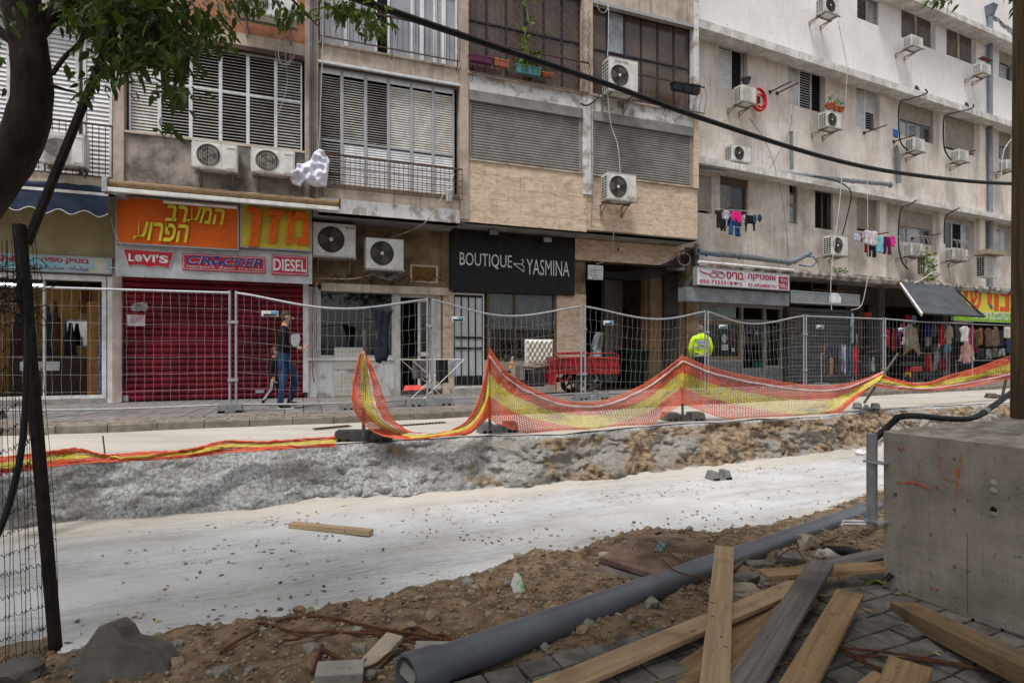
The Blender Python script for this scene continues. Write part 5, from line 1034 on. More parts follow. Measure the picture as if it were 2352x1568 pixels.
# canopy over the shops: a crumbling slab
mb = MB(); n = 140; CO = 1.1
vs = []
for i in range(n + 1):
    x = xs_ + .9 + (xe - xs_) * i / n
    for y, dz in ((0, .05), (-CO, 0), (-CO - .02, -.1), (-CO + .02, -.22), (0, -.18)):
        vs.append((x, y + .03 * noise.noise(Vector((x * 4, dz * 20, 0))) * (y < 0), zCn + dz + .03 * noise.noise(Vector((x * 5, dz * 9, 3)))))
mb.add(vs, [(5 * i + k, 5 * i + (k + 1) % 5, 5 * i + 5 + (k + 1) % 5, 5 * i + 5 + k) for i in range(n) for k in range(5)] + [(0, 4, 3, 2, 1)]); mb.build('shop_canopy', M('crumbling canopy concrete', (.42, .38, .33), (.1, .085, .07), sc=4, r=1, bump=.8, bsc=25, streak=.5), C_)
tg = MB(); gp = thing('weeds', 'small weeds growing on the shop canopy edge', 'plant', FR.pt(RX(1930, 1), 1, zCn), FR.a, 'weeds on the canopy'); tuft(gp, -.3, .3, 0, .18, 60, L=.1, name='leaves')
gp = thing('bush', 'leafy yellow green bush on the canopy below the caged air conditioner', 'plant', FR.pt(RX(2130, .7), .7, zCn), FR.a, 'weeds on the canopy'); mb = MB(); mb.tube([(0, 0, 0), (.1, 0, .5), (.35, 0, .95)], .02, 6); mb.build('stem', m_rust, gp); tuft(gp, -.25, .45, .1, 1.1, 90, M('yellow green bush leaf', (.2, .25, .05), (.1, .16, .04), sc=8), L=.2, name='leaves')
# pipes
m_bp = M('blue grey downpipe', (.2, .25, .29), (.15, .18, .21), sc=4, r=.5)
x_ = RX(2273, .1); t = fthing(FR, 'downpipe', 'blue grey downpipe running down between the right hand windows', 'pipe', x_, .12, 0)
for a, b_ in ((zCn + .1, zL2 - .2), (zL2, zL1 - .2), (zL1, zL0 - .22), (zL0, zL0 + 1.0)): MB().tube([(0, 0, a), (0, 0, b_)], .09, 12).build('pipe', m_bp, t, True)
MB().add([(-.1, -.1, zL0 + .95), (.1, -.1, zL0 + .95), (.1, .1, zL0 + .95), (-.1, .1, zL0 + .95), (-.2, -.2, zL0 + 1.35), (.2, -.2, zL0 + 1.35), (.2, .2, zL0 + 1.35), (-.2, .2, zL0 + 1.35)], [(0, 3, 2, 1), (4, 5, 6, 7), (0, 1, 5, 4), (1, 2, 6, 5), (2, 3, 7, 6), (3, 0, 4, 7)]).build('hopper', m_bp, t)
def hpipe(label, pts, r, off=.25, mat=m_hose):
    a, z_ = R(pts[0][0], pts[0][1], off); t = fthing(FR, 'pipe', label, 'pipe', a, off, z_, 'pipes on the off-white building'); q = []
    for u, v in pts: x, z = R(u, v, off); q.append((x - a, 0, z - z_))
    MB().tube(q, r, 12).build('pipe_run', mat, t, True); 
    for x, y, z in q[:-1]: MB().ring((x, z), r * .9, r * 1.25, -.03, .03, 14).build('collar', mat, t)
    return t
hpipe('long grey pipe lying along the second ledge', [(1604, 382), (1720, 392), (1850, 404), (1960, 416), (2045, 424), (2046, 431)], .075, .3)
hpipe('grey pipe running along the wall just above the optician canopy', [(1604, 578), (1700, 588), (1812, 602), (1826, 598), (1860, 580)], .09, .35)
hpipe('short vertical vent pipe below the potted air conditioner', [(1817, 306), (1819, 388)], .05, .15); hpipe('vertical grey pipe left of the roller shutter windows', [(2058, 340), (2062, 360), (2064, 420)], .08, .15)
# air conditioners
bl = M('blue logo', (.03, .08, .35))
spec = [(1703, 194, 1737, 240, 'small air conditioner with a flower pot on top beside the red hose', 'small', .62), (1682, 331, 1724, 375, 'round fan air conditioner standing on the second ledge', 'spoke', .5), (1893, -10, 1927, 38, 'air conditioner cut by the top edge, on the white wall', 'ring', .62), (2094, 79, 2120, 113, 'small air conditioner below the left curtained window', 'small', .62), (2254, 142, 2276, 174, 'small air conditioner carrying a brown trough at the downpipe', 'small', .62), (1899, 254, 1932, 298, 'air conditioner with three terracotta pots on top', 'spoke', .62), (2099, 315, 2124, 350, 'small air conditioner below the half open roller shutter', 'small', .62), (2203, 342, 2225, 373, 'small air conditioner below the closed roller shutter', 'small', .62), (2313, 366, 2330, 392, 'small air conditioner half hidden by the wooden pole', 'small', .62), (1911, 540, 1947, 588, 'air conditioner with a spiral fan beside the hanging laundry', 'spoke', .62), (2094, 557, 2124, 589, 'left caged air conditioner below the lowest windows', 'small', .62), (2190, 569, 2223, 599, 'right caged air conditioner with junk on its roof', 'small', .62), (2127, 586, 2157, 633, 'tall white air conditioner standing on the canopy beside the bush', 'small', .7), (2263, 588, 2290, 638, 'large air conditioner with boards on top at the right end of the canopy', 'small', .8)]
acs = []
for u0, v0, u1, v1, l, s_, off in spec: acs.append(ac(FR, u0, v0, u1, v1, off, l, s_, wall=0, d=.3, bracket=not ('standing' in l or 'large' in l)))
for i in (10, 11):
    t = acs[i]; mb = MB()
    for k in range(5): x = -.08 + k * .26; mb.tube([(x, .1, .75), (x, -.1, .72), (x + .02, -.16, .5), (x, -.14, .1), (x, .1, -.02)], .014, 5)
    mb.tube([(-.12, -.14, .1), (1.0, -.14, .1)], .012, 5); mb.tube([(-.12, -.14, .6), (1.0, -.14, .6)], .012, 5); mb.build('cage', m_brk, t)
for (u, v, w_, h, l) in ((1899, 252, 15, 14, 'left'), (1914, 256, 11, 12, 'middle'), (1925, 258, 12, 12, 'right')): planter(FR, u, v - h, u + w_, v, .45, l + ' terracotta pot on the air conditioner below the open louvres', m_terra, 26, .25, round_=True)
planter(FR, 1706, 178, 1722, 194, .45, 'dark grey flower pot on the air conditioner near the red hose', M('grey pot', (.06, .065, .07)), 0, round_=True); planter(FR, 2252, 132, 2275, 143, .45, 'brown trough with an iron loop on the air conditioner by the downpipe', M('brown trough', (.15, .06, .035)), 20, .2)
tag(MB().box(0, 1.3, -.3, .3, 0, .16).build('board_stack', M('weathered boards', (.35, .29, .22), (.25, .2, .15), sc=12, r=.9), None, loc=FR.pt(RX(2250, .8), .8, RZ(2263, 587, .8) + .02), rot=FR.a), 'stack of weathered boards on the rightmost large air conditioner', 'boards')
# red hose reel
x_, z_ = R(1744, 229, .3); t = fthing(FR, 'hose_coil', 'coil of bright red hose on the wall beside the small air conditioner', 'hose', x_, .3, z_); mb = MB(); mb.tube([(.29 * math.cos(a) * (1 + .03 * math.sin(3 * a)), .03 * math.sin(a * .2), .34 * math.sin(a)) for a in [k * .25 for k in range(76)]], .035, 7); mb.tube([(.17 * math.cos(a), -.03, .2 * math.sin(a) - .05) for a in [k * .25 for k in range(50)]], .03, 7); mb.build('hose', M('red hose', (.55, .02, .03), r=.5), t, True); MB().box(-.05, .05, 0, .28, -.1, .1).build('hook', m_rust, t)
# clothes line arms and laundry
def arm(u, v, L_, label): x, z = R(u, v, 0); t = fthing(FR, 'clothesline_bracket', label, 'bracket', x, .0, z, 'clothes line arms'); MB().tube([(0, 0, 0), (.0, -L_, .0)], .022, 6).build('rod', m_rust, t); MB().box(-.05, .05, -.03, .0, -.05, .05).build('plate', m_rust, t)
arm(1784, 215, .0 + .8, 'rusty clothes line arm left of the white louvre window'); arm(1768, 212, .8, 'rusty clothes line arm just below the small grey pot'); arm(1984, 306, .8, 'rusty arm below the second louvred window'); arm(2052, 326, .8, 'long dark arm carrying the blue cloth'); arm(2094, 330, .7, 'yellowish arm left of the half open roller window'); arm(2195, 358, .7, 'yellowish arm below the closed roller window'); arm(1975, 546, 1.0, 'wooden arm holding the left end of the right hand laundry'); arm(2094, 548, 1.0, 'wooden arm holding the right end of the right hand laundry'); arm(1645, 487, .7, 'left arm of the laundry line below the half shuttered window')
NV = lambda x, y: ((1760 + x / 8.71) * .91875, (500 + y / 8.71) * .91875)
def lnd(x0, y0, x1, y1, poly, c, name, label, c2=None, off=.75, group='clothes on the left laundry line'):
    (u0, v0), (u1, v1) = NV(x0, y0), NV(x1, y1); cloth(FR, u0, v0, u1, v1, off, poly, M('laundry ' + label[:20], c, c2 or tuple(q * .6 for q in c), sc=7 if not c2 else 26, r=.95), name, label, group=group, fold=.05)
lnd(270, 245, 385, 620, PANTS, (.02, .02, .022), 'trousers', 'black trousers, leftmost on the laundry line below the half shuttered window'); lnd(390, 210, 595, 440, SHIRT, (.55, .52, .65), 'shirt', 'lilac white top on the laundry line beside the black trousers', off=.8); lnd(365, 400, 470, 685, PANTS, (.02, .02, .022), 'trousers', 'second pair of black trousers hanging under the lilac white top', off=.74)
lnd(498, 330, 600, 580, PANTS, (.02, .02, .07), 'trousers', 'dark navy trousers behind the lilac white top', off=.7); lnd(545, 310, 640, 765, [(.3, 1), (1, 1), (.85, 0), (0, 0)], (.03, .09, .25), 'jeans', 'long blue jeans leg left of the bright pink top'); lnd(610, 240, 822, 520, [(0, 1), (1, 1), (.95, .1), (.6, 0), (.3, .25), (0, .2)], (.75, .02, .2), 'towel', 'bright pink top on the laundry line', off=.82); lnd(630, 450, 815, 590, TOWEL, (.03, .1, .26), 'shorts', 'blue denim shorts with a red hem under the pink top', off=.78); lnd(670, 590, 775, 805, TOWEL, (.015, .06, .2), 'jeans', 'blue denim leg hanging lowest, right of the long jeans leg', off=.76)
lnd(835, 310, 893, 525, SLIM, (.05, .05, .06), 'scarf', 'black and white striped scarf right of the pink top', (.6, .6, .65)); lnd(885, 320, 1105, 715, [(0, 1), (1, 1), (1, .1), (.85, .1), (.75, .5), (.25, .5), (.22, 0), (0, 0)], (.015, .015, .02), 'jumper', 'black jumper with long dangling sleeves on the laundry line', off=.73); lnd(1060, 310, 1150, 530, SHIRT, (.03, .12, .16), 'shirt', 'teal garment near the right end of the laundry line', off=.77); lnd(1150, 305, 1265, 490, [(.3, 1), (.6, .95), (1, .5), (.5, 0), (0, .3), (.1, .8)], (.03, .05, .09), 'jacket', 'dark blue jacket, rightmost on the same laundry line as the pink top', off=.78)
V8 = lambda x, y: (1764 + x / 3.97, 395 + y / 3.97)
def ln2(x0, y0, x1, y1, poly, c, name, label, c2=None, off=.8):
    (u0, v0), (u1, v1) = V8(x0, y0), V8(x1, y1); cloth(FR, u0, v0, u1, v1, off, poly, M('laundry ' + label[:22], c, c2 or tuple(q * .6 for q in c), sc=7 if not c2 else 26, r=.95), name, label, group='clothes on the right laundry line', fold=.05)
ln2(783, 560, 840, 640, TOWEL, (.5, .5, .55), 'towel', 'striped white cloth, leftmost on the laundry line in front of the closed shutter', (.2, .2, .3)); ln2(835, 555, 862, 640, TOWEL, (.3, .02, .07), 'towel', 'crimson cloth on the right hand laundry line', off=.76); ln2(855, 545, 885, 615, TOWEL, (.4, .4, .45), 'shirt', 'grey patterned cloth next to the crimson one', (.15, .15, .2)); ln2(882, 530, 998, 680, TOWEL, (.62, .56, .6), 'towel', 'large pinkish white towel on the right hand laundry line', off=.84); ln2(878, 640, 915, 740, TOWEL, (.3, .01, .02), 'shirt', 'dark red garment hanging below the pinkish towel', off=.78); ln2(905, 650, 985, 782, PANTS, (.02, .02, .02), 'trousers', 'black trousers below the pinkish towel'); ln2(975, 575, 1050, 745, TOWEL, (.2, .5, .58), 'towel', 'light turquoise towel on the right hand laundry line', off=.82); ln2(1045, 585, 1120, 755, PANTS, (.12, .01, .07), 'trousers', 'plum coloured leggings right of the turquoise towel'); ln2(1115, 578, 1160, 685, SHIRT, (.7, .05, .3), 'shirt', 'small bright pink shirt at the right end of the laundry line')
(u, v) = (2052, 298); cloth(FR, 2051, 296, 2062, 318, .7, TOWEL, M('blue cloth', (.02, .1, .4)), 'cloth', 'small bright blue cloth hanging from the long dark arm', 'cloth')
for l, pts, o_ in (('upper line of the left laundry', [(1640, 480), (1690, 483), (1755, 487)], .8), ('upper line of the right laundry', [(1960, 535), (2010, 530), (2070, 545)], .8)): cable('clothes_line', l, [rp(u, v, o_) for u, v in pts], .008, m_cabw, cat='clothes line', group='clothes lines')
wl = [('long white cable swinging from the second ledge down in front of the shutter shop', [(1934, 395), (1930, 450), (1922, 520), (1912, 600), (1908, 660), (1910, 712)], 1.3, .012), ('thin white cable from the upper wall down to the louvred air conditioner', [(1925, 48), (1935, 100), (1945, 155), (1943, 220), (1940, 290)], .7, .012), ('beige cable sagging before the clothes stall', [(1992, 400), (1993, 520), (1994, 620), (1985, 680), (1975, 705), (1955, 712)], 1.3, .012), ('thin grey cable slanting down the beige wall', [(1720, 270), (1760, 330), (1790, 420), (1805, 520), (1812, 590)], .3, .009), ('white cable looping under the second ledge near the roller window', [(2110, 445), (2135, 440), (2150, 420), (2155, 400)], .5, .01), ('long grey cable crossing the wall below the top louvres', [(1764, 395), (1800, 330), (1818, 285), (1816, 262)], .25, .012), ('dark hose curling round the second ledge beside the roller window', [(2125, 205), (2128, 215), (2090, 228), (2066, 240), (2067, 320), (2085, 345)], .62, .025), ('dark hose curling round the ledge by the closed roller', [(2236, 240), (2230, 250), (2180, 262), (2168, 275), (2169, 340), (2185, 368)], .62, .025), ('dark hose on the lowest windows, left of the roller', [(2105, 460), (2090, 470), (2068, 485), (2064, 560), (2072, 600), (2085, 618)], .62, .025), ('dark hose on the lowest windows, right pair', [(2203, 478), (2180, 490), (2170, 505), (2169, 560)], .62, .025), ('white hose end lying over the canopy edge', [(2160, 632), (2145, 625), (2120, 640), (2098, 652)], 1.15, .02), ('white hose beside the wooden pole on the upper right', [(2323, 320), (2305, 350), (2300, 420), (2306, 500)], .5, .02), ('blue hose loop on the wall above the optician', [(1852, 590), (1868, 590), (1874, 602), (1862, 612), (1835, 608)], .3, .018), ('bright blue cable at the left end of the canopy', [(1610, 583), (1630, 586), (1655, 590)], .5, .018), ('black wires running along the second ledge', [(1870, 405), (1900, 410), (1940, 425), (1955, 448), (1945, 500), (1935, 540)], .6, .02), ('string of small white shells hanging on the beige wall', [(1770, 395), (1771, 460), (1772, 530), (1772, 600)], .3, .01)]
for l, pts, o_, r_ in wl: cable('cable', l, [rp(u, v, o_) for u, v in pts], r_, m_cabb if 'blue' in l else m_cab if ('dark' in l or 'black' in l) else m_cabw if 'grey' not in l else m_hose, group='cables on the off-white building')
for u, v, l in ((2102, 198, 'left'), (2217, 240, 'right')):
    x_, z_ = R(u, v + 12, .4); o = puffy([(0, .1), (.05, .04), (.2, 0), (.3, .05), (.2, .16), (.12, .26), (.03, .28), (0, .2), (-.05, .2)], .05, .02).build('pigeon', M('pigeon grey', (.06, .06, .07)), None, True, loc=FR.pt(x_, .4, zL1 + .0), rot=FR.a); tag(o, l + ' dark pigeon sitting on the upper ledge', 'pigeon', 'pigeons')

# ---- shops of the right building
SO = -.5                                                       # shop fronts stand back
m_boxm = M('galvanised shutter box', (.27, .29, .31), (.2, .21, .22), sc=3, r=.5, metal=.4, streak=.3)
t, w_, h = boxsign('shop_sign', 'white optician sign with red Hebrew lettering and spectacles', 1600, 612, 1813, 668, 1.12, .14, M('optician panel', (.66, .66, .68), (.6, .6, .62), r=.4, streak=.15), FR, .02)
mr = M('wine red print', (.4, .02, .05)); text(H('בוריס'), t, w_ * .3, w_ * .48, h * .44, h * .85, -.004, mr, .006, off=.02); text(H('אופטיקה'), t, w_ * .53, w_ * .84, h * .44, h * .85, -.004, mr, .006, off=.02)
text('050-7353318:' + H('נייד'), t, w_ * .03, w_ * .46, h * .1, h * .32, -.004, mr, .006, off=.004); text('03-6826850.' + H('טל'), t, w_ * .53, w_ * .85, h * .1, h * .32, -.004, mr, .006, off=.004)
MB().box(w_ * .875, w_ * .98, -.006, 0, h * .08, h * .82).build('red_badge', mr, t); text(H('נוסד'), t, w_ * .89, w_ * .965, h * .5, h * .7, -.008, m_wl, .003); text('1978-' + 'ב', t, w_ * .885, w_ * .97, h * .16, h * .4, -.008, m_wl, .003)
mb = MB(); q = lambda x, z: (w_ * x, -.008, h * z)
for c in (.17, .245): mb.tube([q(c + .035 * math.cos(a), .6 + .14 * math.sin(a)) for a in [k * .4 for k in range(17)]], .012, 5)
mb.tube([q(.13, .6), q(.04, .74), q(.03, .82)], .016, 5); mb.tube([q(.28, .66), q(.26, .8), q(.15, .84)], .012, 5); mb.build('spectacles_mark', mr, t); MB().box(w_ * .5 - .006, w_ * .5 + .006, -.006, .0, .02, h - .02).build('panel_joint', m_galv, t)
x_, z_ = R(1598, 606, 1.12); o = fthing(FR, 'lamp_rail', 'white tube running along the top of the optician sign', 'rail', x_, 1.22, RZ(1700, 610, 1.2)); MB().tube([(0, 0, 0), (RX(1822, 1.22) - x_, 0, 0)], .035, 8).build('tube', m_white, o, True)
sh = winpart(C_, 'shutter_box'); a, b_ = RX(1578, .95), RX(1812, .95); MB().box(a, b_, -.95, -.6, RZ(1700, 697, .95), RZ(1700, 668, .95) + .02).build('casing', m_boxm, sh)
sh = winpart(C_, 'shutter_box'); a, b_ = RX(1816, .95), RX(1974, .95); z0, z1 = RZ(1900, 699, .95), RZ(1900, 672, .95); MB().box(a, b_, -.95, -.6, z0, z1).build('casing', m_boxm, sh); mb = MB(); frame(mb, a, b_, z0, z1, -.965, .03, .02); mb.build('frame', m_galv, sh)
MB().prism([(a + 1.75 + .0, z0 + .06), (a + 2.3, z0 + .06), (a + 2.3, z0 + .25), (a + 2.15, z0 + .38), (a + 1.9, z0 + .38), (a + 1.75, z0 + .25)], -.97, -.955).build('white_sticker', m_wl, sh)
# walls, piers behind
mb = MB(); zc = zCn - .15; xo0, xo1 = RX(1578, SO), RX(1796, SO); xg0, xg1 = RX(1802, SO), RX(1960, SO)
mb.box(-.6, xo0, .3, .9, 0, zc); mb.box(xo1, xg0, .3, .8, 0, zc); mb.box(xg1, xg1 + .25, .3, .8, 0, zc); mb.box(-.6, xe, .3, .5, RZ(1800, 700, SO) + .15, zc); mb.build('shop_wall', M('dark shop wall', (.12, .1, .085), (.08, .065, .055), sc=2, r=.9), C_)
ztr = RZ(1700, 706, SO)
op = winpart(C_, 'shop_front'); m_br = M('weathered brass frame', (.28, .2, .09), (.2, .15, .08), sc=6, r=.5); mb = MB(); y = .5
cols_ = [1578, 1700, 1752, 1790]; 
for u in cols_: mb.box(RX(u, SO), RX(u, SO) + .09, y - .05, y + .05, 0, ztr)
mb.box(xo0, xo1, y - .05, y + .05, ztr, ztr + .1); zt2_ = RZ(1700, 733, SO); mb.box(xo0, xo1, y - .04, y + .04, zt2_ - .08, zt2_); mb.box(xo0, RX(1700, SO), y - .04, y + .04, .75, .84); mb.box(RX(1752, SO), xo1, y - .04, y + .04, .55, .62); mb.box(RX(1700, SO), RX(1752, SO), y - .03, y + .03, .1, .3); mb.build('frame', M('aluminium shop frame', (.35, .32, .28), sc=5, r=.5), op)
mb = MB(); frame(mb, xo0 + .1, RX(1700, SO) - .02, .86, zt2_ - .1, y - .045, .07, .06); mb.build('inner_frame', m_br, op)
MB().box(xo0, xo1, y - .02, y + .1, 0, .55).build('parapet', M('grey lower panel', (.22, .23, .24), r=.6), op); MB().box(xo0, RX(1700, SO), y - .03, y - .021, .55, .75).build('lower_panel', MT['grey lower panel'], op)
MB().box(xo0 + .05, xo1, y + .01, y + .016, .8, zt2_).build('pane', m_glasss, op); MB().box(xo0 + .1, RX(1690, SO), y, y + .02, zt2_ + .02, ztr).build('transom_pane', M('green transom', (.3, .4, .35), (.2, .3, .26), sc=3, r=.2), op)
mb = MB(); mb.box(xo0, xo1, 2.3, 2.4, 0, 3, 0); mb.box(xo0 - .05, xo0, .6, 2.3, 0, 3, 0); mb.box(xo1, xo1 + .05, .6, 2.3, 0, 3, 0); mb.box(xo0, xo1, .6, 2.3, 2.9, 3, 0); mb.build('shop_room', M('dim green room', (.07, .085, .07), (.04, .05, .04), sc=1.5), op)
def stick(u0, v0, u1, v1, label, mat=m_wl, round_=False):
    a, zt = R(u0, v0, SO + .03); b_, zb = R(u1, v1, SO + .03); t = fthing(FR, 'sticker', label, 'sticker', a, SO + .03, zb, 'stickers on the optician window'); w_, h = b_ - a, zt - zb
    (MB().prism([(w_ / 2 + w_ / 2 * math.cos(k * .35), h / 2 + h / 2 * math.sin(k * .35)) for k in range(18)], 0, .004) if round_ else MB().box(0, w_, 0, .004, 0, h)).build('sheet', mat, t); 
    mb = MB(); [mb.box(w_ * .2, w_ * .8, -.003, 0, h * z, h * z + .012) for z in (.3, .5, .7)]; mb.build('print', m_txtb, t)
stick(1658, 767, 1669, 788, 'oval white sticker on the optician window', round_=True); stick(1658, 791, 1672, 804, 'square white notice below the oval sticker'); stick(1681, 799, 1687, 807, 'tiny white notice on the optician door post'); stick(1734, 758, 1741, 769, 'pale green round sticker on the right optician pane', M('mint', (.3, .5, .4)), True)
for k, (u0, v0, u1, v1, c, l) in enumerate(((1700, 770, 1716, 790, (.45, .25, .08), 'yellow display card in the optician window'), (1750, 720, 1762, 860, (.5, .5, .48), 'pale curtain strip at the right of the optician window'), (1680, 750, 1690, 800, (.3, .03, .05), 'red item displayed in the optician shop'), (1730, 830, 1750, 862, (.03, .25, .27), 'teal brochure in the optician window'))): cloth(FR, u0, v0, u1, v1, SO - .5, TOWEL, cm(c), 'display_item', l, 'display', 'items displayed in the optician shop', depth=.02)
# grey rolled shutter
S3 = thing('roller_shutter', 'grey closed roller shutter between the optician and the clothes stall', 'shutter', FR.pt(xg0, SO, 0), FR.a); curtain_slats(S3, 0, xg1 - xg0, .02, RZ(1880, 708, SO), 0, .13, M('grey steel shutter', (.2, .2, .2), (.14, .14, .14), sc=3, r=.5, streak=.3), objs=True, d=.04); MB().box(-.08, -.0, -.06, .06, 0, 2.9).build('guide_rail', m_boxm, S3); MB().box(xg1 - xg0, xg1 - xg0 + .08, -.06, .06, 0, 2.9).build('guide_rail', m_boxm, S3)
mb = MB(); mb.box(RX(1820, .3), RX(1948, .3), .1, .2, RZ(1880, 668, 0), zc, 0); mb.build('transom', m_void, C_)
mb = MB(); a, b_ = RX(1862, 0), RX(1935, 0); z0, z1 = RZ(1890, 668, 0), RZ(1890, 640, 0)
frame(mb, a, b_, z0, z1, -.05, .04, .05); mb.box((a + b_) / 2 - .02, (a + b_) / 2 + .02, -.05, 0, z0, z1); mb.build('transom_frame', M('old wood', (.2, .15, .1)), C_)
# clothes stall bay
xc0 = RX(1985, SO); mb = MB(); mb.box(xc0, xe, 2.8, 2.9, 0, 3.4, 0); mb.box(xc0 - .05, xc0, .7, 2.8, 0, 3.4, 0); mb.box(xc0, xe, .5, 2.8, 3.3, 3.4, 0); mb.build('shop_room', m_void, C_)
for u in (2032, 2180): MB().box(RX(u, 0), RX(u, 0) + .35, .2, .6, 0, zc).build('pillar', M('grey pillar', (.2, .19, .18)), C_)
# awning, dark grey: from the wall (1.0) out to 2.6
aw = [(2058, 661, 1.0), (2236, 668, 1.0), (2322, 728, 3.0), (2120, 724, 3.0)]
zA, zB = zCn - .12, RZ(2258, 727, 2.9)
xa0 = RX(2056, 1.0); xa1 = RX(2205, 1.0)
t = fthing(FR, 'awning', 'dark grey sloping fabric awning over the clothes stall', 'awning', xa0, 1.1, zA)
Lw = RX(2262, 2.9) - RX(2124, 2.9); x_s = RX(2124, 2.9) - xa0; dn = zB - zA
vs = []; fs = []; n = 24
for i in range(n + 1):
    for j in range(9):
        s_ = i / n; q = j / 8; vs.append((s_ * Lw + x_s * 0 + (x_s) * q * 1.0, -1.8 * q, dn * q - .09 * math.sin(math.pi * q) * (1 + .5 * math.sin(s_ * 9)) + .012 * noise.noise(Vector((s_ * 6, q * 4, 0)))))
for i in range(n):
    for j in range(8): a = 9 * i + j; fs.append((a, a + 1, a + 10, a + 9))
m_awn = M('dark grey awning cloth', (.075, .08, .09), (.055, .06, .065), sc=2, r=.85, speck=.2); MB().add(vs, fs).build('fabric', m_awn, t, True)
MB().tube([(x_s, -1.8, dn), (x_s + Lw, -1.8, dn)], .03, 8).build('front_bar', m_dark, t); MB().bar((.02, -.05, -.06), (x_s, -1.72, dn - .02), .05, .09).build('side_arm', m_white, t); MB().bar((Lw, -.05, -.06), (x_s + Lw, -1.78, dn), .04, .05).build('side_arm', m_dark, t)
t, w_, h = boxsign('shop_sign', 'yellow pet shop sign with big red Hebrew letters at the right end', 2190, 660, 2420, 746, 1.0, .1, M('yellow green sign', (.6, .5, .05), (.5, .5, .06), sc=1, r=.5), FR, .01)
wv = lambda u: RX(u, 1.0) - RX(2190, 1.0)
MB().box(.01, w_ - .01, -.004, 0, .01, h * .3).build('green_band', M('sign green', (.22, .42, .04)), t); text('ש', t, wv(2228), wv(2254), h * .38, h * .98, -.004, M('sign orange red', (.65, .09, .03)), .01, off=.03); text('י', t, wv(2214), wv(2223), h * .6, h * .98, -.004, MT['sign orange red'], .01, off=.03); text('נוי'[::-1], t, wv(2268), wv(2318), h * .38, h * .98, -.004, MT['sign orange red'], .01, off=.03)
text(H('כל-בו לחיות מחמד'), t, wv(2257), wv(2318), h * .2, h * .34, -.006, m_wl, .006); text(H('ציפורים דגים מזון אביזרים'), t, wv(2238), wv(2335), h * .05, h * .18, -.006, m_wl, .006)
mb = MB(); mb.prism([(wv(2268), h * .75), (wv(2272), h * .72), (wv(2281), h * .45), (wv(2277), h * .4), (wv(2270), h * .55)], -.01, -.004); mb.build('parrot_print', M('grey parrot print', (.12, .13, .18)), t)
mb = MB(); mb.prism([(wv(2200), h * .95), (wv(2207), h * .95), (wv(2210), h * .6), (wv(2220), h * .4), (wv(2206), h * .45), (wv(2202), h * .7)], -.01, -.004); mb.build('dog_print', M('brown dog print', (.3, .18, .1), (.1, .08, .06), sc=9), t)
# clothes rails and garments
Q5 = lambda x, y: ((2280 + x / 6.03) * .91875, (700 + y / 6.03) * .91875); Q4 = lambda x, y: ((2040 + x / 8.71) * .91875, (780 + y / 8.71) * .91875)
def rail(u0, v0, u1, off, label, z_=None, low=.15):
    a, z = FR.W(u0, v0, off); b_ = RX(u1, off); t = fthing(FR, 'clothes_rail', label, 'clothes rail', a, off, 0, 'clothes rails of the stall'); MB().tube([(0, 0, z), (b_ - a, 0, z)], .016, 8).build('bar', m_galv, t)
    for x in (.03, b_ - a - .03): MB().tube([(x, 0, .06), (x, 0, z)], .014, 8).build('leg', m_galv, t); MB().tube([(x, -.25, .06), (x, -.22, .09), (x, .22, .09), (x, .25, .06)], .014, 8).build('foot', m_galv, t)
rail(1885, 812, 1960, 1.0, 'low chrome rail of trousers before the grey shutter'); rail(2075, 738, 2175, 1.1, 'left rail of winter coats under the awning'); rail(2180, 742, 2330, 1.0, 'right rail of brown coats under the awning'); rail(2195, 868 - 40, 2330, .6, 'lower rail of trousers on the far right'); rail(1965, 830, 2030, .3, 'rail of dark trousers in the shop entrance')
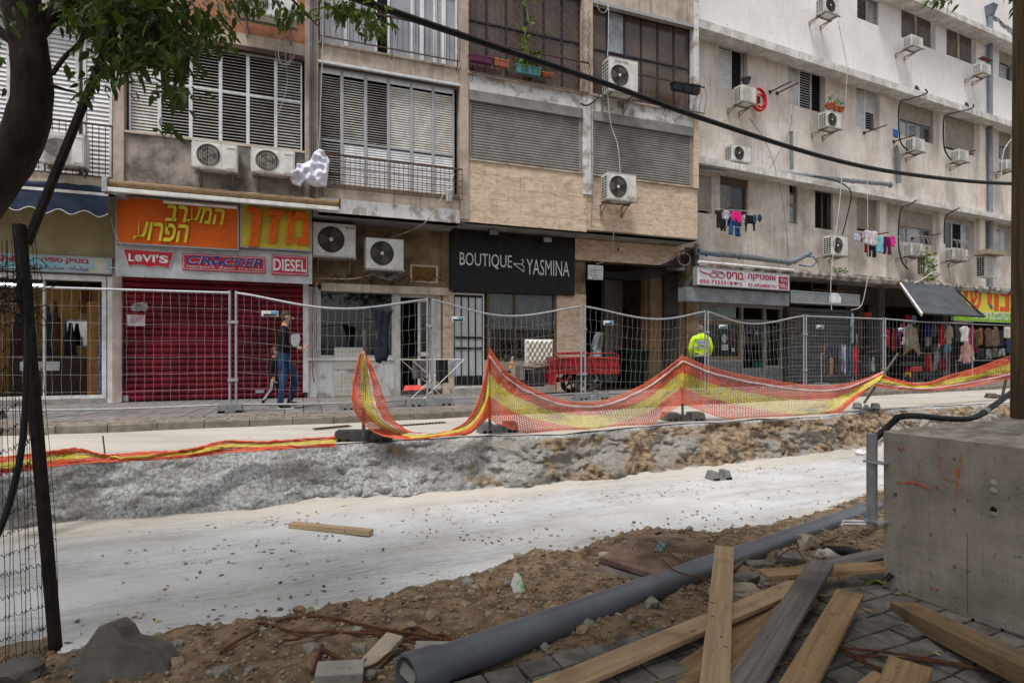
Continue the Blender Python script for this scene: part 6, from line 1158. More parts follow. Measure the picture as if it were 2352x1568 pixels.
g5 = [(185, 665, 285, 860, HOOD, (.01, .02, .2), 'royal blue hooded jacket'), (285, 660, 390, 860, HOOD, (.1, .1, .13), 'charcoal hooded jumper'), (395, 665, 500, 985, HOOD, (.5, .015, .03), 'bright red hooded coat'), (485, 680, 625, 965, SHIRT, (.38, .33, .22), 'olive beige knitted coat'), (715, 690, 860, 935, SLIM, (.6, .6, .55), 'white fluffy jacket'), (820, 700, 985, 1120, HOOD, (.35, .02, .06), 'long crimson coat'), (700, 930, 945, 1250, HOOD, (.5, .27, .24), 'pink hooded coat'), (985, 720, 1080, 980, SHIRT, (.2, .08, .03), 'rust brown shirt'), (940, 740, 1020, 1010, SLIM, (.06, .06, .03), 'dark olive jacket'), (1095, 720, 1200, 1010, SLIM, (.09, .06, .045), 'brown suede jacket left of its twin'), (1190, 700, 1325, 1010, HOOD, (.13, .09, .06), 'brown suede coat with a collar'), (1380, 705, 1500, 885, TOWEL, (.55, .5, .4), 'cream checked scarf'), (195, 805, 305, 995, SLIM, (.5, .47, .4), 'small cream vest below the blue jacket'), (300, 820, 410, 960, SLIM, (.015, .015, .02), 'black vest below the charcoal jumper'), (300, 945, 425, 1080, SLIM, (.14, .12, .12), 'grey patterned blouse'), (320, 1075, 420, 1370, PANTS, (.3, .3, .31), 'light grey trousers'), (395, 1180, 540, 1360, HOOD, (.22, .01, .03), 'dark red jacket at the bottom'), (490, 975, 590, 1080, PANTS, (.06, .4, .5), 'turquoise shorts'), (715, 1165, 900, 1270, TOWEL, (.02, .03, .2), 'navy blue skirt below the pink coat'), (635, 680, 715, 950, SLIM, (.04, .04, .045), 'black jacket beside the white fluffy one'), (85, 890, 190, 1180, SLIM, (.015, .015, .02), 'black dress with a white stripe'), (570, 1080, 640, 1300, PANTS, (.02, .02, .025), 'black trousers beneath the beige knit'), (1310, 740, 1380, 1000, SLIM, (.03, .03, .06), 'dark navy coat near the checked scarf'), (960, 1030, 1100, 1200, PANTS, (.03, .03, .03), 'black trousers on the lower rail'), (1100, 1040, 1200, 1190, PANTS, (.16, .16, .15), 'grey trousers on the lower rail'), (1210, 1030, 1300, 1170, PANTS, (.1, .1, .09), 'dark grey trousers on the lower rail'), (1300, 1030, 1400, 1150, PANTS, (.3, .3, .28), 'pale striped trousers on the lower rail'), (1400, 900, 1500, 1100, SLIM, (.03, .04, .1), 'dark blue coat at the right edge of the stall')]
gr_ = 'garments of the clothes stall'
for k, (x0, y0, x1, y1, pl, c, l) in enumerate(g5): (u0, v0), (u1, v1) = Q5(x0, y0), Q5(x1, y1); cloth(FR, u0, v0, u1, v1, 1.15 + .06 * (k % 5) - .35 * (k > 11), pl, cm(c), 'garment', l + ' hanging on the clothes stall', 'clothing', gr_)
g4 = [(170, 690, 215, 1325, SLIM, (.35, .13, .06), 'leopard print leggings, leftmost'), (285, 985, 365, 1380, SLIM, (.4, .16, .08), 'leopard print scarf hanging low'), (210, 700, 290, 1300, PANTS, (.03, .035, .06), 'dark blue jeans second from left'), (290, 700, 400, 1330, PANTS, (.03, .03, .055), 'navy trousers in the middle'), (400, 705, 490, 1350, PANTS, (.03, .03, .045), 'charcoal trousers'), (490, 705, 545, 1360, SLIM, (.07, .06, .06), 'brown grey trousers'), (545, 700, 590, 1300, SLIM, (.25, .22, .35), 'lilac striped leggings'), (595, 700, 660, 1350, SLIM, (.35, .4, .42), 'trousers with a pale side stripe'), (660, 705, 710, 1350, SLIM, (.03, .015, .08), 'violet blue leggings'), (705, 695, 785, 1400, SLIM, (.02, .12, .13), 'teal trousers'), (785, 720, 845, 1380, SLIM, (.2, .05, .08), 'burgundy patterned trousers'), (845, 730, 915, 1370, SLIM, (.5, .01, .02), 'bright red trousers, rightmost')]
for k, (x0, y0, x1, y1, pl, c, l) in enumerate(g4): (u0, v0), (u1, v1) = Q4(x0, y0), Q4(x1, y1); cloth(FR, u0, v0, u1, v1, 1.0 + .05 * (k % 3), pl, M('leopard', (.4, .17, .07), (.05, .03, .02), sc=60, lo=.5, hi=.55) if 'leopard' in l else cm(c), 'garment', l + ' on the low chrome rail', 'clothing', 'trousers on the low chrome rail', depth=.025)
g6 = [(1520, 370, 1600, 760, SLIM, (.3, .01, .04), 'crimson dress left of the patterned one'), (1640, 360, 1760, 870, HOOD, (.22, .01, .02), 'dark red patterned dress'), (1790, 360, 1850, 780, SLIM, (.25, .06, .3), 'purple and pink spotted scarf'), (1860, 240, 2230, 760, HOOD, (.42, .37, .31), 'pale hooded coat in front'), (1880, 480, 2265, 960, [(.3, 1), (.7, 1), (.95, .6), (1, .02), (.88, 0), (.7, .3), (.55, .33), (.3, .2), (.12, .05), (0, .05)], (.4, .27, .15), 'camel coat with spread sleeves'), (2060, 60, 2190, 270, SHIRT, (.2, .35, .6), 'light blue printed babygrow'), (1930, 60, 2060, 180, SLIM, (.55, .02, .05), 'red hat with white dots'), (1850, 250, 1950, 470, SLIM, (.6, .1, .12), 'red scarf with white dots'), (2150, 290, 2240, 420, SLIM, (.2, .13, .08), 'brown fur collar'), (745, 20, 830, 690, SLIM, (.2, .28, .33), 'long pale blue scarf'), (1020, 0, 1220, 150, SLIM, (.35, .04, .01), 'rust orange dress at the shop door'), (1010, 980, 1100, 1330, PANTS, (.03, .035, .05), 'dark jeans in the entrance'), (1110, 980, 1190, 1330, PANTS, (.06, .07, .08), 'faded black jeans'), (1205, 980, 1280, 1300, PANTS, (.32, .3, .27), 'cream trousers'), (1290, 990, 1400, 1330, PANTS, (.02, .02, .022), 'black trousers by the fence post'), (1860, 900, 2060, 1350, SLIM, (.015, .015, .018), 'black skirt under the camel coat'), (2060, 850, 2250, 1350, SLIM, (.012, .012, .015), 'long black coat in the shade'), (870, 480, 900, 720, SLIM, (.25, .2, .2), 'narrow grey belt scarf')]
for k, (x0, y0, x1, y1, pl, c, l) in enumerate(g6): (u0, v0), (u1, v1) = Q4(x0, y0), Q4(x1, y1); cloth(FR, u0, v0, u1, v1, (1.35 if k in (3, 4) else 1.0) + .04 * (k % 4) - (.6 if k in (10, 11, 12, 13, 14) else 0), pl, cm(c), 'garment', l + ' of the clothes stall', 'clothing', gr_)
t = fthing(FR, 'table', 'dark stall table stacked with folded clothes in the shop entrance', 'table', RX(1985, .1), .1, 0); MB().box(0, 1.3, 0, .6, .98, 1.02).build('top', m_dark, t)
for x in (.05, 1.25): MB().box(x - .025, x + .025, .02, .07, 0, .98).build('leg', m_dark, t)
for k, c in enumerate(((.02, .05, .2), (.4, .38, .3), (.35, .3, .4), (.1, .1, .1), (.3, .05, .05))): x_ = .25 + .18 * (k % 3); tag(MB().box(-.2, .2, -.15, .15, 0, .05).build('folded_garment', cm(c), None, loc=FR.pt(RX(1985, .1) + x_ + .2, .0 - .15 + .1, 1.02 + .055 * k), rot=FR.a + .1 * k, bevel=.02), ('navy', 'cream', 'lilac', 'dark grey', 'dull red')[k] + ' folded garment in the pile on the stall table', 'clothing', 'folded clothes on the stall table')
# moped at the stall
t = thing('motor_scooter', 'scooter with a red tail and yellow number plate parked among the clothes', 'scooter', rp(2090, 870, 2.0) * 1, FR.a); t.location.z = 0
MB().box(-.1, .5, -.12, .12, .42, .62).build('tail', M('scooter red', (.4, .01, .015), r=.3), t, bevel=.05); MB().box(-.3, .6, -.14, .14, .63, .75).build('seat', m_dark, t, bevel=.04); MB().box(-.11, -.1, -.09, .09, .28, .42).build('number_plate', M('plate yellow', (.75, .45, .02)), t, rot=.0)
for x in (0.1, 1.1): MB().tube([(x, -.05, .24), (x, .05, .24)], .24, 20).build('wheel', m_dark, t)
MB().bar((.5, 0, .3), (1.05, 0, .35), .2, .2).build('floorboard', m_dark, t); MB().bar((1.05, 0, .3), (.95, 0, 1.0), .12, .15).build('front_shield', MT['scooter red'], t); MB().tube([(.9, -.3, 1.05), (.93, 0, 1.02), (.9, .3, 1.05)], .018, 6).build('handlebar', m_galv, t)
for y in (-.3, .3): MB().tube([(.9, y, 1.05), (.92, y * 1.2, 1.25)], .008, 5).build('mirror_stem', m_galv, t); MB().disc((.92, 1.28), .06, y * 1.2, 12).build('mirror', m_galv, t)
# ---------------------------------------------------------------- mesh fence panels on the far pavement
posts = [(-8.25, 8.8), (-4.84, 9.87), (-1.61, 11.15), (1.59, 12.7), (4.89, 14.3), (8.16, 15.85), (11.25, 17.2), (15.2, 18.75)]
sag = [.0, .24, .25, .24, .25, .0, .06]; bul = [0, .25, -.2, .2, -.2, 0, .1]
pl = ['leftmost mesh fence panel, before the open shop', 'mesh fence panel with the dark jacket hanging on it', 'mesh fence panel in front of the white barred door', 'mesh fence panel in front of the red cargo trike', 'mesh fence panel in front of the optician', 'straight mesh fence panel in front of the grey shutter', 'rightmost mesh fence panel, before the winter coats']
m_wire = M('fence wire', (.42, .42, .4), r=.4, metal=.4)
for k in range(7):
    a = Vector((*posts[k], 0)); b_ = Vector((*posts[k + 1], 0)); d = (b_ - a); L_ = d.length - .1; d.normalize(); nn = Vector((d.y, -d.x, 0)); ang = math.atan2(d.y, d.x)
    t = thing('mesh_fence', pl[k], 'fence', a + d * .05, ang, 'temporary mesh fence panels')
    zt_, zb_ = 2.06, .13
    def pt(s_, h):    # s 0..1 along, h 0..1 up; local coordinates
        z = zb_ + (zt_ - zb_) * h - sag[k] * math.sin(math.pi * s_) ** 1.3 * h - (.03 * math.sin(math.pi * s_)) * (1 - h); return Vector((L_ * s_, -bul[k] * math.sin(math.pi * s_) * (.4 + .6 * h), z))
    for s_ in (0, 1): MB().tube([(L_ * s_, 0, .06), (L_ * s_, 0, zt_ + .04)], .021, 10).build('upright', m_galv, t, True)
    MB().tube([pt(i / 24, 1) for i in range(25)], .021, 8).build('top_rail', m_galv, t, True); MB().tube([pt(i / 24, 0) for i in range(25)], .017, 8).build('bottom_rail', m_galv, t, True)
    mb = MB(); nv = 27
    for i in range(1, nv):
        am = (.004, .006, .007, .007, .007, .001, .001)[k]; ph = random.random() * 6
        mb.tube([pt(i / nv + (am * math.sin(ph + j * 1.7) * .5) * (0 < j < 14), j / 14) for j in range(15)], .0021, 3, cap=False)
    for j in range(1, 7): mb.tube([pt(i / 20, j / 7 + .002 * math.sin(i + j)) + Vector((0, .006, 0)) for i in range(21)], .0021, 3, cap=False)
    mb.build('wire_mesh', m_wire, t, kind='stuff')
    if k:
        for z in (.55, 1.55): MB().box(-.13, .03, -.03, .03, z - .02, z + .03).build('clamp', m_galv, t)
    q = pt(.13, .83) if k else None
    if q is not None:
        MB().box(q.x - .03, q.x + .24, q.y - .02, q.y - .012, q.z - .01, q.z + .09).build('name_plate', m_wl, t); MB().box(q.x - .0, q.x + .22, q.y - .024, q.y - .02, q.z + .0, q.z + .035).build('plate_print', m_txt, t); MB().box(q.x + .12, q.x + .23, q.y - .024, q.y - .02, q.z + .045, q.z + .08).build('plate_mark', m_sky, t)
def foot(p, ang, label, L_=.62, D_=.24, H_=.13, m=None, style='conc', group='fence and barrier foot blocks'):
    t = thing('ballast_block', label, 'foot block', p, ang, group); mb = MB(); s_ = .03
    segs = ((-L_ / 2, -L_ * .12, 1), (-L_ * .12, L_ * .12, .72), (L_ * .12, L_ / 2, 1)) if style == 'conc' else ((-L_ / 2, L_ / 2, 1),)
    for a, b_, h in segs:
        h *= H_; mb.add([(a, -D_ / 2, 0), (b_, -D_ / 2, 0), (b_, D_ / 2, 0), (a, D_ / 2, 0), (a + s_, -D_ / 2 + s_, h), (b_ - s_, -D_ / 2 + s_, h), (b_ - s_, D_ / 2 - s_, h), (a + s_, D_ / 2 - s_, h)], [(0, 3, 2, 1), (4, 5, 6, 7), (0, 1, 5, 4), (1, 2, 6, 5), (2, 3, 7, 6), (3, 0, 4, 7)])
    mb.build('body', m or m_cbase, t, bevel=.012)
    for x in (-L_ * .38, -L_ * .25, L_ * .25, L_ * .38): MB().box(x - .025, x + .025, -D_ / 2 - .003, -D_ / 2 + .012, 0, H_ * .28).build('notch', m_void, t)
    return t
A3 = .42
foot(Vector((-4.85, 9.8, 0)), A3, 'grey foot block with a broken edge under the post beside the red shutter', .42, .3, .15, style='x'); foot(Vector((-2.75, 10.4, 0)), A3, 'dark foot block behind the left hanging net', .8, .25, .12)
foot(Vector((-1.6, 11.05, 0)), A3, 'long concrete foot block under the post by the drying rack', .95, .28, .15); foot(Vector((1.75, 12.6, 0)), A3, 'concrete foot block under the post by the red trike', .85, .28, .15); foot(Vector((4.95, 14.2, 0)), A3, 'concrete foot block by the worker'); foot(Vector((8.3, 15.8, 0)), A3, 'concrete foot block before the grey shutter'); foot(Vector((-8.2, 8.75, 0)), A3, 'dark plastic foot block at the left edge of the photograph')
MB_ = tag(cloth(FL, 0, 0, 10, 10, 0, TOWEL, cm((.02, .025, .035)), 'x', 'x'), 'x', 'x'); bpy.data.objects.remove(MB_)
o = puffy([(0, .02), (.12, .03), (.3, 0), (.42, -.02), (.36, -.18), (.33, -.5), (.34, -.85), (.3, -.98), (.22, -.95), (.2, -1.0), (.1, -.98), (.07, -.85), (.12, -.5), (.08, -.2)], .04, .02, .03, (16, 3), 5).build('jacket', cm((.02, .024, .035)), None, True, loc=P(850, 708, 10.35), rot=.38); tag(o, 'dark navy jacket hung over the sagging fence rail', 'jacket')

# ---------------------------------------------------------------- barrier posts, foot blocks and orange-yellow net
Yr = lambda u, v: G(u, v, ZR)
bp_ = [((835, 1010), (838, 756), 'thin post left of centre carrying the bunched net', 7.2), ((1125, 990), (1124, 757), 'barrier post at the left end of the long net', 7.9), ((1568, 958), (1566, 812), 'barrier post at the peak of the long net', 9.35)]
m_post = M('grey brown post', (.12, .11, .1), (.08, .06, .05), sc=12, r=.8)
for (u, v), (u2, v2), l, Y in bp_: a = P(u, v, Y); a.z = ZR + .08; b_ = P(u2, v2, Y); tag(MB().tube([(0, 0, 0), b_ - a], .024 if Y < 7.5 else .02, 8).build('barrier_post', m_post, None, True, loc=a), l, 'post', 'barrier posts along the trench')
a = P(1985, 925, 11.2); b_ = P(2062, 812, 11.6); tag(MB().tube([(0, 0, 0), b_ - a], .022, 8).build('barrier_post', m_post, None, True, loc=a), 'barrier post leaning over to the right at the end of the long net', 'post', 'barrier posts along the trench')
a = P(2302, 912, 13.7); b_ = P(2326, 800, 13.8); tag(MB().tube([(0, 0, 0), b_ - a], .03, 8).build('barrier_post', m_post, None, True, loc=a), 'barrier post leaning right beside the wooden pole', 'post', 'barrier posts along the trench')
a = P(243, 1047, 6.25); b_ = P(236, 1000, 6.25); tag(MB().tube([(0, 0, -.05), b_ - a], .008, 6).build('rebar_stake', m_rust, None, True, loc=a), 'short rusty stake standing at the left end of the laid net', 'stake')
foot(Yr(834, 1012) + Vector((0, .02, 0)), .1, 'long black rubber foot block at the trench edge', .74, .24, .14, M('black rubber', (.03, .03, .032), (.05, .05, .05), sc=20, r=.8, bump=.3), 'x')
foot(Yr(1143, 992), .3, 'grey stepped foot block at the left end of the long net', .58, .26, .15, M('blue grey plastic', (.16, .17, .18), (.12, .125, .13), sc=10, r=.7)); foot(Yr(1568, 965), .12, 'grey foot block under the peak of the long net', .72, .3, .14, M('olive grey block', (.15, .15, .13), (.11, .11, .1), sc=12, r=.8))
foot(Yr(1990, 940), -.5, 'hollow grey foot block at the right end of the long net', .5, .25, .13); foot(Yr(2297, 914), -.3, 'dark foot block near the wooden pole', .6, .25, .12, m_post)
t = foot(G(1650, 1100, ZF) + Vector((0, 0, .0)), .35, 'small grey foot block lying on the white trench floor', .34, .2, .13, M('mid grey plastic', (.2, .2, .2), (.15, .15, .15), sc=10, r=.7))
m_no = M('orange net', (.68, .13, .06), (.55, .1, .05), sc=9, r=.5); m_ny = M('yellow net', (.66, .54, .08), (.5, .42, .06), sc=9, r=.5); m_cord = M('white net cord', (.6, .5, .5), r=.6)
def net(label, top, bot, nu, nw, r=.0054, wob=.09, cord=.2, seed=0, gamma=1.0):
    T = catmull(top, nu); Bt = catmull(bot, nu); t = thing('safety_net', label, 'net', T[0], 0, 'orange and yellow barrier nets'); o = T[0].copy(); rows_ = []
    for j in range(nw + 1):
        w_ = j / nw; row = []
        for i in range(nu + 1):
            p = T[i].lerp(Bt[i], w_ ** gamma); f = math.sin(math.pi * w_)
            p = p + Vector((.0, wob * f * noise.noise(Vector((i / nu * 7 + seed, w_ * 1.6, seed))) * 2 + .02 * noise.noise(Vector((i * .35, w_ * 9, seed))), .012 * noise.noise(Vector((i * .3, w_ * 5, seed + 9))))); row.append(p - o)
        rows_.append(row)
    for nm, m, j0, j1 in (('upper_orange_band', m_no, 0, int(nw * .36)), ('yellow_band', m_ny, int(nw * .36), int(nw * .68)), ('lower_orange_band', m_no, int(nw * .68), nw)):
        mb = MB()
        for j in range(j0, j1 + (1 if j1 == nw else 0)): mb.tube(rows_[j], r * (1.5 if j in (0, nw) else 1), 4, cap=False)
        for i in range(0, nu + 1): mb.tube([rows_[j][i] for j in range(j0, j1 + 1)], r * .9, 4, cap=False)
        mb.build(nm, m, t, kind='stuff')
    if cord:
        j = int(nw * cord); MB().tube([q + Vector((0, -.012, .004)) for q in rows_[j]], .013, 5).build('white_cord', m_cord, t)
    return t
def track(pts, Y0, Y1): return [P(u, v, Y0 + (Y1 - Y0) * (u - pts[0][0]) / (pts[-1][0] - pts[0][0])) for u, v in pts]
net('middle span of the barrier net sagging between two posts', track([(1125, 800), (1160, 850), (1215, 889), (1290, 919), (1370, 923), (1450, 896), (1510, 862), (1568, 817)], 7.85, 9.3), track([(1118, 958), (1165, 980), (1240, 1000), (1330, 1010), (1410, 1004), (1480, 982), (1530, 950), (1568, 925)], 7.75, 9.25), 92, 25, cord=.14, seed=2)
net('right span of the barrier net running down to the leaning post', track([(1568, 817), (1640, 846), (1740, 868), (1850, 884), (1930, 884), (1985, 870), (2030, 852)], 9.3, 11.4), track([(1568, 925), (1640, 952), (1740, 975), (1840, 986), (1900, 970), (1955, 925), (2025, 868)], 9.2, 11.3), 100, 25, cord=.15, seed=5)
net('bunched left span of the barrier net drooping from the thin post to the ground', [P(u, v, y) for u, v, y in ((836, 806, 7.15), (858, 850, 7.1), (880, 910, 7.15), (900, 960, 7.2), (940, 990, 7.3), (990, 996, 7.35), (1040, 986, 7.4), (1075, 962, 7.5), (1100, 915, 7.6), (1114, 860, 7.75), (1123, 812, 7.85))], [P(u, v, y) for u, v, y in ((828, 815, 7.0), (812, 880, 7.0), (814, 940, 7.0), (850, 985, 7.05), (905, 1006, 7.1), (970, 1006, 7.15), (1030, 1000, 7.2), (1075, 996, 7.3), (1105, 975, 7.5), (1118, 960, 7.7), (1124, 955, 7.8))], 100, 20, wob=.16, cord=.3, seed=9)
net('far right span of the barrier net rising to the wooden pole', track([(2022, 858), (2060, 872), (2120, 880), (2180, 862), (2250, 842), (2335, 811)], 11.3, 14), track([(2008, 886), (2060, 892), (2130, 896), (2200, 890), (2260, 882), (2335, 866)], 11.1, 13.8), 110, 18, cord=.8, seed=12, wob=.1)
rl = [(-20, 1052), (60, 1044), (120, 1036), (180, 1030), (240, 1044), (330, 1038), (400, 1036), (460, 1026), (520, 1012), (600, 1014), (690, 1008), (770, 1003)]; rb_ = [(-20, 1082), (60, 1076), (120, 1066), (180, 1060), (240, 1056), (330, 1052), (400, 1048), (460, 1042), (520, 1034), (600, 1030), (690, 1024), (770, 1020)]
gb_ = [G(u, v + 4, ZR + .02) for u, v in rb_]; gt_ = [Vector((g.x, g.y + .06, 0)) for g in gb_]
for i, (u, v) in enumerate(rl): p = P(u, v, gt_[i].y); gt_[i] = Vector((p.x, gt_[i].y, p.z))
net('twisted net lying flat along the trench edge on the left', gt_, gb_, 190, 9, r=.006, wob=.14, cord=0, seed=20)
tag(MB().tube([P(1150, 1003, 7.5), P(1125, 1000, 7.6), P(1090, 1004, 7.6)], .006, 5).build('rebar_stake', m_rust), 'thin rusty rod lying by the stepped foot block', 'rod')
for u, v, l in ((640 + 720 / 3.647, 0, ''),): pass
for k, (ua, ub, v) in enumerate(((722, 805, 985), (922, 1025, 977))):
    a = Yr(ua, v + 2); b_ = Yr(ub, v - 6); d = b_ - a; t = thing('drain_grate', ('left', 'right')[k] + ' slotted drain grate half buried in the road dust', 'drain', a, math.atan2(d.y, d.x), 'drain grates in the road'); mb = MB(); n = 14
    for i in range(n): x = d.length * i / n; mb.box(x, x + .025, -.07, .07, .012, .02)
    mb.build('slots', m_void, t)

# ---------------------------------------------------------------- people
def skin(name, J, E, mats, parent=None, fingers=(), loc=(0, 0, 0), rot=0, subs=2):
    keys = list(J); me = bpy.data.meshes.new(name); me.from_pydata([J[k][:3] for k in keys], [(keys.index(a), keys.index(b_)) for a, b_, m in E], []); me.update()
    o = bpy.data.objects.new(name, me); COL.objects.link(o); o.modifiers.new('skin', 'SKIN'); me.skin_vertices  # created by modifier
    if not me.skin_vertices: raise RuntimeError('no skin layer')
    for i, k in enumerate(keys): sv = me.skin_vertices[0].data[i]; r = J[k][3]; sv.radius = r if isinstance(r, tuple) else (r, r); sv.use_root = i == 0
    s_ = o.modifiers.new('sub', 'SUBSURF'); s_.levels = subs; s_.render_levels = subs
    dg = bpy.context.evaluated_depsgraph_get(); m2 = bpy.data.meshes.new_from_object(o.evaluated_get(dg)); bpy.data.objects.remove(o)
    mb = MB(); segs = [(Vector(J[a][:3]), Vector(J[b_][:3]), m) for a, b_, m in E]
    for p in m2.polygons:
        c = p.center; best = 9e9; bm_ = 0
        for a, b_, m in segs:
            d = b_ - a; t_ = max(0, min(1, (c - a).dot(d) / (d.length_squared or 1e-9))); q = (c - a - d * t_).length
            if q < best: best = q; bm_ = m
        mb.f.append(tuple(p.vertices)); mb.m.append(bm_)
    mb.v = [tuple(v.co) for v in m2.vertices]
    for pts, r, m in fingers: mb.tube(pts, r, 6, m)
    return mb.build(name, mats, parent, True, loc=loc, rot=rot)
m_skin = M('skin', (.5, .28, .2), (.42, .22, .15), sc=8, r=.6); m_hair = M('dark hair', (.02, .018, .016), (.06, .055, .05), sc=60, r=.7, bump=.5, bsc=150); m_knit = M('black knit', (.012, .012, .014), r=.95, bump=.2, bsc=90); m_jean = M('blue denim', (.012, .03, .085), (.035, .075, .16), sc=6, r=.9, bump=.2, bsc=80); m_shoe = M('black shoe', (.02, .02, .02)); m_sole = M('pale sole', (.5, .48, .44))
def head(par, c, s_=1, face=0, hairm=None, cap=False, mats=None):
    """ears, nose, eyes and hair on the head at c, facing the local direction `face`"""
    hm = hairm or m_hair; C_, S_ = math.cos(face), math.sin(face); R3 = lambda p: Vector((c[0] + s_ * (p[0] * C_ - p[1] * S_), c[1] + s_ * (p[0] * S_ + p[1] * C_), c[2] + s_ * p[2]))
    vs, fs = rock((1, 1, 1), 3, 3); import bmesh; bm = bmesh.new(); bmesh.ops.create_icosphere(bm, subdivisions=3, radius=1); vs = [v.co.copy() for v in bm.verts]; fs = [tuple(v.index for v in f.verts) for f in bm.faces]; bm.free()
    keep = [f for f in fs if (lambda q: q[2] > .12 + .62 * q[0] if q[0] > -.1 else q[2] > -.7)([sum(vs[i][k] for i in f) / 3 for k in range(3)])]
    MB().add([R3((v[0] * .098 - .012, v[1] * .088, v[2] * .122 + .012 + .005 * noise.noise(v * 6))) for v in vs], keep).build('hair', hm, par, True)
    mb = MB(); mb.tube([R3((.088, 0, .012)), R3((.115, 0, -.022)), R3((.095, 0, -.036))], [.008 * s_, .014 * s_, .008 * s_], 6)
    for y in (-1, 1): mb.tube([R3((-.004, y * .078, .02)), R3((-.01, y * .096, .0)), R3((0, y * .08, -.03))], [.012 * s_, .02 * s_, .01 * s_], 6)
    mb.build('nose_and_ears', m_skin, par, True); mb = MB()
    for y in (-1, 1): mb.tube([R3((.083, y * .02, .018)), R3((.08, y * .045, .018))], .007 * s_, 6)
    mb.tube([R3((.09, -.02, -.062)), R3((.094, 0, -.06)), R3((.09, .02, -.062))], .005 * s_, 5); mb.build('eyes_and_mouth', M('dark eye', (.08, .03, .03)), par)
def hand(J, w_, dirv, up, m=0, s_=1):
    """five tapered bent fingers leaving the palm at w_ along dirv"""
    out = []; d = Vector(dirv).normalized(); u = Vector(up).normalized(); sd = d.cross(u)
    for k in range(4): b0 = Vector(w_) + d * .05 * s_ + sd * (k - 1.5) * .019 * s_; L_ = (.07, .078, .072, .058)[k] * s_; out.append(([b0 - d * .03, b0 + d * L_ * .5 + u * .006, b0 + d * L_ * .85 + u * .028, b0 + d * L_ * .8 + u * .045], [.011 * s_, .0095 * s_, .0085 * s_, .007 * s_], m))
    b0 = Vector(w_) + d * .01; out.append(([b0, b0 - sd * .035 * s_ + d * .03 * s_ + u * .01, b0 - sd * .03 * s_ + d * .06 * s_ + u * .03], [.013 * s_, .011 * s_, .008 * s_], m)); return out
# man in a black jumper; local x forward, y to his left (away from the camera), z up
J = {'pel': (0, 0, .97, (.125, .15)), 'belly': (.0, 0, 1.12, (.115, .145)), 'chest': (-.005, 0, 1.34, (.125, .17)), 'neckb': (.0, 0, 1.47, .075), 'neck': (.02, 0, 1.53, .055), 'hd0': (.045, 0, 1.60, (.082, .07)), 'hd': (.05, 0, 1.68, (.098, .078)), 'hd1': (.045, 0, 1.73, (.075, .065)),
     'shR': (-.01, -.17, 1.41, .065), 'elR': (.02, -.235, 1.13, .05), 'wrR': (.25, -.21, 1.10, .035), 'haR': (.33, -.2, 1.115, .03), 'shL': (-.01, .17, 1.41, .065), 'elL': (-.07, .23, 1.14, .05), 'wrL': (.06, .22, .95, .034), 'haL': (.1, .21, .89, .03),
     'hiR': (-.01, -.09, .92, .1), 'knR': (.0, -.1, .52, .075), 'anR': (-.05, -.1, .12, .06), 'heR': (-.05, -.1, .05, .045), 'toR': (.13, -.1, .035, .035), 'hiL': (.01, .09, .92, .1), 'knL': (.2, .1, .56, .075), 'anL': (.1, .1, .16, .055), 'heL': (.08, .1, .1, .045), 'toL': (.25, .1, .07, .033)}
E = [('pel', 'belly', 1), ('belly', 'chest', 1), ('chest', 'neckb', 1), ('neckb', 'neck', 0), ('neck', 'hd0', 0), ('hd0', 'hd', 0), ('hd', 'hd1', 0), ('neckb', 'shR', 1), ('shR', 'elR', 1), ('elR', 'wrR', 1), ('wrR', 'haR', 0), ('neckb', 'shL', 1), ('shL', 'elL', 1), ('elL', 'wrL', 1), ('wrL', 'haL', 0),
     ('pel', 'hiR', 2), ('hiR', 'knR', 2), ('knR', 'anR', 2), ('anR', 'heR', 3), ('heR', 'toR', 3), ('pel', 'hiL', 2), ('hiL', 'knL', 2), ('knL', 'anL', 2), ('anL', 'heL', 3), ('heL', 'toL', 3)]
mp_ = G(652, 938.5, 0); t = thing('person', 'man in a black jumper and blue jeans walking right, one hand raised in front', 'person', mp_, .3)
skin('body', J, E, [m_skin, m_knit, m_jean, m_shoe], t, hand(J, (.33, -.2, 1.115), (1, 0, .15), (0, -.2, 1)) + hand(J, (.1, .21, .89), (.5, 0, -1), (1, 0, .4))); head(t, (.05, 0, 1.67), 1, 0)
MB().box(-.1, .19, -.145, -.055, .0, .022).build('shoe_sole', m_sole, t, bevel=.008); MB().box(.03, .31, .055, .145, .028, .048).build('shoe_sole', m_sole, t, bevel=.008)
tag(MB().tube([(0, 0, 0), (.05, 0, .035)], .006, 6).build('cigarette', m_wl, None, loc=mp_ + Vector((.43, -.08, 1.155))), 'small pale cigarette held in the raised hand of the man', 'cigarette')
cloth(FL, 727, 767, 751, 800, .06, [(0, .85), (.1, .95), (.6, 1), (.95, .96), (1, .6), (.8, 0), (.2, .02), (0, .4)], M('pale poster', (.6, .6, .62), (.15, .25, .15), sc=14, lo=.56, hi=.62), 'torn_poster', 'torn pale poster on the red shutter before the walking man', 'poster', depth=.008, fold=.005) if False else cloth(FL, 668, 766, 690, 799, .07, [(0, .85), (.1, .95), (.6, 1), (.95, .96), (1, .6), (.8, 0), (.2, .02), (0, .4)], M('pale poster', (.6, .6, .62), (.15, .25, .15), sc=14, lo=.56, hi=.62), 'torn_poster', 'torn pale poster on the red shutter before the walking man', 'poster', depth=.008, fold=.005)
k = .62
Jc = {n_: (p[0] * k, p[1] * k, p[2] * k, tuple(q * k for q in p[3]) if isinstance(p[3], tuple) else p[3] * k) for n_, p in J.items()}
for n_ in ('hd0', 'hd', 'hd1'): Jc[n_] = (Jc[n_][0], 0, Jc[n_][2] - .0, tuple(q * 1.25 for q in Jc[n_][3]))
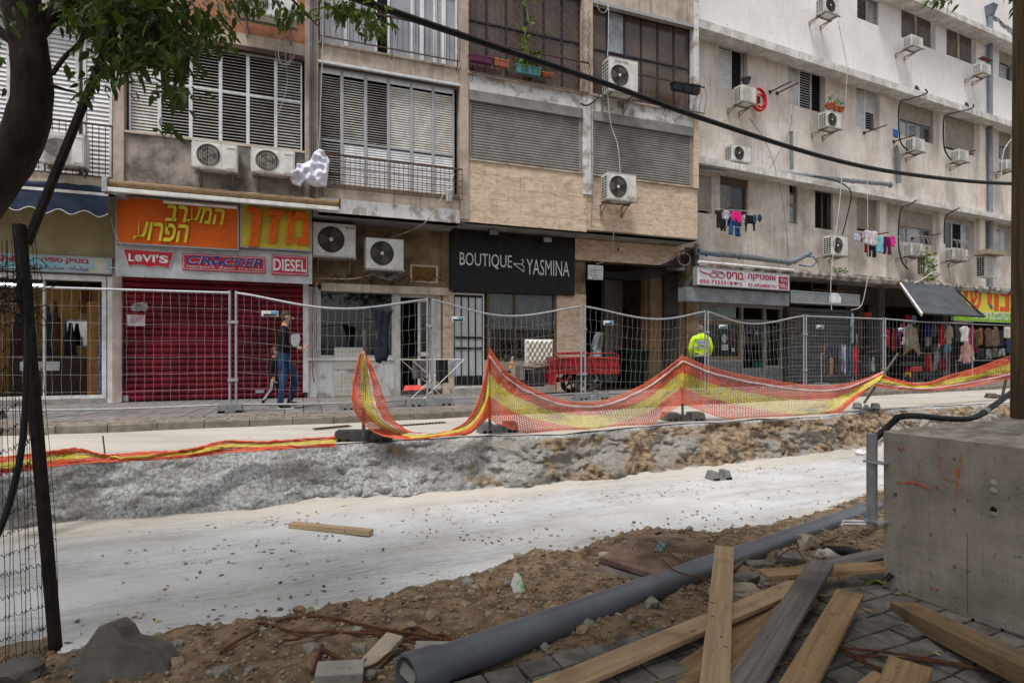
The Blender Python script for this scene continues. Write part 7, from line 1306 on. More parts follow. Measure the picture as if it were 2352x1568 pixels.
Jc.update({'elR': (-.02, -.13, .7, .034), 'wrR': (.02, -.13, .56, .024), 'haR': (.03, -.13, .51, .02), 'knR': (-.02, -.05, .33, .046), 'anR': (-.17, -.05, .1, .035), 'heR': (-.2, -.05, .06, .03), 'toR': (-.1, -.05, .025, .025), 'knL': (.1, .05, .34, .046), 'anL': (.1, .05, .08, .035), 'heL': (.08, .05, .035, .03), 'toL': (.19, .05, .022, .025)})
cp_ = G(628, 931, 0); t = thing('person', 'small child in black clothes with white striped trousers walking behind the man', 'person', cp_, .3); m_tr = M('black tracksuit', (.012, .012, .014)); skin('body', Jc, E, [m_skin, m_knit, m_tr, m_shoe], t, hand(Jc, Jc['haR'][:3], (.2, 0, -1), (1, 0, 0), s_=.6) + hand(Jc, Jc['haL'][:3], (.3, 0, -1), (1, 0, 0), s_=.6)); head(t, Jc['hd'][:3], .78, 0, M('brown hair', (.08, .045, .03), sc=50))
mb = MB(); 
for e in (-.017, 0, .017): mb.bar((-.01 + e, -.105, .52), (-.03 + e, -.1, .33), .008, .006, up=(0, 1, 0)); mb.bar((-.03 + e, -.1, .33), (-.17 + e * .8, -.09, .12), .008, .006, up=(0, 1, 0))
mb.build('white_stripes', m_wl, t)
# worker from behind
k = 1.0; Jw = {n_: (p[1] * 1, p[0] * -1, p[2], p[3]) for n_, p in J.items()}
Jw = {'pel': (0, 0, .95, (.19, .16)), 'belly': (0, 0, 1.12, (.2, .17)), 'chest': (0, .0, 1.34, (.2, .15)), 'neckb': (0, .0, 1.47, .085), 'neck': (0, .02, 1.53, .06), 'hd0': (0, .03, 1.6, (.078, .085)), 'hd': (0, .03, 1.67, (.082, .1)), 'hd1': (0, .02, 1.72, (.065, .07)), 'shR': (.2, 0, 1.41, .085), 'elR': (.27, .03, 1.14, .07), 'wrR': (.24, .14, .98, .05), 'haR': (.21, .2, .96, .035), 'shL': (-.2, 0, 1.41, .085), 'elL': (-.27, .03, 1.14, .07), 'wrL': (-.24, .14, .96, .05), 'haL': (-.2, .2, .95, .035), 'hiR': (.1, 0, .9, .11), 'knR': (.11, .01, .5, .08), 'anR': (.11, 0, .12, .055), 'heR': (.11, -.03, .05, .05), 'toR': (.12, .15, .04, .04), 'hiL': (-.1, 0, .9, .11), 'knL': (-.11, 0, .5, .08), 'anL': (-.11, 0, .12, .055), 'heL': (-.11, -.03, .05, .05), 'toL': (-.12, .15, .04, .04)}
m_hv = M('high visibility yellow', (.62, .9, .02), (.5, .75, .02), sc=7, r=.7, bump=.3, bsc=9, bd=.02); wp = Vector((5.08, 15.3, 0)); t = thing('person', 'worker in a bright yellow reflective jacket seen from behind at the optician', 'person', wp, -.1)
skin('body', Jw, E, [m_skin, m_hv, M('navy work trousers', (.02, .025, .045)), m_shoe], t, hand(Jw, (.21, .2, .96), (-.3, 1, 0), (0, 0, 1)) + hand(Jw, (-.2, .2, .95), (.3, 1, 0), (0, 0, 1))); head(t, (0, .03, 1.66), 1, math.pi / 2, M('grey brown hair', (.15, .12, .1), sc=60))
m_rf = M('reflective grey tape', (.28, .3, .28), r=.4)
for z, rx, ry in ((1.17, .225, .19), (.97, .22, .185)):
    MB().tube([(rx * math.cos(a), ry * math.sin(a), z) for a in [i * math.pi / 16 for i in range(33)]], .0, 4)
    mb = MB(); vs = [(rr * rx * math.cos(a), rr * ry * math.sin(a), z + dz) for a in [i * math.pi / 16 for i in range(32)] for rr, dz in ((1.0, -.025), (1.0, .025))]; mb.add(vs, [(2 * i, (2 * i + 2) % 64, (2 * i + 3) % 64, 2 * i + 1) for i in range(32)]); mb.build('reflective_band', m_rf, t, True)
for x in (-.13, .15): MB().tube([(x, -.19, 1.18), (x, -.165, 1.3), (x, -.12, 1.42), (x * .9, -.03, 1.5)], .02, 6).build('shoulder_band', m_rf, t, True)
MB().box(-.11, .11, -.2, -.17, 1.24, 1.36).build('back_print', M('back panel', (.35, .36, .42)), t, bevel=.01); text('SAFETY', t, -.09, .09, 1.29, 1.33, -.2, m_txtb, .003)
MB().add(*rock((.15, .09, .11), 5, 3)).build('hood', m_hv, t, True, loc=(0, -.1, 1.44))

# ---------------------------------------------------------------- red cargo trike with a tufted panel
tp = Vector((1.75, 14.3, 0)); t = thing('cargo_tricycle', 'red three wheeled cargo trike parked facing left behind the fence', 'tricycle', tp, .32)
m_tr = M('trike red', (.32, .01, .015), (.2, .008, .012), sc=3, r=.35, streak=.12); x0_, x1_ = -1.02, .78; mb = MB(); zb_, zt_ = .52, .93
for y in (-.5, .47): mb.box(x0_ + .1, x1_, y, y + .03, zb_, zt_)
mb.box(x0_ + .1, x1_, -.47, .47, zb_, zb_ + .04); mb.box(x0_ + .1, x0_ + .13, -.47, .47, zb_, zt_); mb.box(x1_ - .03, x1_, -.47, .47, zb_, zt_); mb.build('cargo_bed', m_tr, t, bevel=.004)
mb = MB(); 
for z in (zb_ + .02, zb_ + .2, zt_ - .02): mb.box(x0_ + .1, x1_, -.53, -.5, z - .02, z + .02)
for x in (-.9, -.45, .02, .45, .74): mb.bar((x, -.52, zt_), (x + .1 * (x < .7), -.52, zb_), .03, .05)
mb.box(x0_ + .0, x0_ + .12, -.5, -.1, zb_ - .25, zb_ + .02); mb.build('side_ribs', m_tr, t); MB().tube([(x0_ + .15, -.5, zt_), (x0_ + .17, -.5, zt_ + .07), (0, -.5, zt_ + .08), (.6, -.5, zt_ + .1), (.76, -.5, zt_ + .05), (.77, -.5, zb_ - .05)], .017, 8).build('side_rail', m_tr, t, True); MB().tube([(x0_ + .15, .5, zt_), (x0_ + .17, .5, zt_ + .08), (0, .5, zt_ + .11), (.4, .5, zt_ + .12)], .017, 8).build('side_rail', m_tr, t, True)
MB().tube([(-.85, -.5, zb_), (-.82, -.52, zb_ - .16), (-.62, -.52, zb_ - .16), (-.55, -.5, zb_)], .02, 6).build('step_loop', m_tr, t, True)
m_ty = M('tyre', (.035, .033, .03), (.07, .06, .05), sc=14, r=.9)
def wheel(par, c, R_, w_, name='wheel'):
    o = winpart(par, name); o.location = c; mb = MB(); K = 28; pr = [(-w_ / 2, R_ * .72), (-w_ / 2, R_ * .93), (-w_ * .3, R_), (w_ * .3, R_), (w_ / 2, R_ * .93), (w_ / 2, R_ * .72)]; n = len(pr); vs = [(r * math.cos(2 * math.pi * i / K), y, r * math.sin(2 * math.pi * i / K)) for i in range(K) for y, r in pr]
    mb.add(vs, [(n * i + j, n * i + (j + 1) % n, n * ((i + 1) % K) + (j + 1) % n, n * ((i + 1) % K) + j) for i in range(K) for j in range(n)]); mb.build('tyre', m_ty, o, True); mb = MB(); mb.ring((0, 0), R_ * .6, R_ * .74, -w_ * .3, w_ * .3, 24); mb.ring((0, 0), 0.01, R_ * .2, -w_ * .45, w_ * .45, 16)
    for i in range(5): a = i * 1.257; mb.bar((0, 0, 0), (R_ * .65 * math.cos(a), 0, R_ * .65 * math.sin(a)), .05, .04)
    mb.build('rim', M('dull rim', (.1, .1, .1), r=.5, metal=.4), o)
wheel(t, (-.12, -.42, .27), .27, .11); wheel(t, (-.12, .42, .27), .27, .11); wheel(t, (-2.0, 0, .27), .27, .1)
MB().bar((-1.9, 0, .3), (.5, 0, .42), .3, .1).build('chassis', m_dark, t); MB().box(-1.45, -1.05, -.22, .22, .22, .62).build('engine_cover', M('dark engine', (.03, .025, .025)), t, bevel=.03)
MB().add(*rock((.36, .19, .085), 2, 3, 1, .3)).build('seat', M('taupe seat', (.22, .18, .15), (.16, .13, .11), sc=6, r=.8), t, True, loc=(-1.28, 0, .72)); MB().box(-1.7, -1.58, -.17, .17, .35, .75).build('fuel_tank', M('grey brown tank', (.2, .17, .14)), t, bevel=.04)
MB().tube([(-2.0, 0, .27), (-1.9, 0, .6), (-1.82, 0, .95)], .03, 8).build('front_fork', m_galv, t, True); MB().tube([(-1.7, -.38, 1.02), (-1.78, -.2, 1.03), (-1.82, 0, .98), (-1.78, .2, 1.03), (-1.7, .38, 1.02)], .014, 6).build('handlebar', m_dark, t, True); MB().add(*rock((.07, .08, .09), 5, 2)).build('headlight', m_dark, t, loc=(-1.98, 0, .9)); MB().add(*rock((.035, .035, .04), 5, 2)).build('indicator', m_org, t, loc=(-1.9, -.16, .78)); MB().add(*rock((.035, .035, .04), 5, 2)).build('indicator', m_org, t, loc=(-1.93, -.14, .68))
MB().add(*rock((.13, .2, .05), 7, 2)).build('mudguard', m_dark, t, loc=(-2.0, 0, .57)); MB().tube([(.1, -.3, .62), (.22, -.45, .42), (.1, -.45, .28)], .02, 6).build('brake_rod', m_galv, t)
# tufted panel resting on the seat
W_, H_ = .72, .6; vs = []; fs = []; n, m = 36, 30
for i in range(n + 1):
    for j in range(m + 1):
        x, z = i / n, j / m; q = abs(math.sin(math.pi * (x * 6 + z * 4 * .75))) * abs(math.sin(math.pi * (x * 6 - z * 4 * .75))); ed = min(1, 12 * min(x, 1 - x, z, 1 - z)); vs.append((x * W_, -.09 * (q ** .45) * ed - .01, z * H_))
fs = [(i * (m + 1) + j, (i + 1) * (m + 1) + j, (i + 1) * (m + 1) + j + 1, i * (m + 1) + j + 1) for i in range(n) for j in range(m)]
hp = thing('headboard', 'white tufted headboard propped on the seat of the red trike', 'headboard', P(1206, 835, 14.0), .25); MB().add(vs, fs).build('padding', M('cream leather', (.62, .59, .52), (.52, .49, .42), sc=5, r=.4), hp, True); MB().box(0, W_, -.01, .05, 0, H_).build('back_panel', m_white, hp)
# second scooter windscreen behind the bed
t = thing('motor_scooter', 'scooter with a clear windscreen standing in the dark passage behind the trike', 'scooter', P(1362, 860, 16.2), .4); t.location.z = 0; vs = []; n = 8
for i in range(n + 1):
    for j in range(9): a = (i / n - .5) * 1.4; z = 1.12 + .5 * j / 8; vs.append((.3 * math.sin(a) * (1 - .25 * (j / 8) ** 2) + .15 * j / 8, -.2 * math.cos(a), z))
MB().add(vs, [(9 * i + j, 9 * (i + 1) + j, 9 * (i + 1) + j + 1, 9 * i + j + 1) for i in range(n) for j in range(8)]).build('windscreen', glass('windscreen', (.75, .78, .8), .7), t, True)
MB().add(*rock((.16, .12, .22), 8, 3)).build('front_cowl', M('pale blue cowl', (.4, .45, .52), r=.3), t, True, loc=(.05, -.05, 1.0)); MB().box(-.15, .2, .0, 1.1, .4, .75).build('body', m_dark, t, bevel=.06); wheel(t, (0, -.1, .26), .26, .1); wheel(t, (.05, 1.2, .26), .26, .1)
t = thing('wheelie_bin', 'dark green wheelie bin in the shade of the passage', 'bin', P(1450, 870, 17.6) * 1, .38); t.location.z = 0; mb = MB(); mb.add([(-.28, -.3, .08), (.28, -.3, .08), (.28, .3, .08), (-.28, .3, .08), (-.34, -.38, 1.05), (.34, -.38, 1.05), (.34, .38, 1.05), (-.34, .38, 1.05)], [(0, 3, 2, 1), (4, 5, 6, 7), (0, 1, 5, 4), (1, 2, 6, 5), (2, 3, 7, 6), (3, 0, 4, 7)]); mb.build('bin_body', M('bin green', (.004, .02, .007)), t); MB().box(-.36, .36, -.42, .4, 1.06, 1.12).build('lid', MT['bin green'], t, bevel=.02); MB().tube([(-.3, .3, .1), (.3, .3, .1)], .1, 12).build('wheel', m_dark, t)
# drying rack with towels
rk0 = P(933, 826, 12.3); rk1 = P(1052, 829, 13.1); t = thing('drying_rack', 'folding white drying rack in front of the shop door', 'drying rack', Vector((rk0.x, rk0.y, 0)), math.atan2(rk1.y - rk0.y, rk1.x - rk0.x)); L_ = (rk1 - rk0).length; zt_ = .88
for y in (-.25, .0, .25): MB().tube([(0, y, zt_), (L_, y, zt_)], .008, 6).build('rail', m_white, t)
for x in (0, L_): MB().tube([(x, -.27, zt_), (x, .27, zt_)], .01, 6).build('end_bar', m_white, t); MB().tube([(x - .01, -.27, zt_ - .01), (x + .03, -.29, zt_ + .01)], .016, 6).build('corner_cap', M('lime cap', (.45, .5, .05)), t)
for y in (-.26, .26): MB().tube([(0, y, zt_), (L_ * .8, y, .02)], .01, 6).build('leg', m_white, t); MB().tube([(L_, y, zt_), (L_ * .2, y, .02)], .01, 6).build('leg', m_white, t)
def onrack(x0, x1, h, c, l): 
    d = (rk1 - rk0).normalized(); p = Vector((rk0.x, rk0.y, 0)) + Vector((d.x, d.y, 0)) * x0 + Vector((0, -.27, zt_ - h)); o = puffy([(0, 0), (x1 - x0, .03), (x1 - x0, h), (0, h)], .02, .03, .05, (9, 1), x0 * 9).build('towel', cm(c), None, True, loc=p, rot=t.rotation_euler[2]); tag(o, l, 'towel', 'towels on the drying rack')
onrack(.2, .62, .42, (.16, .15, .15), 'grey towel on the left of the drying rack'); onrack(.78, 1.1, .55, (.02, .022, .03), 'dark towel in the middle of the drying rack'); onrack(1.12, 1.28, .42, (.38, .38, .42), 'pale grey towel at the right end of the drying rack')
o = puffy([(0, 0), (.12, .3), (.5, .28), (.56, .05), (.3, .02)], .015, .02, .01, (6, 6), 2).build('red_cloth', M('coral cloth', (.7, .08, .06)), None, True, loc=P(925, 903, 13.3), rot=(-1.2, 0, .4)); o.location.z = .14; tag(o, 'bright coral cloth lying on the ground by the shop door', 'cloth')
# ---------------------------------------------------------------- foreground: pipe, boards, manhole, concrete block, rods
m_pvc = M('grey pvc', (.12, .13, .15), (.095, .103, .12), sc=4, r=.33, speck=.15, spsc=14)
pa, pb = P(932, 1556, 2.42), P(2012, 1163, 6.5); ax = (pb - pa); Lp = ax.length; t = thing('drain_pipe', 'long dark grey plastic pipe lying diagonally across the foreground', 'pipe', pa, ax.to_track_quat('X', 'Z').to_euler()); mb = MB(); K = 40; R0 = .08
prof = [(.0, .082), (.0, .094), (.012, .096), (.15, .095), (.19, .081), (.21, R0), (Lp * .5, R0), (Lp, R0), (Lp, R0 - .006), (.2, R0 - .006), (.0, .082)]
vs = [(x, r * math.cos(2 * math.pi * k / K), r * math.sin(2 * math.pi * k / K)) for x, r in prof for k in range(K)]; mb.add(vs, [(i * K + k, i * K + (k + 1) % K, (i + 1) * K + (k + 1) % K, (i + 1) * K + k) for i in range(len(prof) - 1) for k in range(K)]); mb.build('pipe', m_pvc, t, True)
def plankmat(name, c, c2, gap=.5):
    m = bpy.data.materials.new(name); m.use_nodes = True; N = m.node_tree.nodes; L = m.node_tree.links; b = N['Principled BSDF']; b.inputs['Roughness'].default_value = .75
    tc = N.new('ShaderNodeTexCoord'); oi = N.new('ShaderNodeObjectInfo'); va = N.new('ShaderNodeVectorMath'); va.operation = 'ADD'; L.new(tc.outputs['Object'], va.inputs[0])
    cx_ = N.new('ShaderNodeCombineXYZ'); ml = N.new('ShaderNodeMath'); ml.operation = 'MULTIPLY'; ml.inputs[1].default_value = 30; L.new(oi.outputs['Random'], ml.inputs[0]); L.new(ml.outputs[0], cx_.inputs[0]); L.new(ml.outputs[0], cx_.inputs[1]); L.new(cx_.outputs[0], va.inputs[1])
    mpn = N.new('ShaderNodeMapping'); mpn.inputs['Scale'].default_value = (1.0, 24, 24); L.new(va.outputs[0], mpn.inputs[0])
    def nn(sc, src, d=6): n = N.new('ShaderNodeTexNoise'); n.inputs['Scale'].default_value = sc; n.inputs['Detail'].default_value = d; n.inputs['Distortion'].default_value = .6; L.new(src.outputs[0], n.inputs['Vector']); return n.outputs[0]
    def r_(src, a, bb): q = N.new('ShaderNodeMapRange'); q.inputs[1].default_value = a; q.inputs[2].default_value = bb; L.new(src, q.inputs[0]); return q.outputs[0]
    def mi(f, A, B_):
        x = N.new('ShaderNodeMix'); x.data_type = 'RGBA'; L.new(f, x.inputs[0])
        for i, q in ((6, A), (7, B_)):
            if isinstance(q, tuple): x.inputs[i].default_value = q + (1,)
            else: L.new(q, x.inputs[i])
        return x.outputs[2]
    g1 = nn(1.6, mpn); col = mi(r_(g1, .4, .6), c, c2); col = mi(r_(nn(3, va), .55, .75), col, tuple(q * .5 for q in c2)); col = mi(r_(nn(26, va, 2), .68, .74), col, (.05, .035, .02))
    # knots
    vo = N.new('ShaderNodeTexVoronoi'); vo.inputs['Scale'].default_value = 3.2; mk = N.new('ShaderNodeMapping'); mk.inputs['Scale'].default_value = (1, 2.4, 2.4); L.new(va.outputs[0], mk.inputs[0]); L.new(mk.outputs[0], vo.inputs['Vector']); col = mi(r_(vo.outputs['Distance'], .09, .03), col, tuple(q * .42 for q in c))
    L.new(col, b.inputs['Base Color']); bp = N.new('ShaderNodeBump'); bp.inputs['Strength'].default_value = .35; bp.inputs['Distance'].default_value = .004; L.new(g1, bp.inputs['Height']); L.new(bp.outputs[0], b.inputs['Normal']); return m
m_pl = plankmat('fresh pine board', (.43, .31, .18), (.33, .23, .13)); m_plo = plankmat('yellow pine board', (.34, .22, .105), (.24, .15, .07)); m_plg = plankmat('weathered board', (.21, .18, .16), (.13, .11, .1)); m_beam = plankmat('dirty beam', (.27, .18, .09), (.16, .11, .06))
def plank(label, a, b_, w_, th_, mat, name='wooden_board', roll=0, group='loose boards in the foreground'):
    d = b_ - a; o = thing(name, label, 'board', a, 0, group); bpy.data.objects.remove(o)
    q = d.to_track_quat('X', 'Z').to_euler(); o = MB().box(0, d.length, -w_ / 2, w_ / 2, -th_ / 2, th_ / 2).build(name, mat, None, loc=a, bevel=.003); q2 = d.to_track_quat('X', 'Z') @ Matrix.Rotation(roll, 3, 'X').to_quaternion(); o.rotation_euler = q2.to_euler(); tag(o, label, 'board', group); return o
def gz(u, v, z): return G(u, v, z)
plank('pale board standing toward the viewer, laid over the grey pipe', P(1664, 1257, 3.82), P(1637, 1640, 2.16), .118, .024, m_pl)
plank('longest pale board, running from the lower edge up to the right under the upright one', P(1120, 1640, 2.18), P(1868, 1330, 3.42), .125, .026, m_pl)
plank('yellowish board low in the stack, ending just right of the upright board', P(1440, 1640, 2.3), P(1765, 1402, 3.1), .1, .024, m_plo)
plank('broad yellowish board running up to the weathered grey one', P(1520, 1640, 2.26), P(1850, 1372, 3.16), .13, .024, m_plo)
plank('weathered grey board crossing under the small level board', P(1640, 1680, 2.08), P(1888, 1292, 3.5), .13, .026, m_plg)
plank('short yellowish board with a clean cut upper end, rightmost of the leaning ones', P(1795, 1640, 2.2), P(1953, 1362, 3.1), .125, .026, m_plo)
plank('level board reaching from the pile to the concrete block', P(1752, 1319, 3.42), P(2075, 1298, 3.55), .12, .026, m_plo)
plank('thick dirty beam along the foot of the concrete block', P(2075, 1400, 3.17), P(2480, 1600, 2.1), .14, .085, m_beam, 'wooden_beam')
plank('short sawn offcut lying among the rusty rods', P(2090, 1525, 2.55), P(2060, 1610, 2.3), .16, .03, m_plo, 'wood_offcut'); plank('small offcut at the bottom edge left of the other offcut', P(2040, 1560, 2.45), P(1990, 1600, 2.35), .12, .03, m_plo, 'wood_offcut')
plank('light timber lying alone on the white trench floor', G(668, 1204, ZF + .03), G(853, 1222, ZF + .03), .085, .05, m_pl, 'timber')
plank('grey weathered board far back against the block beside the stones', P(1850, 1310, 3.6), P(2040, 1268, 4.0), .14, .02, m_plg)
# manhole
mc = Vector((.663 + (1.283 - .663) / 2 + (1.23 - .663) / 2, 4.31 + (3.743 - 4.31) / 2 + (4.93 - 4.31) / 2, -.53)); t = thing('manhole_cover', 'rusty square manhole cover with a round ribbed lid', 'manhole cover', mc, (.02, -.03, math.atan2(.738, .675)))
m_mh = M('rusty cast iron', (.13, .085, .065), (.24, .17, .125), sc=6, r=.7, bump=.4, bsc=60, speck=.3); MB().box(-.42, .42, -.42, .42, -.045, 0).build('frame_plate', m_mh, t, bevel=.006)
mb = MB(); K = 56; prof = [(.0, .006)]; r = .02
rs = []
for k in range(13): r0 = .05 + k * .0235; rs += [(r0, .002), (r0 + .004, .016), (r0 + .011, .016), (r0 + .015, .002)]
rs = [(0.001, .012)] + rs + [(.365, .006), (.372, -.004)]
vs = [(r * math.cos(2 * math.pi * k / K), r * math.sin(2 * math.pi * k / K), z) for r, z in rs for k in range(K)]; mb.add(vs, [(i * K + k, i * K + (k + 1) % K, (i + 1) * K + (k + 1) % K, (i + 1) * K + k)[::-1] for i in range(len(rs) - 1) for k in range(K)]); mb.build('round_lid', m_mh, t, True)
mb = MB(); V_ = lambda r, a: (r * math.cos(a), r * math.sin(a)); mb.v = []; K = 56; vs = [(rr * math.cos(2 * math.pi * k / K), rr * math.sin(2 * math.pi * k / K), z) for rr, z in ((.376, .0015), (.386, .0055), (.394, .0015)) for k in range(K)]; mb.add(vs, [(i * K + k, (i + 1) * K + k, (i + 1) * K + (k + 1) % K, i * K + (k + 1) % K)[::-1] for i in range(2) for k in range(K)]); mb.build('lid_seat', m_mh, t)
MB().box(-.02, .17, .11, .17, .0162, .019).build('blue_paint_mark', M('blue paint worn', (.06, .25, .33), (.12, .1, .09), sc=30, lo=.48, hi=.54), t, rot=.3); MB().box(-.12, .0, -.3, -.27, .0162, .019).build('blue_paint_mark', MT['blue paint worn'], t, rot=.2)
for x, y in ((.33, .33), (-.34, -.3)): MB().box(x - .04, x + .04, y - .015, y + .015, .0, .004).build('key_slot', m_void, t)
tag(MB().add([(1.283 - .1, 3.743 + .1, -.66), (.663, 4.31, -.66), (.663, 4.31, -.59), (1.283 - .0, 3.743, -.59)], [(0, 1, 2, 3)]).build('manhole_collar', m_conc), 'broken concrete collar under the near edge of the manhole cover', 'collar')
# concrete block with a pole
A_ = Vector((2.27, 3.475, ZP)); a_ = Vector((.456, -.89, 0)); b2 = Vector((.89, .456, 0)); hB = .96
m_blk = bpy.data.materials.new('cast concrete block'); m = m_blk; m.use_nodes = True; N = m.node_tree.nodes; L = m.node_tree.links; b = N['Principled BSDF']; b.inputs['Roughness'].default_value = .9; tc = N.new('ShaderNodeTexCoord')
def nq(sc, d=8, st=None):
    n = N.new('ShaderNodeTexNoise'); n.inputs['Scale'].default_value = sc; n.inputs['Detail'].default_value = d; n.inputs['Roughness'].default_value = .65
    if st: q = N.new('ShaderNodeMapping'); q.inputs['Scale'].default_value = st; L.new(tc.outputs['Object'], q.inputs[0]); L.new(q.outputs[0], n.inputs['Vector'])
    else: L.new(tc.outputs['Object'], n.inputs['Vector'])
    return n.outputs[0]
col = mx(mp(nq(4), .35, .65), (.34, .3, .25), (.2, .175, .145)); col = mx(mp(nq(3, 6, (30, 30, .8)), .45, .75, 0, .5), col, (.17, .15, .125)); col = mx(mp(nq(1.6, 5), .5, .66, 0, .45), col, (.12, .1, .08)); col = mx(mp(nq(22, 3), .62, .7), col, (.06, .05, .045)); L.new(col, b.inputs['Base Color'])
bp = N.new('ShaderNodeBump'); bp.inputs['Strength'].default_value = .5; bp.inputs['Distance'].default_value = .01; L.new(nq(30, 8), bp.inputs['Height']); L.new(bp.outputs[0], b.inputs['Normal'])
t = thing('concrete_block', 'large cast concrete block on the right, marked with orange spray paint', 'concrete block', A_, math.atan2(-.89, .456)); Lb, Db = 2.3, 1.9; mb = MB(); n = 70; nd = 40; vs = []; fs = []
# local x along a_, y along b2 (left of a_), top surface rough
for i in range(n + 1):
    for j in range(nd + 1):
        x, y = Lb * i / n, Db * j / nd; e = min(1, 8 * min(y, Db - y, x + .05)); vs.append((x, y, hB - .012 * (1 - e) - (.02 * abs(noise.noise(Vector((x * 7, y * 12, 0)))) + .02 * fbm((x * 5, y * 9, 2), 4)) * (.3 + .7 * e)))
fs = [(i * (nd + 1) + j, (i + 1) * (nd + 1) + j, (i + 1) * (nd + 1) + j + 1, i * (nd + 1) + j + 1) for i in range(n) for j in range(nd)]; mb.add(vs, fs, 1)
for i in range(n): a = i * (nd + 1); b0, b1 = vs[a], vs[a + nd + 1]; mb.add([(b0[0], 0, 0), (b1[0], 0, 0), b1, b0], [(0, 1, 2, 3)], 0); a2 = a + nd; c0, c1 = vs[a2], vs[a2 + nd + 1]; mb.add([(c0[0], Db, 0), (c1[0], Db, 0), c1, c0], [(3, 2, 1, 0)], 0)
for x0q, rev in ((0, 1), (Lb, 0)):
    i = 0 if x0q == 0 else n
    for j in range(nd): q0, q1 = vs[i * (nd + 1) + j], vs[i * (nd + 1) + j + 1]; f_ = (0, 1, 2, 3)[::-1] if rev else (0, 1, 2, 3); mb.add([(q0[0], q0[1], 0), (q1[0], q1[1], 0), q1, q0], [f_], 0)
m_top = M('rough concrete top', (.42, .38, .33), (.22, .19, .16), sc=9, r=1, bump=.9, bsc=45, speck=.5, bd=.02); mb.build('block', [m_blk, m_top], t)
def onblk(u, v): # picture point on the block's left face -> local (x, z)
    k_ = (u - CX) / F; # point on plane through A_ with directions a_, z
    # (A.x + s a.x) = k (A.y + s a.y)
    s_ = (k_ * A_.y - A_.x) / (a_.x - k_ * a_.y); Y = A_.y + s_ * a_.y; return s_, EZ - (v - HY) / F * Y - ZP
m_or = M('orange spray', (.38, .09, .045), (.27, .2, .16), sc=22, r=.9, lo=.42, hi=.62)
def spray(pts, r, name='spray_mark'):
    q = [onblk(u, v) for u, v in pts]; mb = MB(); c = catmull([(x, -.001, z) for x, z in q], 30); mb.tube([Vector((p.x, 0, p.z)) for p in c], r, 8); 
    for i, v in enumerate(mb.v): mb.v[i] = (v[0], v[1] * .12 - .001, v[2])
    mb.build(name, m_or, t, True)
spray([(2061, 1107), (2080, 1109), (2100, 1108), (2125, 1118), (2139, 1124)], .008); spray([(2096, 1050), (2112, 1070), (2110, 1090), (2098, 1108)], .003)
spray([(2157, 1012), (2160, 1060), (2165, 1090), (2180, 1103), (2192, 1095), (2203, 1070), (2208, 1040)], .0045); spray([(2208, 1040), (2204, 1075), (2200, 1110), (2198, 1138)], .006)
for u, v in ((2065, 1030), (2076, 1030), (2105, 1112), (2152, 1118), (2140, 1350), (2152, 1354)):
    x, z = onblk(u, v); MB().disc((x, z), .006, -.004, 10).build('spray_dot', M('red dot', (.45, .03, .02)), t)
x, z = onblk(2282, 1170); MB().add(*rock((.014, .004, .017), 4, 2)).build('bolt_hole', m_void, t, loc=(x, -.001, z)); x, z = onblk(2325, 1262); 
for dz in (.14, .1, -.02): MB().add(*rock((.016, .004, .018), 6, 2)).build('pock_mark', m_conc, t, loc=(onblk(2282, 1170)[0], -.001, onblk(2282, 1170)[1] + dz))
x, _ = onblk(2222, 1300); MB().box(x - .0006, x + .0006, -.0012, .0, .02, .45).build('form_joint', m_void, t)
ct = thing('conduit', 'vertical grey plastic conduit clipped to the corner of the concrete block', 'pipe', A_, math.atan2(-.89, .456)); zt0_, zb0_ = .93, .36; MB().tube([(-.05, -.035, zb0_), (-.05, -.035, zt0_)], .03, 14).build('tube', M('light grey conduit', (.25, .25, .27), (.2, .2, .21), sc=9, r=.45), ct, True)
for z in (.76, .4): MB().box(-.085, .03, -.07, .0, z - .006, z + .006).build('clip', m_galv, ct)
hz = [A_ + a_ * -.05 + b2 * -.035 + Vector((0, 0, .88)), P(2052, 968, 3.5), P(2068, 957, 3.55), P(2110, 955, 3.7), P(2170, 961, 3.9), P(2235, 959, 4.1), P(2290, 926, 4.5), P(2330, 896, 4.9), P(2400, 850, 5.5)]
hc = catmull(hz, 260); tag(MB().tube(hc, [.0175 + (.0025 if i % 2 else 0) if i < 130 else .02 for i in range(261)], 10).build('corrugated_hose', m_black, None, True), 'black corrugated hose running along the top of the concrete block', 'hose')
mb = MB(); c = hc[178]; mb.tube([hc[176], hc[180]], .026, 10); tag(mb.build('hose_clamp', m_galv), 'bright metal clamp on the black corrugated hose', 'clamp')
tag(MB().tube(catmull([P(2034, 1330, 3.45) , P(2030, 1338, 3.44), P(2000, 1365 - 30, 3.5), P(1945, 1398 - 5, 3.5), P(1905, 1430 - 0, 3.4)], 30), .0055, 6).build('ground_wire', M('yellow green wire', (.35, .36, .03), (.1, .3, .05), sc=9, r=.4), None, True), 'thin yellow green earth wire hanging from the conduit', 'wire')
tag(MB().tube([P(2048, 1318, 3.42), P(2034, 1332, 3.42)], .016, 10).build('hose_end', m_black, None, True), 'short black hose end under the grey conduit', 'hose')
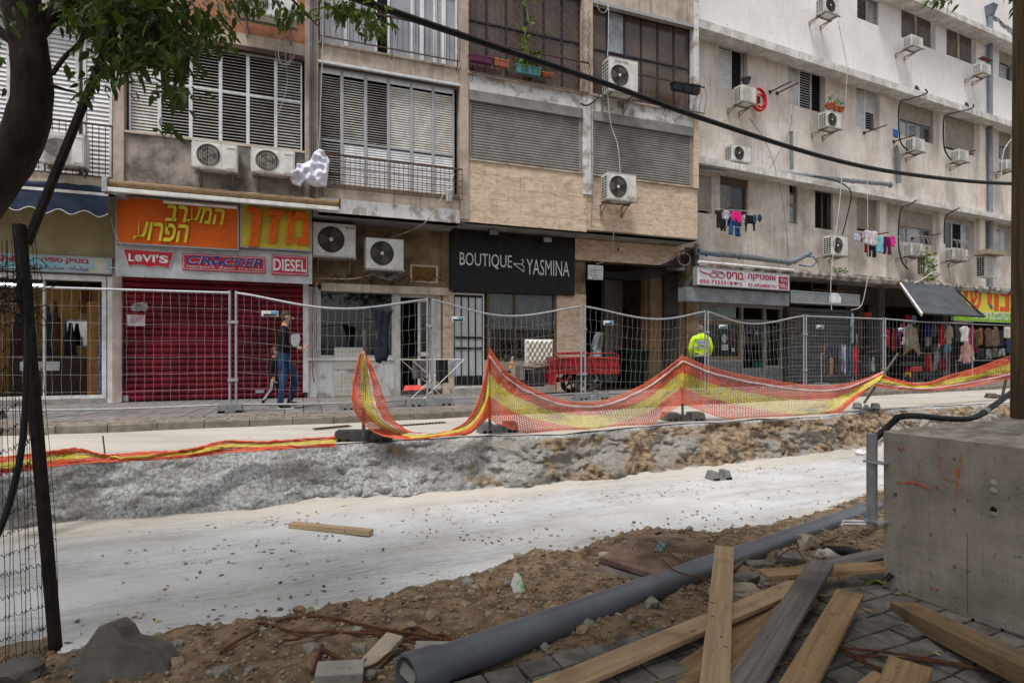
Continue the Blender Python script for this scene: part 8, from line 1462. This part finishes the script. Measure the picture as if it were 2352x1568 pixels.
# pole standing in the block
m_pole = M('brown wooden pole', (.13, .088, .05), (.065, .043, .025), sc=4, r=.85, stretch=(8, 8, .4), bump=.3, bsc=14); pp = P(2318, 975, 3.95) + Vector((.22, .05, 0)); pp.z = ZP + hB - .02; t = thing('utility_pole', 'brown wooden utility pole at the right edge with a grey metal duct', 'pole', pp); MB().tube([(0, 0, 0), (.02, 0, 4), (.05, 0, 9)], [.13, .125, .115], 20).build('pole', m_pole, t, True)
MB().tube([(-.02, -.135, 1.35), (.0, -.13, 4), (.03, -.125, 9)], .045, 12).build('metal_duct', M('grey blue duct', (.2, .21, .25), r=.5), t, True); MB().box(-.045, .08, -.2, -.19, .98, 1.14).build('warning_sign', M('sign yellow', (.75, .5, .02)), t); MB().prism([(.0, 1.12), (.03, 1.12), (.02, 1.08), (.04, 1.08), (.0, 1.0), (.01, 1.06), (-.01, 1.06)], -.203, -.2).build('lightning_mark', m_lr, t); MB().tube([(-.02, -.15, 1.0), (-.02, -.15, 1.3)], .03, 8).build('duct_foot', m_galv, t)
# thin white tubes, blue cap, wires and rods
tag(MB().tube([P(1936, 1196, 5.0), P(2060, 1198, 5.6)], .012, 8).build('white_tube', m_wl, None, True), 'upper thin white tube behind the conduit', 'tube', 'white tubes'); tag(MB().tube([P(1934, 1203, 4.9), P(2060, 1205, 5.5)], .012, 8).build('white_tube', m_wl, None, True), 'lower thin white tube behind the conduit', 'tube', 'white tubes')
tag(MB().add(*rock((.05, .04, .05), 3, 2)).build('blue_bag', M('blue plastic', (.02, .2, .4)), None, loc=P(1998, 1190, 5.8)), 'scrap of blue plastic beyond the end of the pipe', 'plastic scrap')
tag(MB().tube([P(1890, 1262, 4.4), P(1940, 1264, 4.3), P(1985, 1276, 4.2)], .035, 10).build('black_hose_piece', m_black, None, True), 'short thick black ribbed pipe lying in the rubble', 'hose')
Q6 = lambda x, y: (588 + x / 3.97, 1173 + y / 3.97); Q7 = lambda x, y: (1176 + x / 3.97, 1173 + y / 3.97); Q8 = lambda x, y: (1764 + x / 3.97, 1173 + y / 3.97)
rods = [('longest rusty bar arching over the edge of the white floor', Q6, [(-330, 1290), (-200, 1200), (0, 1095), (150, 1020), (300, 975), (520, 960), (700, 975), (950, 1030), (1150, 1075), (1400, 1110), (1600, 1150), (1850, 1200), (2000, 1215)], -.52, .0075), ('second rusty bar with its end sticking out left', Q6, [(10, 1020), (130, 1035), (300, 1090), (500, 1105), (700, 1100), (900, 1110), (1100, 1120), (1300, 1165), (1500, 1150), (1700, 1125), (1780, 1170), (1840, 1250)], -.5, .0075), ('rusty bar bowing below the two long ones', Q6, [(250, 1180), (380, 1165), (450, 1130), (700, 1090), (1000, 1095), (1300, 1120), (1500, 1160), (1700, 1200)], -.49, .0065), ('rusty bar humped above the others', Q6, [(1250, 1150), (1340, 1085), (1450, 1060), (1540, 1090), (1620, 1135), (1700, 1180)], -.47, .0065), ('bent rusty bar at the lower edge of the photo', Q6, [(620, 1600), (780, 1520), (950, 1450), (1100, 1390), (1250, 1260), (1340, 1185), (1450, 1200), (1560, 1215)], -.41, .0075), ('rusty bar hooked over the tile chip', Q6, [(920, 1440), (1050, 1320), (1200, 1240), (1330, 1230), (1450, 1300), (1550, 1340)], -.42, .0075), ('thick rusty bar sloping down to the bottom edge', Q6, [(600, 1260), (760, 1340), (880, 1460), (1000, 1580)], -.42, .009), ('short upright rusty stick among the stones', Q6, [(600, 1220), (560, 1340), (510, 1480)], -.44, .009), ('long thin rod crossing the manhole cover', Q7, [(1290, 270), (1380, 330), (1450, 390), (1700, 570), (1820, 660)], -.48, .005), ('thin bent rod lying over the pipe beside the manhole', Q7, [(1370, 440), (1480, 540), (1600, 580), (1700, 600), (1820, 650)], -.4, .005), ('upper long thin rod on the pavers under the beam', Q8, [(640, 1240), (1100, 1290), (1600, 1370), (2500, 1530)], ZP + .02, .006), ('lower long thin rod on the pavers under the beam', Q8, [(760, 1310), (1200, 1340), (1600, 1385), (2500, 1545)], ZP + .01, .006), ('thin rod running to the bottom edge past the offcut', Q8, [(600, 1210), (900, 1380), (1150, 1540), (1400, 1640)], ZP + .01, .006), ('second thin rod running beside it to the bottom edge', Q8, [(560, 1250), (860, 1370), (1100, 1470), (1280, 1620)], ZP + .02, .006), ('loop of rusty wire over the grey board', Q8, [(20, 640), (40, 520), (120, 400), (220, 340), (290, 380), (340, 520), (200, 660), (140, 760), (150, 830)], -.4, .005), ('short rusty rod on the weathered grey board', Q8, [(-180, 1400), (-60, 1410), (60, 1400), (190, 1385)], -.36, .006), ('thin twig lying on the dirt by the pipe middle', Q8, [(480, 300), (560, 270), (640, 235)], -.6, .008)]
def rodp(u, v, z):
    p = G(u, v, z)
    for _ in range(12):
        h = max(bankz(p.x, p.y), ZF) + .015
        if p.y < paveY(p.x): h = ZP + .015
        if z < h: z = h; p = G(u, v, z)
    return p
for l, q, pts, z, r in rods: tag(MB().tube(catmull([rodp(*q(x, y), z) for x, y in pts], 70), r, 6).build('rusty_rod', m_rust if 'twig' not in l else M('twig brown', (.08, .05, .03)), None, True), l, 'rod', 'rusty rods and wires in the foreground')
tag(puffy([(0, 0), (.07, .02), (.06, .13), (.02, .16), (-.02, .08)], .012, .01, .02, (20, 9), 4).build('paper_scrap', M('white green scrap', (.38, .38, .34), (.05, .35, .05), sc=22, lo=.55, hi=.6), None, True, loc=G(1183, 1370, -.56), rot=(-.7, 0, .2)), 'white and green scrap of packaging on the dirt bank', 'litter')
tag(MB().add(*rock((.09, .06, .05), 14, 3)).build('crumpled_paper', m_wl, None, loc=G(1973, 1043, ZF) + Vector((0, -.05, .04))), 'crumpled white paper at the foot of the trench wall', 'litter'); tag(MB().add(*rock((.06, .05, .03), 17, 3)).build('crumpled_paper', m_wl, None, loc=G(2040, 1042 - 10, ZF) + Vector((0, -.05, .03))), 'small white scrap at the trench wall near the conduit', 'litter')
tag(MB().add(*rock((.045, .03, .012), 14, 2)).build('terracotta_shard', m_terra, None, loc=G(1215, 1438, -.46)), 'flat terracotta shard beside the pipe', 'shard')

# ---------------------------------------------------------------- dark post with wire mesh on the left
m_pb = M('black angle post', (.012, .01, .01), (.03, .017, .014), sc=18, r=.7); pbz = P(128, 1490, 2.84); pt_ = P(44, 515, 2.84)
o = MB().bar((0, 0, 0), pt_ - pbz, .044, .04).build('fence_post', m_pb, None, loc=pbz, bevel=.004); tag(o, 'black leaning fence post wrapped in wire mesh on the left', 'post')
a = P(62, 560, 2.86); b_ = P(318, -70, 3.3); tag(MB().tube([(0, 0, 0), b_ - a], .021, 8).build('brace_pole', m_pb, None, True, loc=a), 'black brace slanting from the post head up into the leaves', 'pole')
tag(MB().tube(catmull([P(40, 520, 2.8), P(62, 700, 2.8), P(60, 900, 2.75), P(48, 1040, 2.7), P(20, 1160, 2.65), P(-15, 1250, 2.6)], 40), .014, 8).build('cable', m_black, None, True), 'thick black cable curving down inside the wire mesh on the left', 'cable')
t = thing('wire_mesh', 'dark wire mesh fence roll around the black post', 'wire fence', P(60, 1500, 2.8)); o_ = t.location.copy(); mb = MB(); nc = 17
def mp3(k_, s_):   # k along, s down
    u0 = -40 + k_ * 118 / 16; u1 = -70 + k_ * 215 / 16; u = u0 + (u1 - u0) * s_ ** .9; v = 565 + 985 * s_ - 30 * (k_ / 16) * (1 - s_); Y = 2.95 - .35 * math.sin(math.pi * min(1, k_ / 17)) + .25 * (k_ / 16) ** 3
    return P(u + 3 * math.sin(k_ * 2.1 + s_ * 9), v, Y) - o_
for k_ in range(nc): mb.tube([mp3(k_, i / 30) for i in range(31)], .0018, 4, cap=False)
for j in range(21): mb.tube([mp3(k_ / 3, min(1, (j + .5) / 21 + .055 * (1 - k_ / 48) + .006 * math.sin(k_ * 2.1 + j))) for k_ in range(0, 49)], .0017, 4, cap=False)
mb.build('wires', M('dark wire', (.02, .02, .02), r=.5), t, kind='stuff')
mb = MB()
for k_ in range(16): c = P(random.uniform(-10, 85), random.uniform(620, 730), 2.8) - o_; mb.tube(catmull([c + Vector((random.gauss(0, .06), random.gauss(0, .04), random.gauss(0, .05))) for _ in range(7)], 30), .0022, 4, cap=False)
for k_ in range(4): mb.tube([P(58 + k_ * 8, 640, 2.75) - o_, P(66 + k_ * 7, 760, 2.75) - o_, P(70 + k_ * 9, 830 - k_ * 20, 2.75) - o_], .002, 4)
mb.build('loose_wire_ends', MT['dark wire'], t)

# ---------------------------------------------------------------- tree
t = thing('tree', 'dark curved tree trunk with hanging leafy twigs at the upper left', 'tree', P(-420, 1500, 2.9)); o_ = t.location.copy(); m_bark = M('dark bark', (.06, .045, .036), (.03, .022, .018), sc=12, r=.95, bump=1, bsc=34, stretch=(1, 1, .3), bd=.03)
tr = [(-520, 1560, 2.8, .16), (-420, 1150, 2.85, .14), (-300, 820, 2.9, .13), (-160, 600, 2.95, .12), (-65, 485, 3.0, .112), (-5, 405, 3.0, .108), (40, 340, 3.0, .1), (66, 270, 3.0, .095), (75, 200, 3.0, .088), (66, 110, 3.0, .085), (50, 20, 3.0, .085), (35, -80, 3.0, .09), (0, -250, 3.0, .09), (-40, -500, 3.0, .08)]
cpt = catmull([P(u, v, y) - o_ for u, v, y, r in tr], 90); rr = [lerpl(list(range(len(tr))), [q[3] for q in tr], i / 90 * (len(tr) - 1)) * (1 + .06 * noise.noise(Vector((i * .3, 0, 0)))) for i in range(91)]; MB().tube(cpt, rr, 20).build('trunk', m_bark, t, True)
br = [[(50, 110, 3, .05), (120, 40, 3.1, .04), (200, -30, 3.2, .035), (330, -90, 3.3, .03), (520, -120, 3.4, .02), (750, -90, 3.5, .012), (900, -20, 3.6, .006)], [(120, 170, 3, .012), (150, 130, 3.05, .011), (185, 95, 3.1, .011), (220, 20, 3.2, .012), (250, -60, 3.25, .014)], [(200, -30, 3.2, .02), (290, 20, 3.1, .014), (360, 70, 3.0, .01), (400, 150, 2.95, .006), (395, 250, 2.95, .004)], [(330, -90, 3.3, .02), (400, 0, 3.2, .012), (450, 60, 3.1, .008), (480, 95, 3.1, .003)], [(520, -120, 3.4, .015), (640, -30, 3.4, .01), (690, 20, 3.4, .006), (730, 60, 3.4, .003)], [(52, 110, 3, .03), (-20, 60, 3.05, .025), (-120, 0, 3.1, .02)], [(220, 20, 3.2, .012), (250, 90, 3.15, .008), (270, 160, 3.1, .005), (262, 215, 3.1, .003)], [(750, -90, 3.5, .012), (830, -20, 3.5, .007), (880, 20, 3.5, .003)], [(115, 195, 3, .01), (145, 205, 3, .008), (180, 215, 3, .003)], [(290, 20, 3.1, .012), (310, 110, 3.1, .007), (330, 170, 3.1, .003)]]
mb = MB(); tw_ = []
for b_ in br: q = catmull([P(u, v, y) - o_ for u, v, y, r in b_], 24); r_ = [lerpl(list(range(len(b_))), [z[3] for z in b_], i / 24 * (len(b_) - 1)) for i in range(25)]; mb.tube(q, r_, 8); tw_.append(q)
mb.build('branches', m_bark, t, True)
m_tl = bpy.data.materials.new('tree leaf'); m = m_tl; m.use_nodes = True; N = m.node_tree.nodes; L = m.node_tree.links; b = N['Principled BSDF']; b.inputs['Roughness'].default_value = .45; out = [n_ for n_ in N if n_.type == 'OUTPUT_MATERIAL'][0]; g0 = N.new('ShaderNodeNewGeometry'); n_ = N.new('ShaderNodeTexNoise'); n_.inputs['Scale'].default_value = 7; L.new(g0.outputs['Position'], n_.inputs['Vector'])
col = mx(mp(n_.outputs[0], .42, .6), (.007, .015, .004), (.045, .085, .012)); L.new(col, b.inputs['Base Color']); tl = N.new('ShaderNodeBsdfTranslucent'); tl.inputs[0].default_value = (.14, .22, .02, 1); ms_ = N.new('ShaderNodeMixShader'); ms_.inputs[0].default_value = .3; L.new(b.outputs[0], ms_.inputs[1]); L.new(tl.outputs[0], ms_.inputs[2]); L.new(ms_.outputs[0], out.inputs[0])
def leafmesh(L_, w_, fold, droop): 
    vs = []; K = 6
    for i in range(K + 1): s_ = i / K; hw = w_ * math.sin(math.pi * s_ ** .8) * (1 - .15 * s_); z = -droop * s_ * s_ * L_; vs += [(s_ * L_, 0, z), (s_ * L_, hw, z + hw * fold), (s_ * L_, -hw, z + hw * fold)]
    fs = []
    for i in range(K): a = 3 * i; fs += [(a, a + 3, a + 4, a + 1), (a, a + 2, a + 5, a + 3)]
    return vs, fs
lm = [leafmesh(.085 * k_, .017 * k_, .35, d_) for k_, d_ in ((.85, .2), (.7, .35), (1.0, .1), (.6, .3))]; lme = [MB().add(v_, f_).mesh('leaf', m_tl, True) for v_, f_ in lm]
clus = [(320, 20, 110, 70, 760, 3.1), (300, 120, 75, 45, 200, 3.05), (400, 120, 65, 60, 230, 3.0), (230, 20, 80, 40, 260, 3.1), (400, 215, 45, 30, 60, 2.95), (215, 60, 60, 50, 90, 3.1), (250, 170, 60, 45, 70, 3.05), (470, 55, 60, 45, 130, 3.2), (130, 10, 60, 30, 60, 3.1), (560, 5, 80, 20, 70, 3.4), (665, 25, 45, 25, 60, 3.4), (790, 20, 70, 22, 120, 3.5), (855, 55, 45, 30, 80, 3.5), (510, 85, 40, 25, 18, 3.2), (375, 285, 35, 22, 12, 2.95), (20, 20, 40, 40, 30, 3.0), (0, 90, 25, 80, 12, 3.0), (400, -90, 260, 50, 700, 3.4), (720, -60, 160, 35, 260, 3.5), (2160, 0, 35, 8, 26, 5), (2330, 2, 18, 18, 22, 4.2), (190, 215, 20, 25, 8, 3), (350, 60, 30, 110, 120, 3.05)]
nl = 0; st = MB()
for u, v, ru, rv, n_, Y in clus:
    for i in range(n_):
        p = P(u + random.gauss(0, ru * .5), v + random.gauss(0, rv * .5), Y + random.gauss(0, .16)); k_ = random.randrange(4); rot = (random.gauss(0, .6), random.uniform(.2, 1.3), random.uniform(0, 6.3)); vis = -10 < (HY - (p.z - EZ) / p.y * F)
        if vis and nl < 285 and random.random() < .55: link('leaf', lme[k_], t, loc=p - o_, rot=rot); nl += 1
        else: M_ = Matrix.LocRotScale(p - o_, __import__('mathutils').Euler(rot), None); st.add([M_ @ Vector(q) for q in lm[k_][0]], lm[k_][1])
st.build('foliage', m_tl, t, True, kind='stuff')
# unseen leaf mass added to the crown above the viewer, to shade the near pavement
st = MB()
for i in range(17000):
    p = Vector((random.uniform(-7, 8), random.uniform(-6.5, 3.4), random.uniform(3.9, 6.5)))
    if p.z < 1.2 + .70 * max(0, p.y) + .35: continue
    if noise.noise(p * .6) < -.12: continue
    d = Vector((random.gauss(0, 1), random.gauss(0, 1), random.gauss(0, .5))).normalized() * .24; s_ = d.cross(Vector((random.gauss(0, .4), random.gauss(0, .4), 1))).normalized() * .1; p = p - o_; st.add([p, p + d * .5 + s_, p + d, p + d * .5 - s_], [(0, 1, 2, 3)])
st.build('unseen_shade_foliage', m_tl, t, kind='stuff')
MB().tube(catmull([P(25, -80, 3.0) - o_, Vector((-2.5, 2.6, 4.6)) - o_, Vector((-1.0, 1.2, 5.2)) - o_, Vector((1.5, 0.2, 5.5)) - o_, Vector((4.5, -.5, 5.6)) - o_], 40), .07, 8).build('limb', m_bark, t, True)
# thick overhead cable
cb = [P(u, v, y) for u, v, y in ((640, -70, 3.9), (820, -2, 4.3), (1100, 95, 5.0), (1390, 192, 5.8), (1600, 268, 6.4), (1900, 363, 7.5), (2100, 402, 8.4), (2325, 422, 9.6), (2600, 420, 11))]
tag(MB().tube(catmull(cb, 120), .028, 10).build('overhead_cable', m_black, None, True), 'thick black overhead cable sagging across the whole street', 'cable')
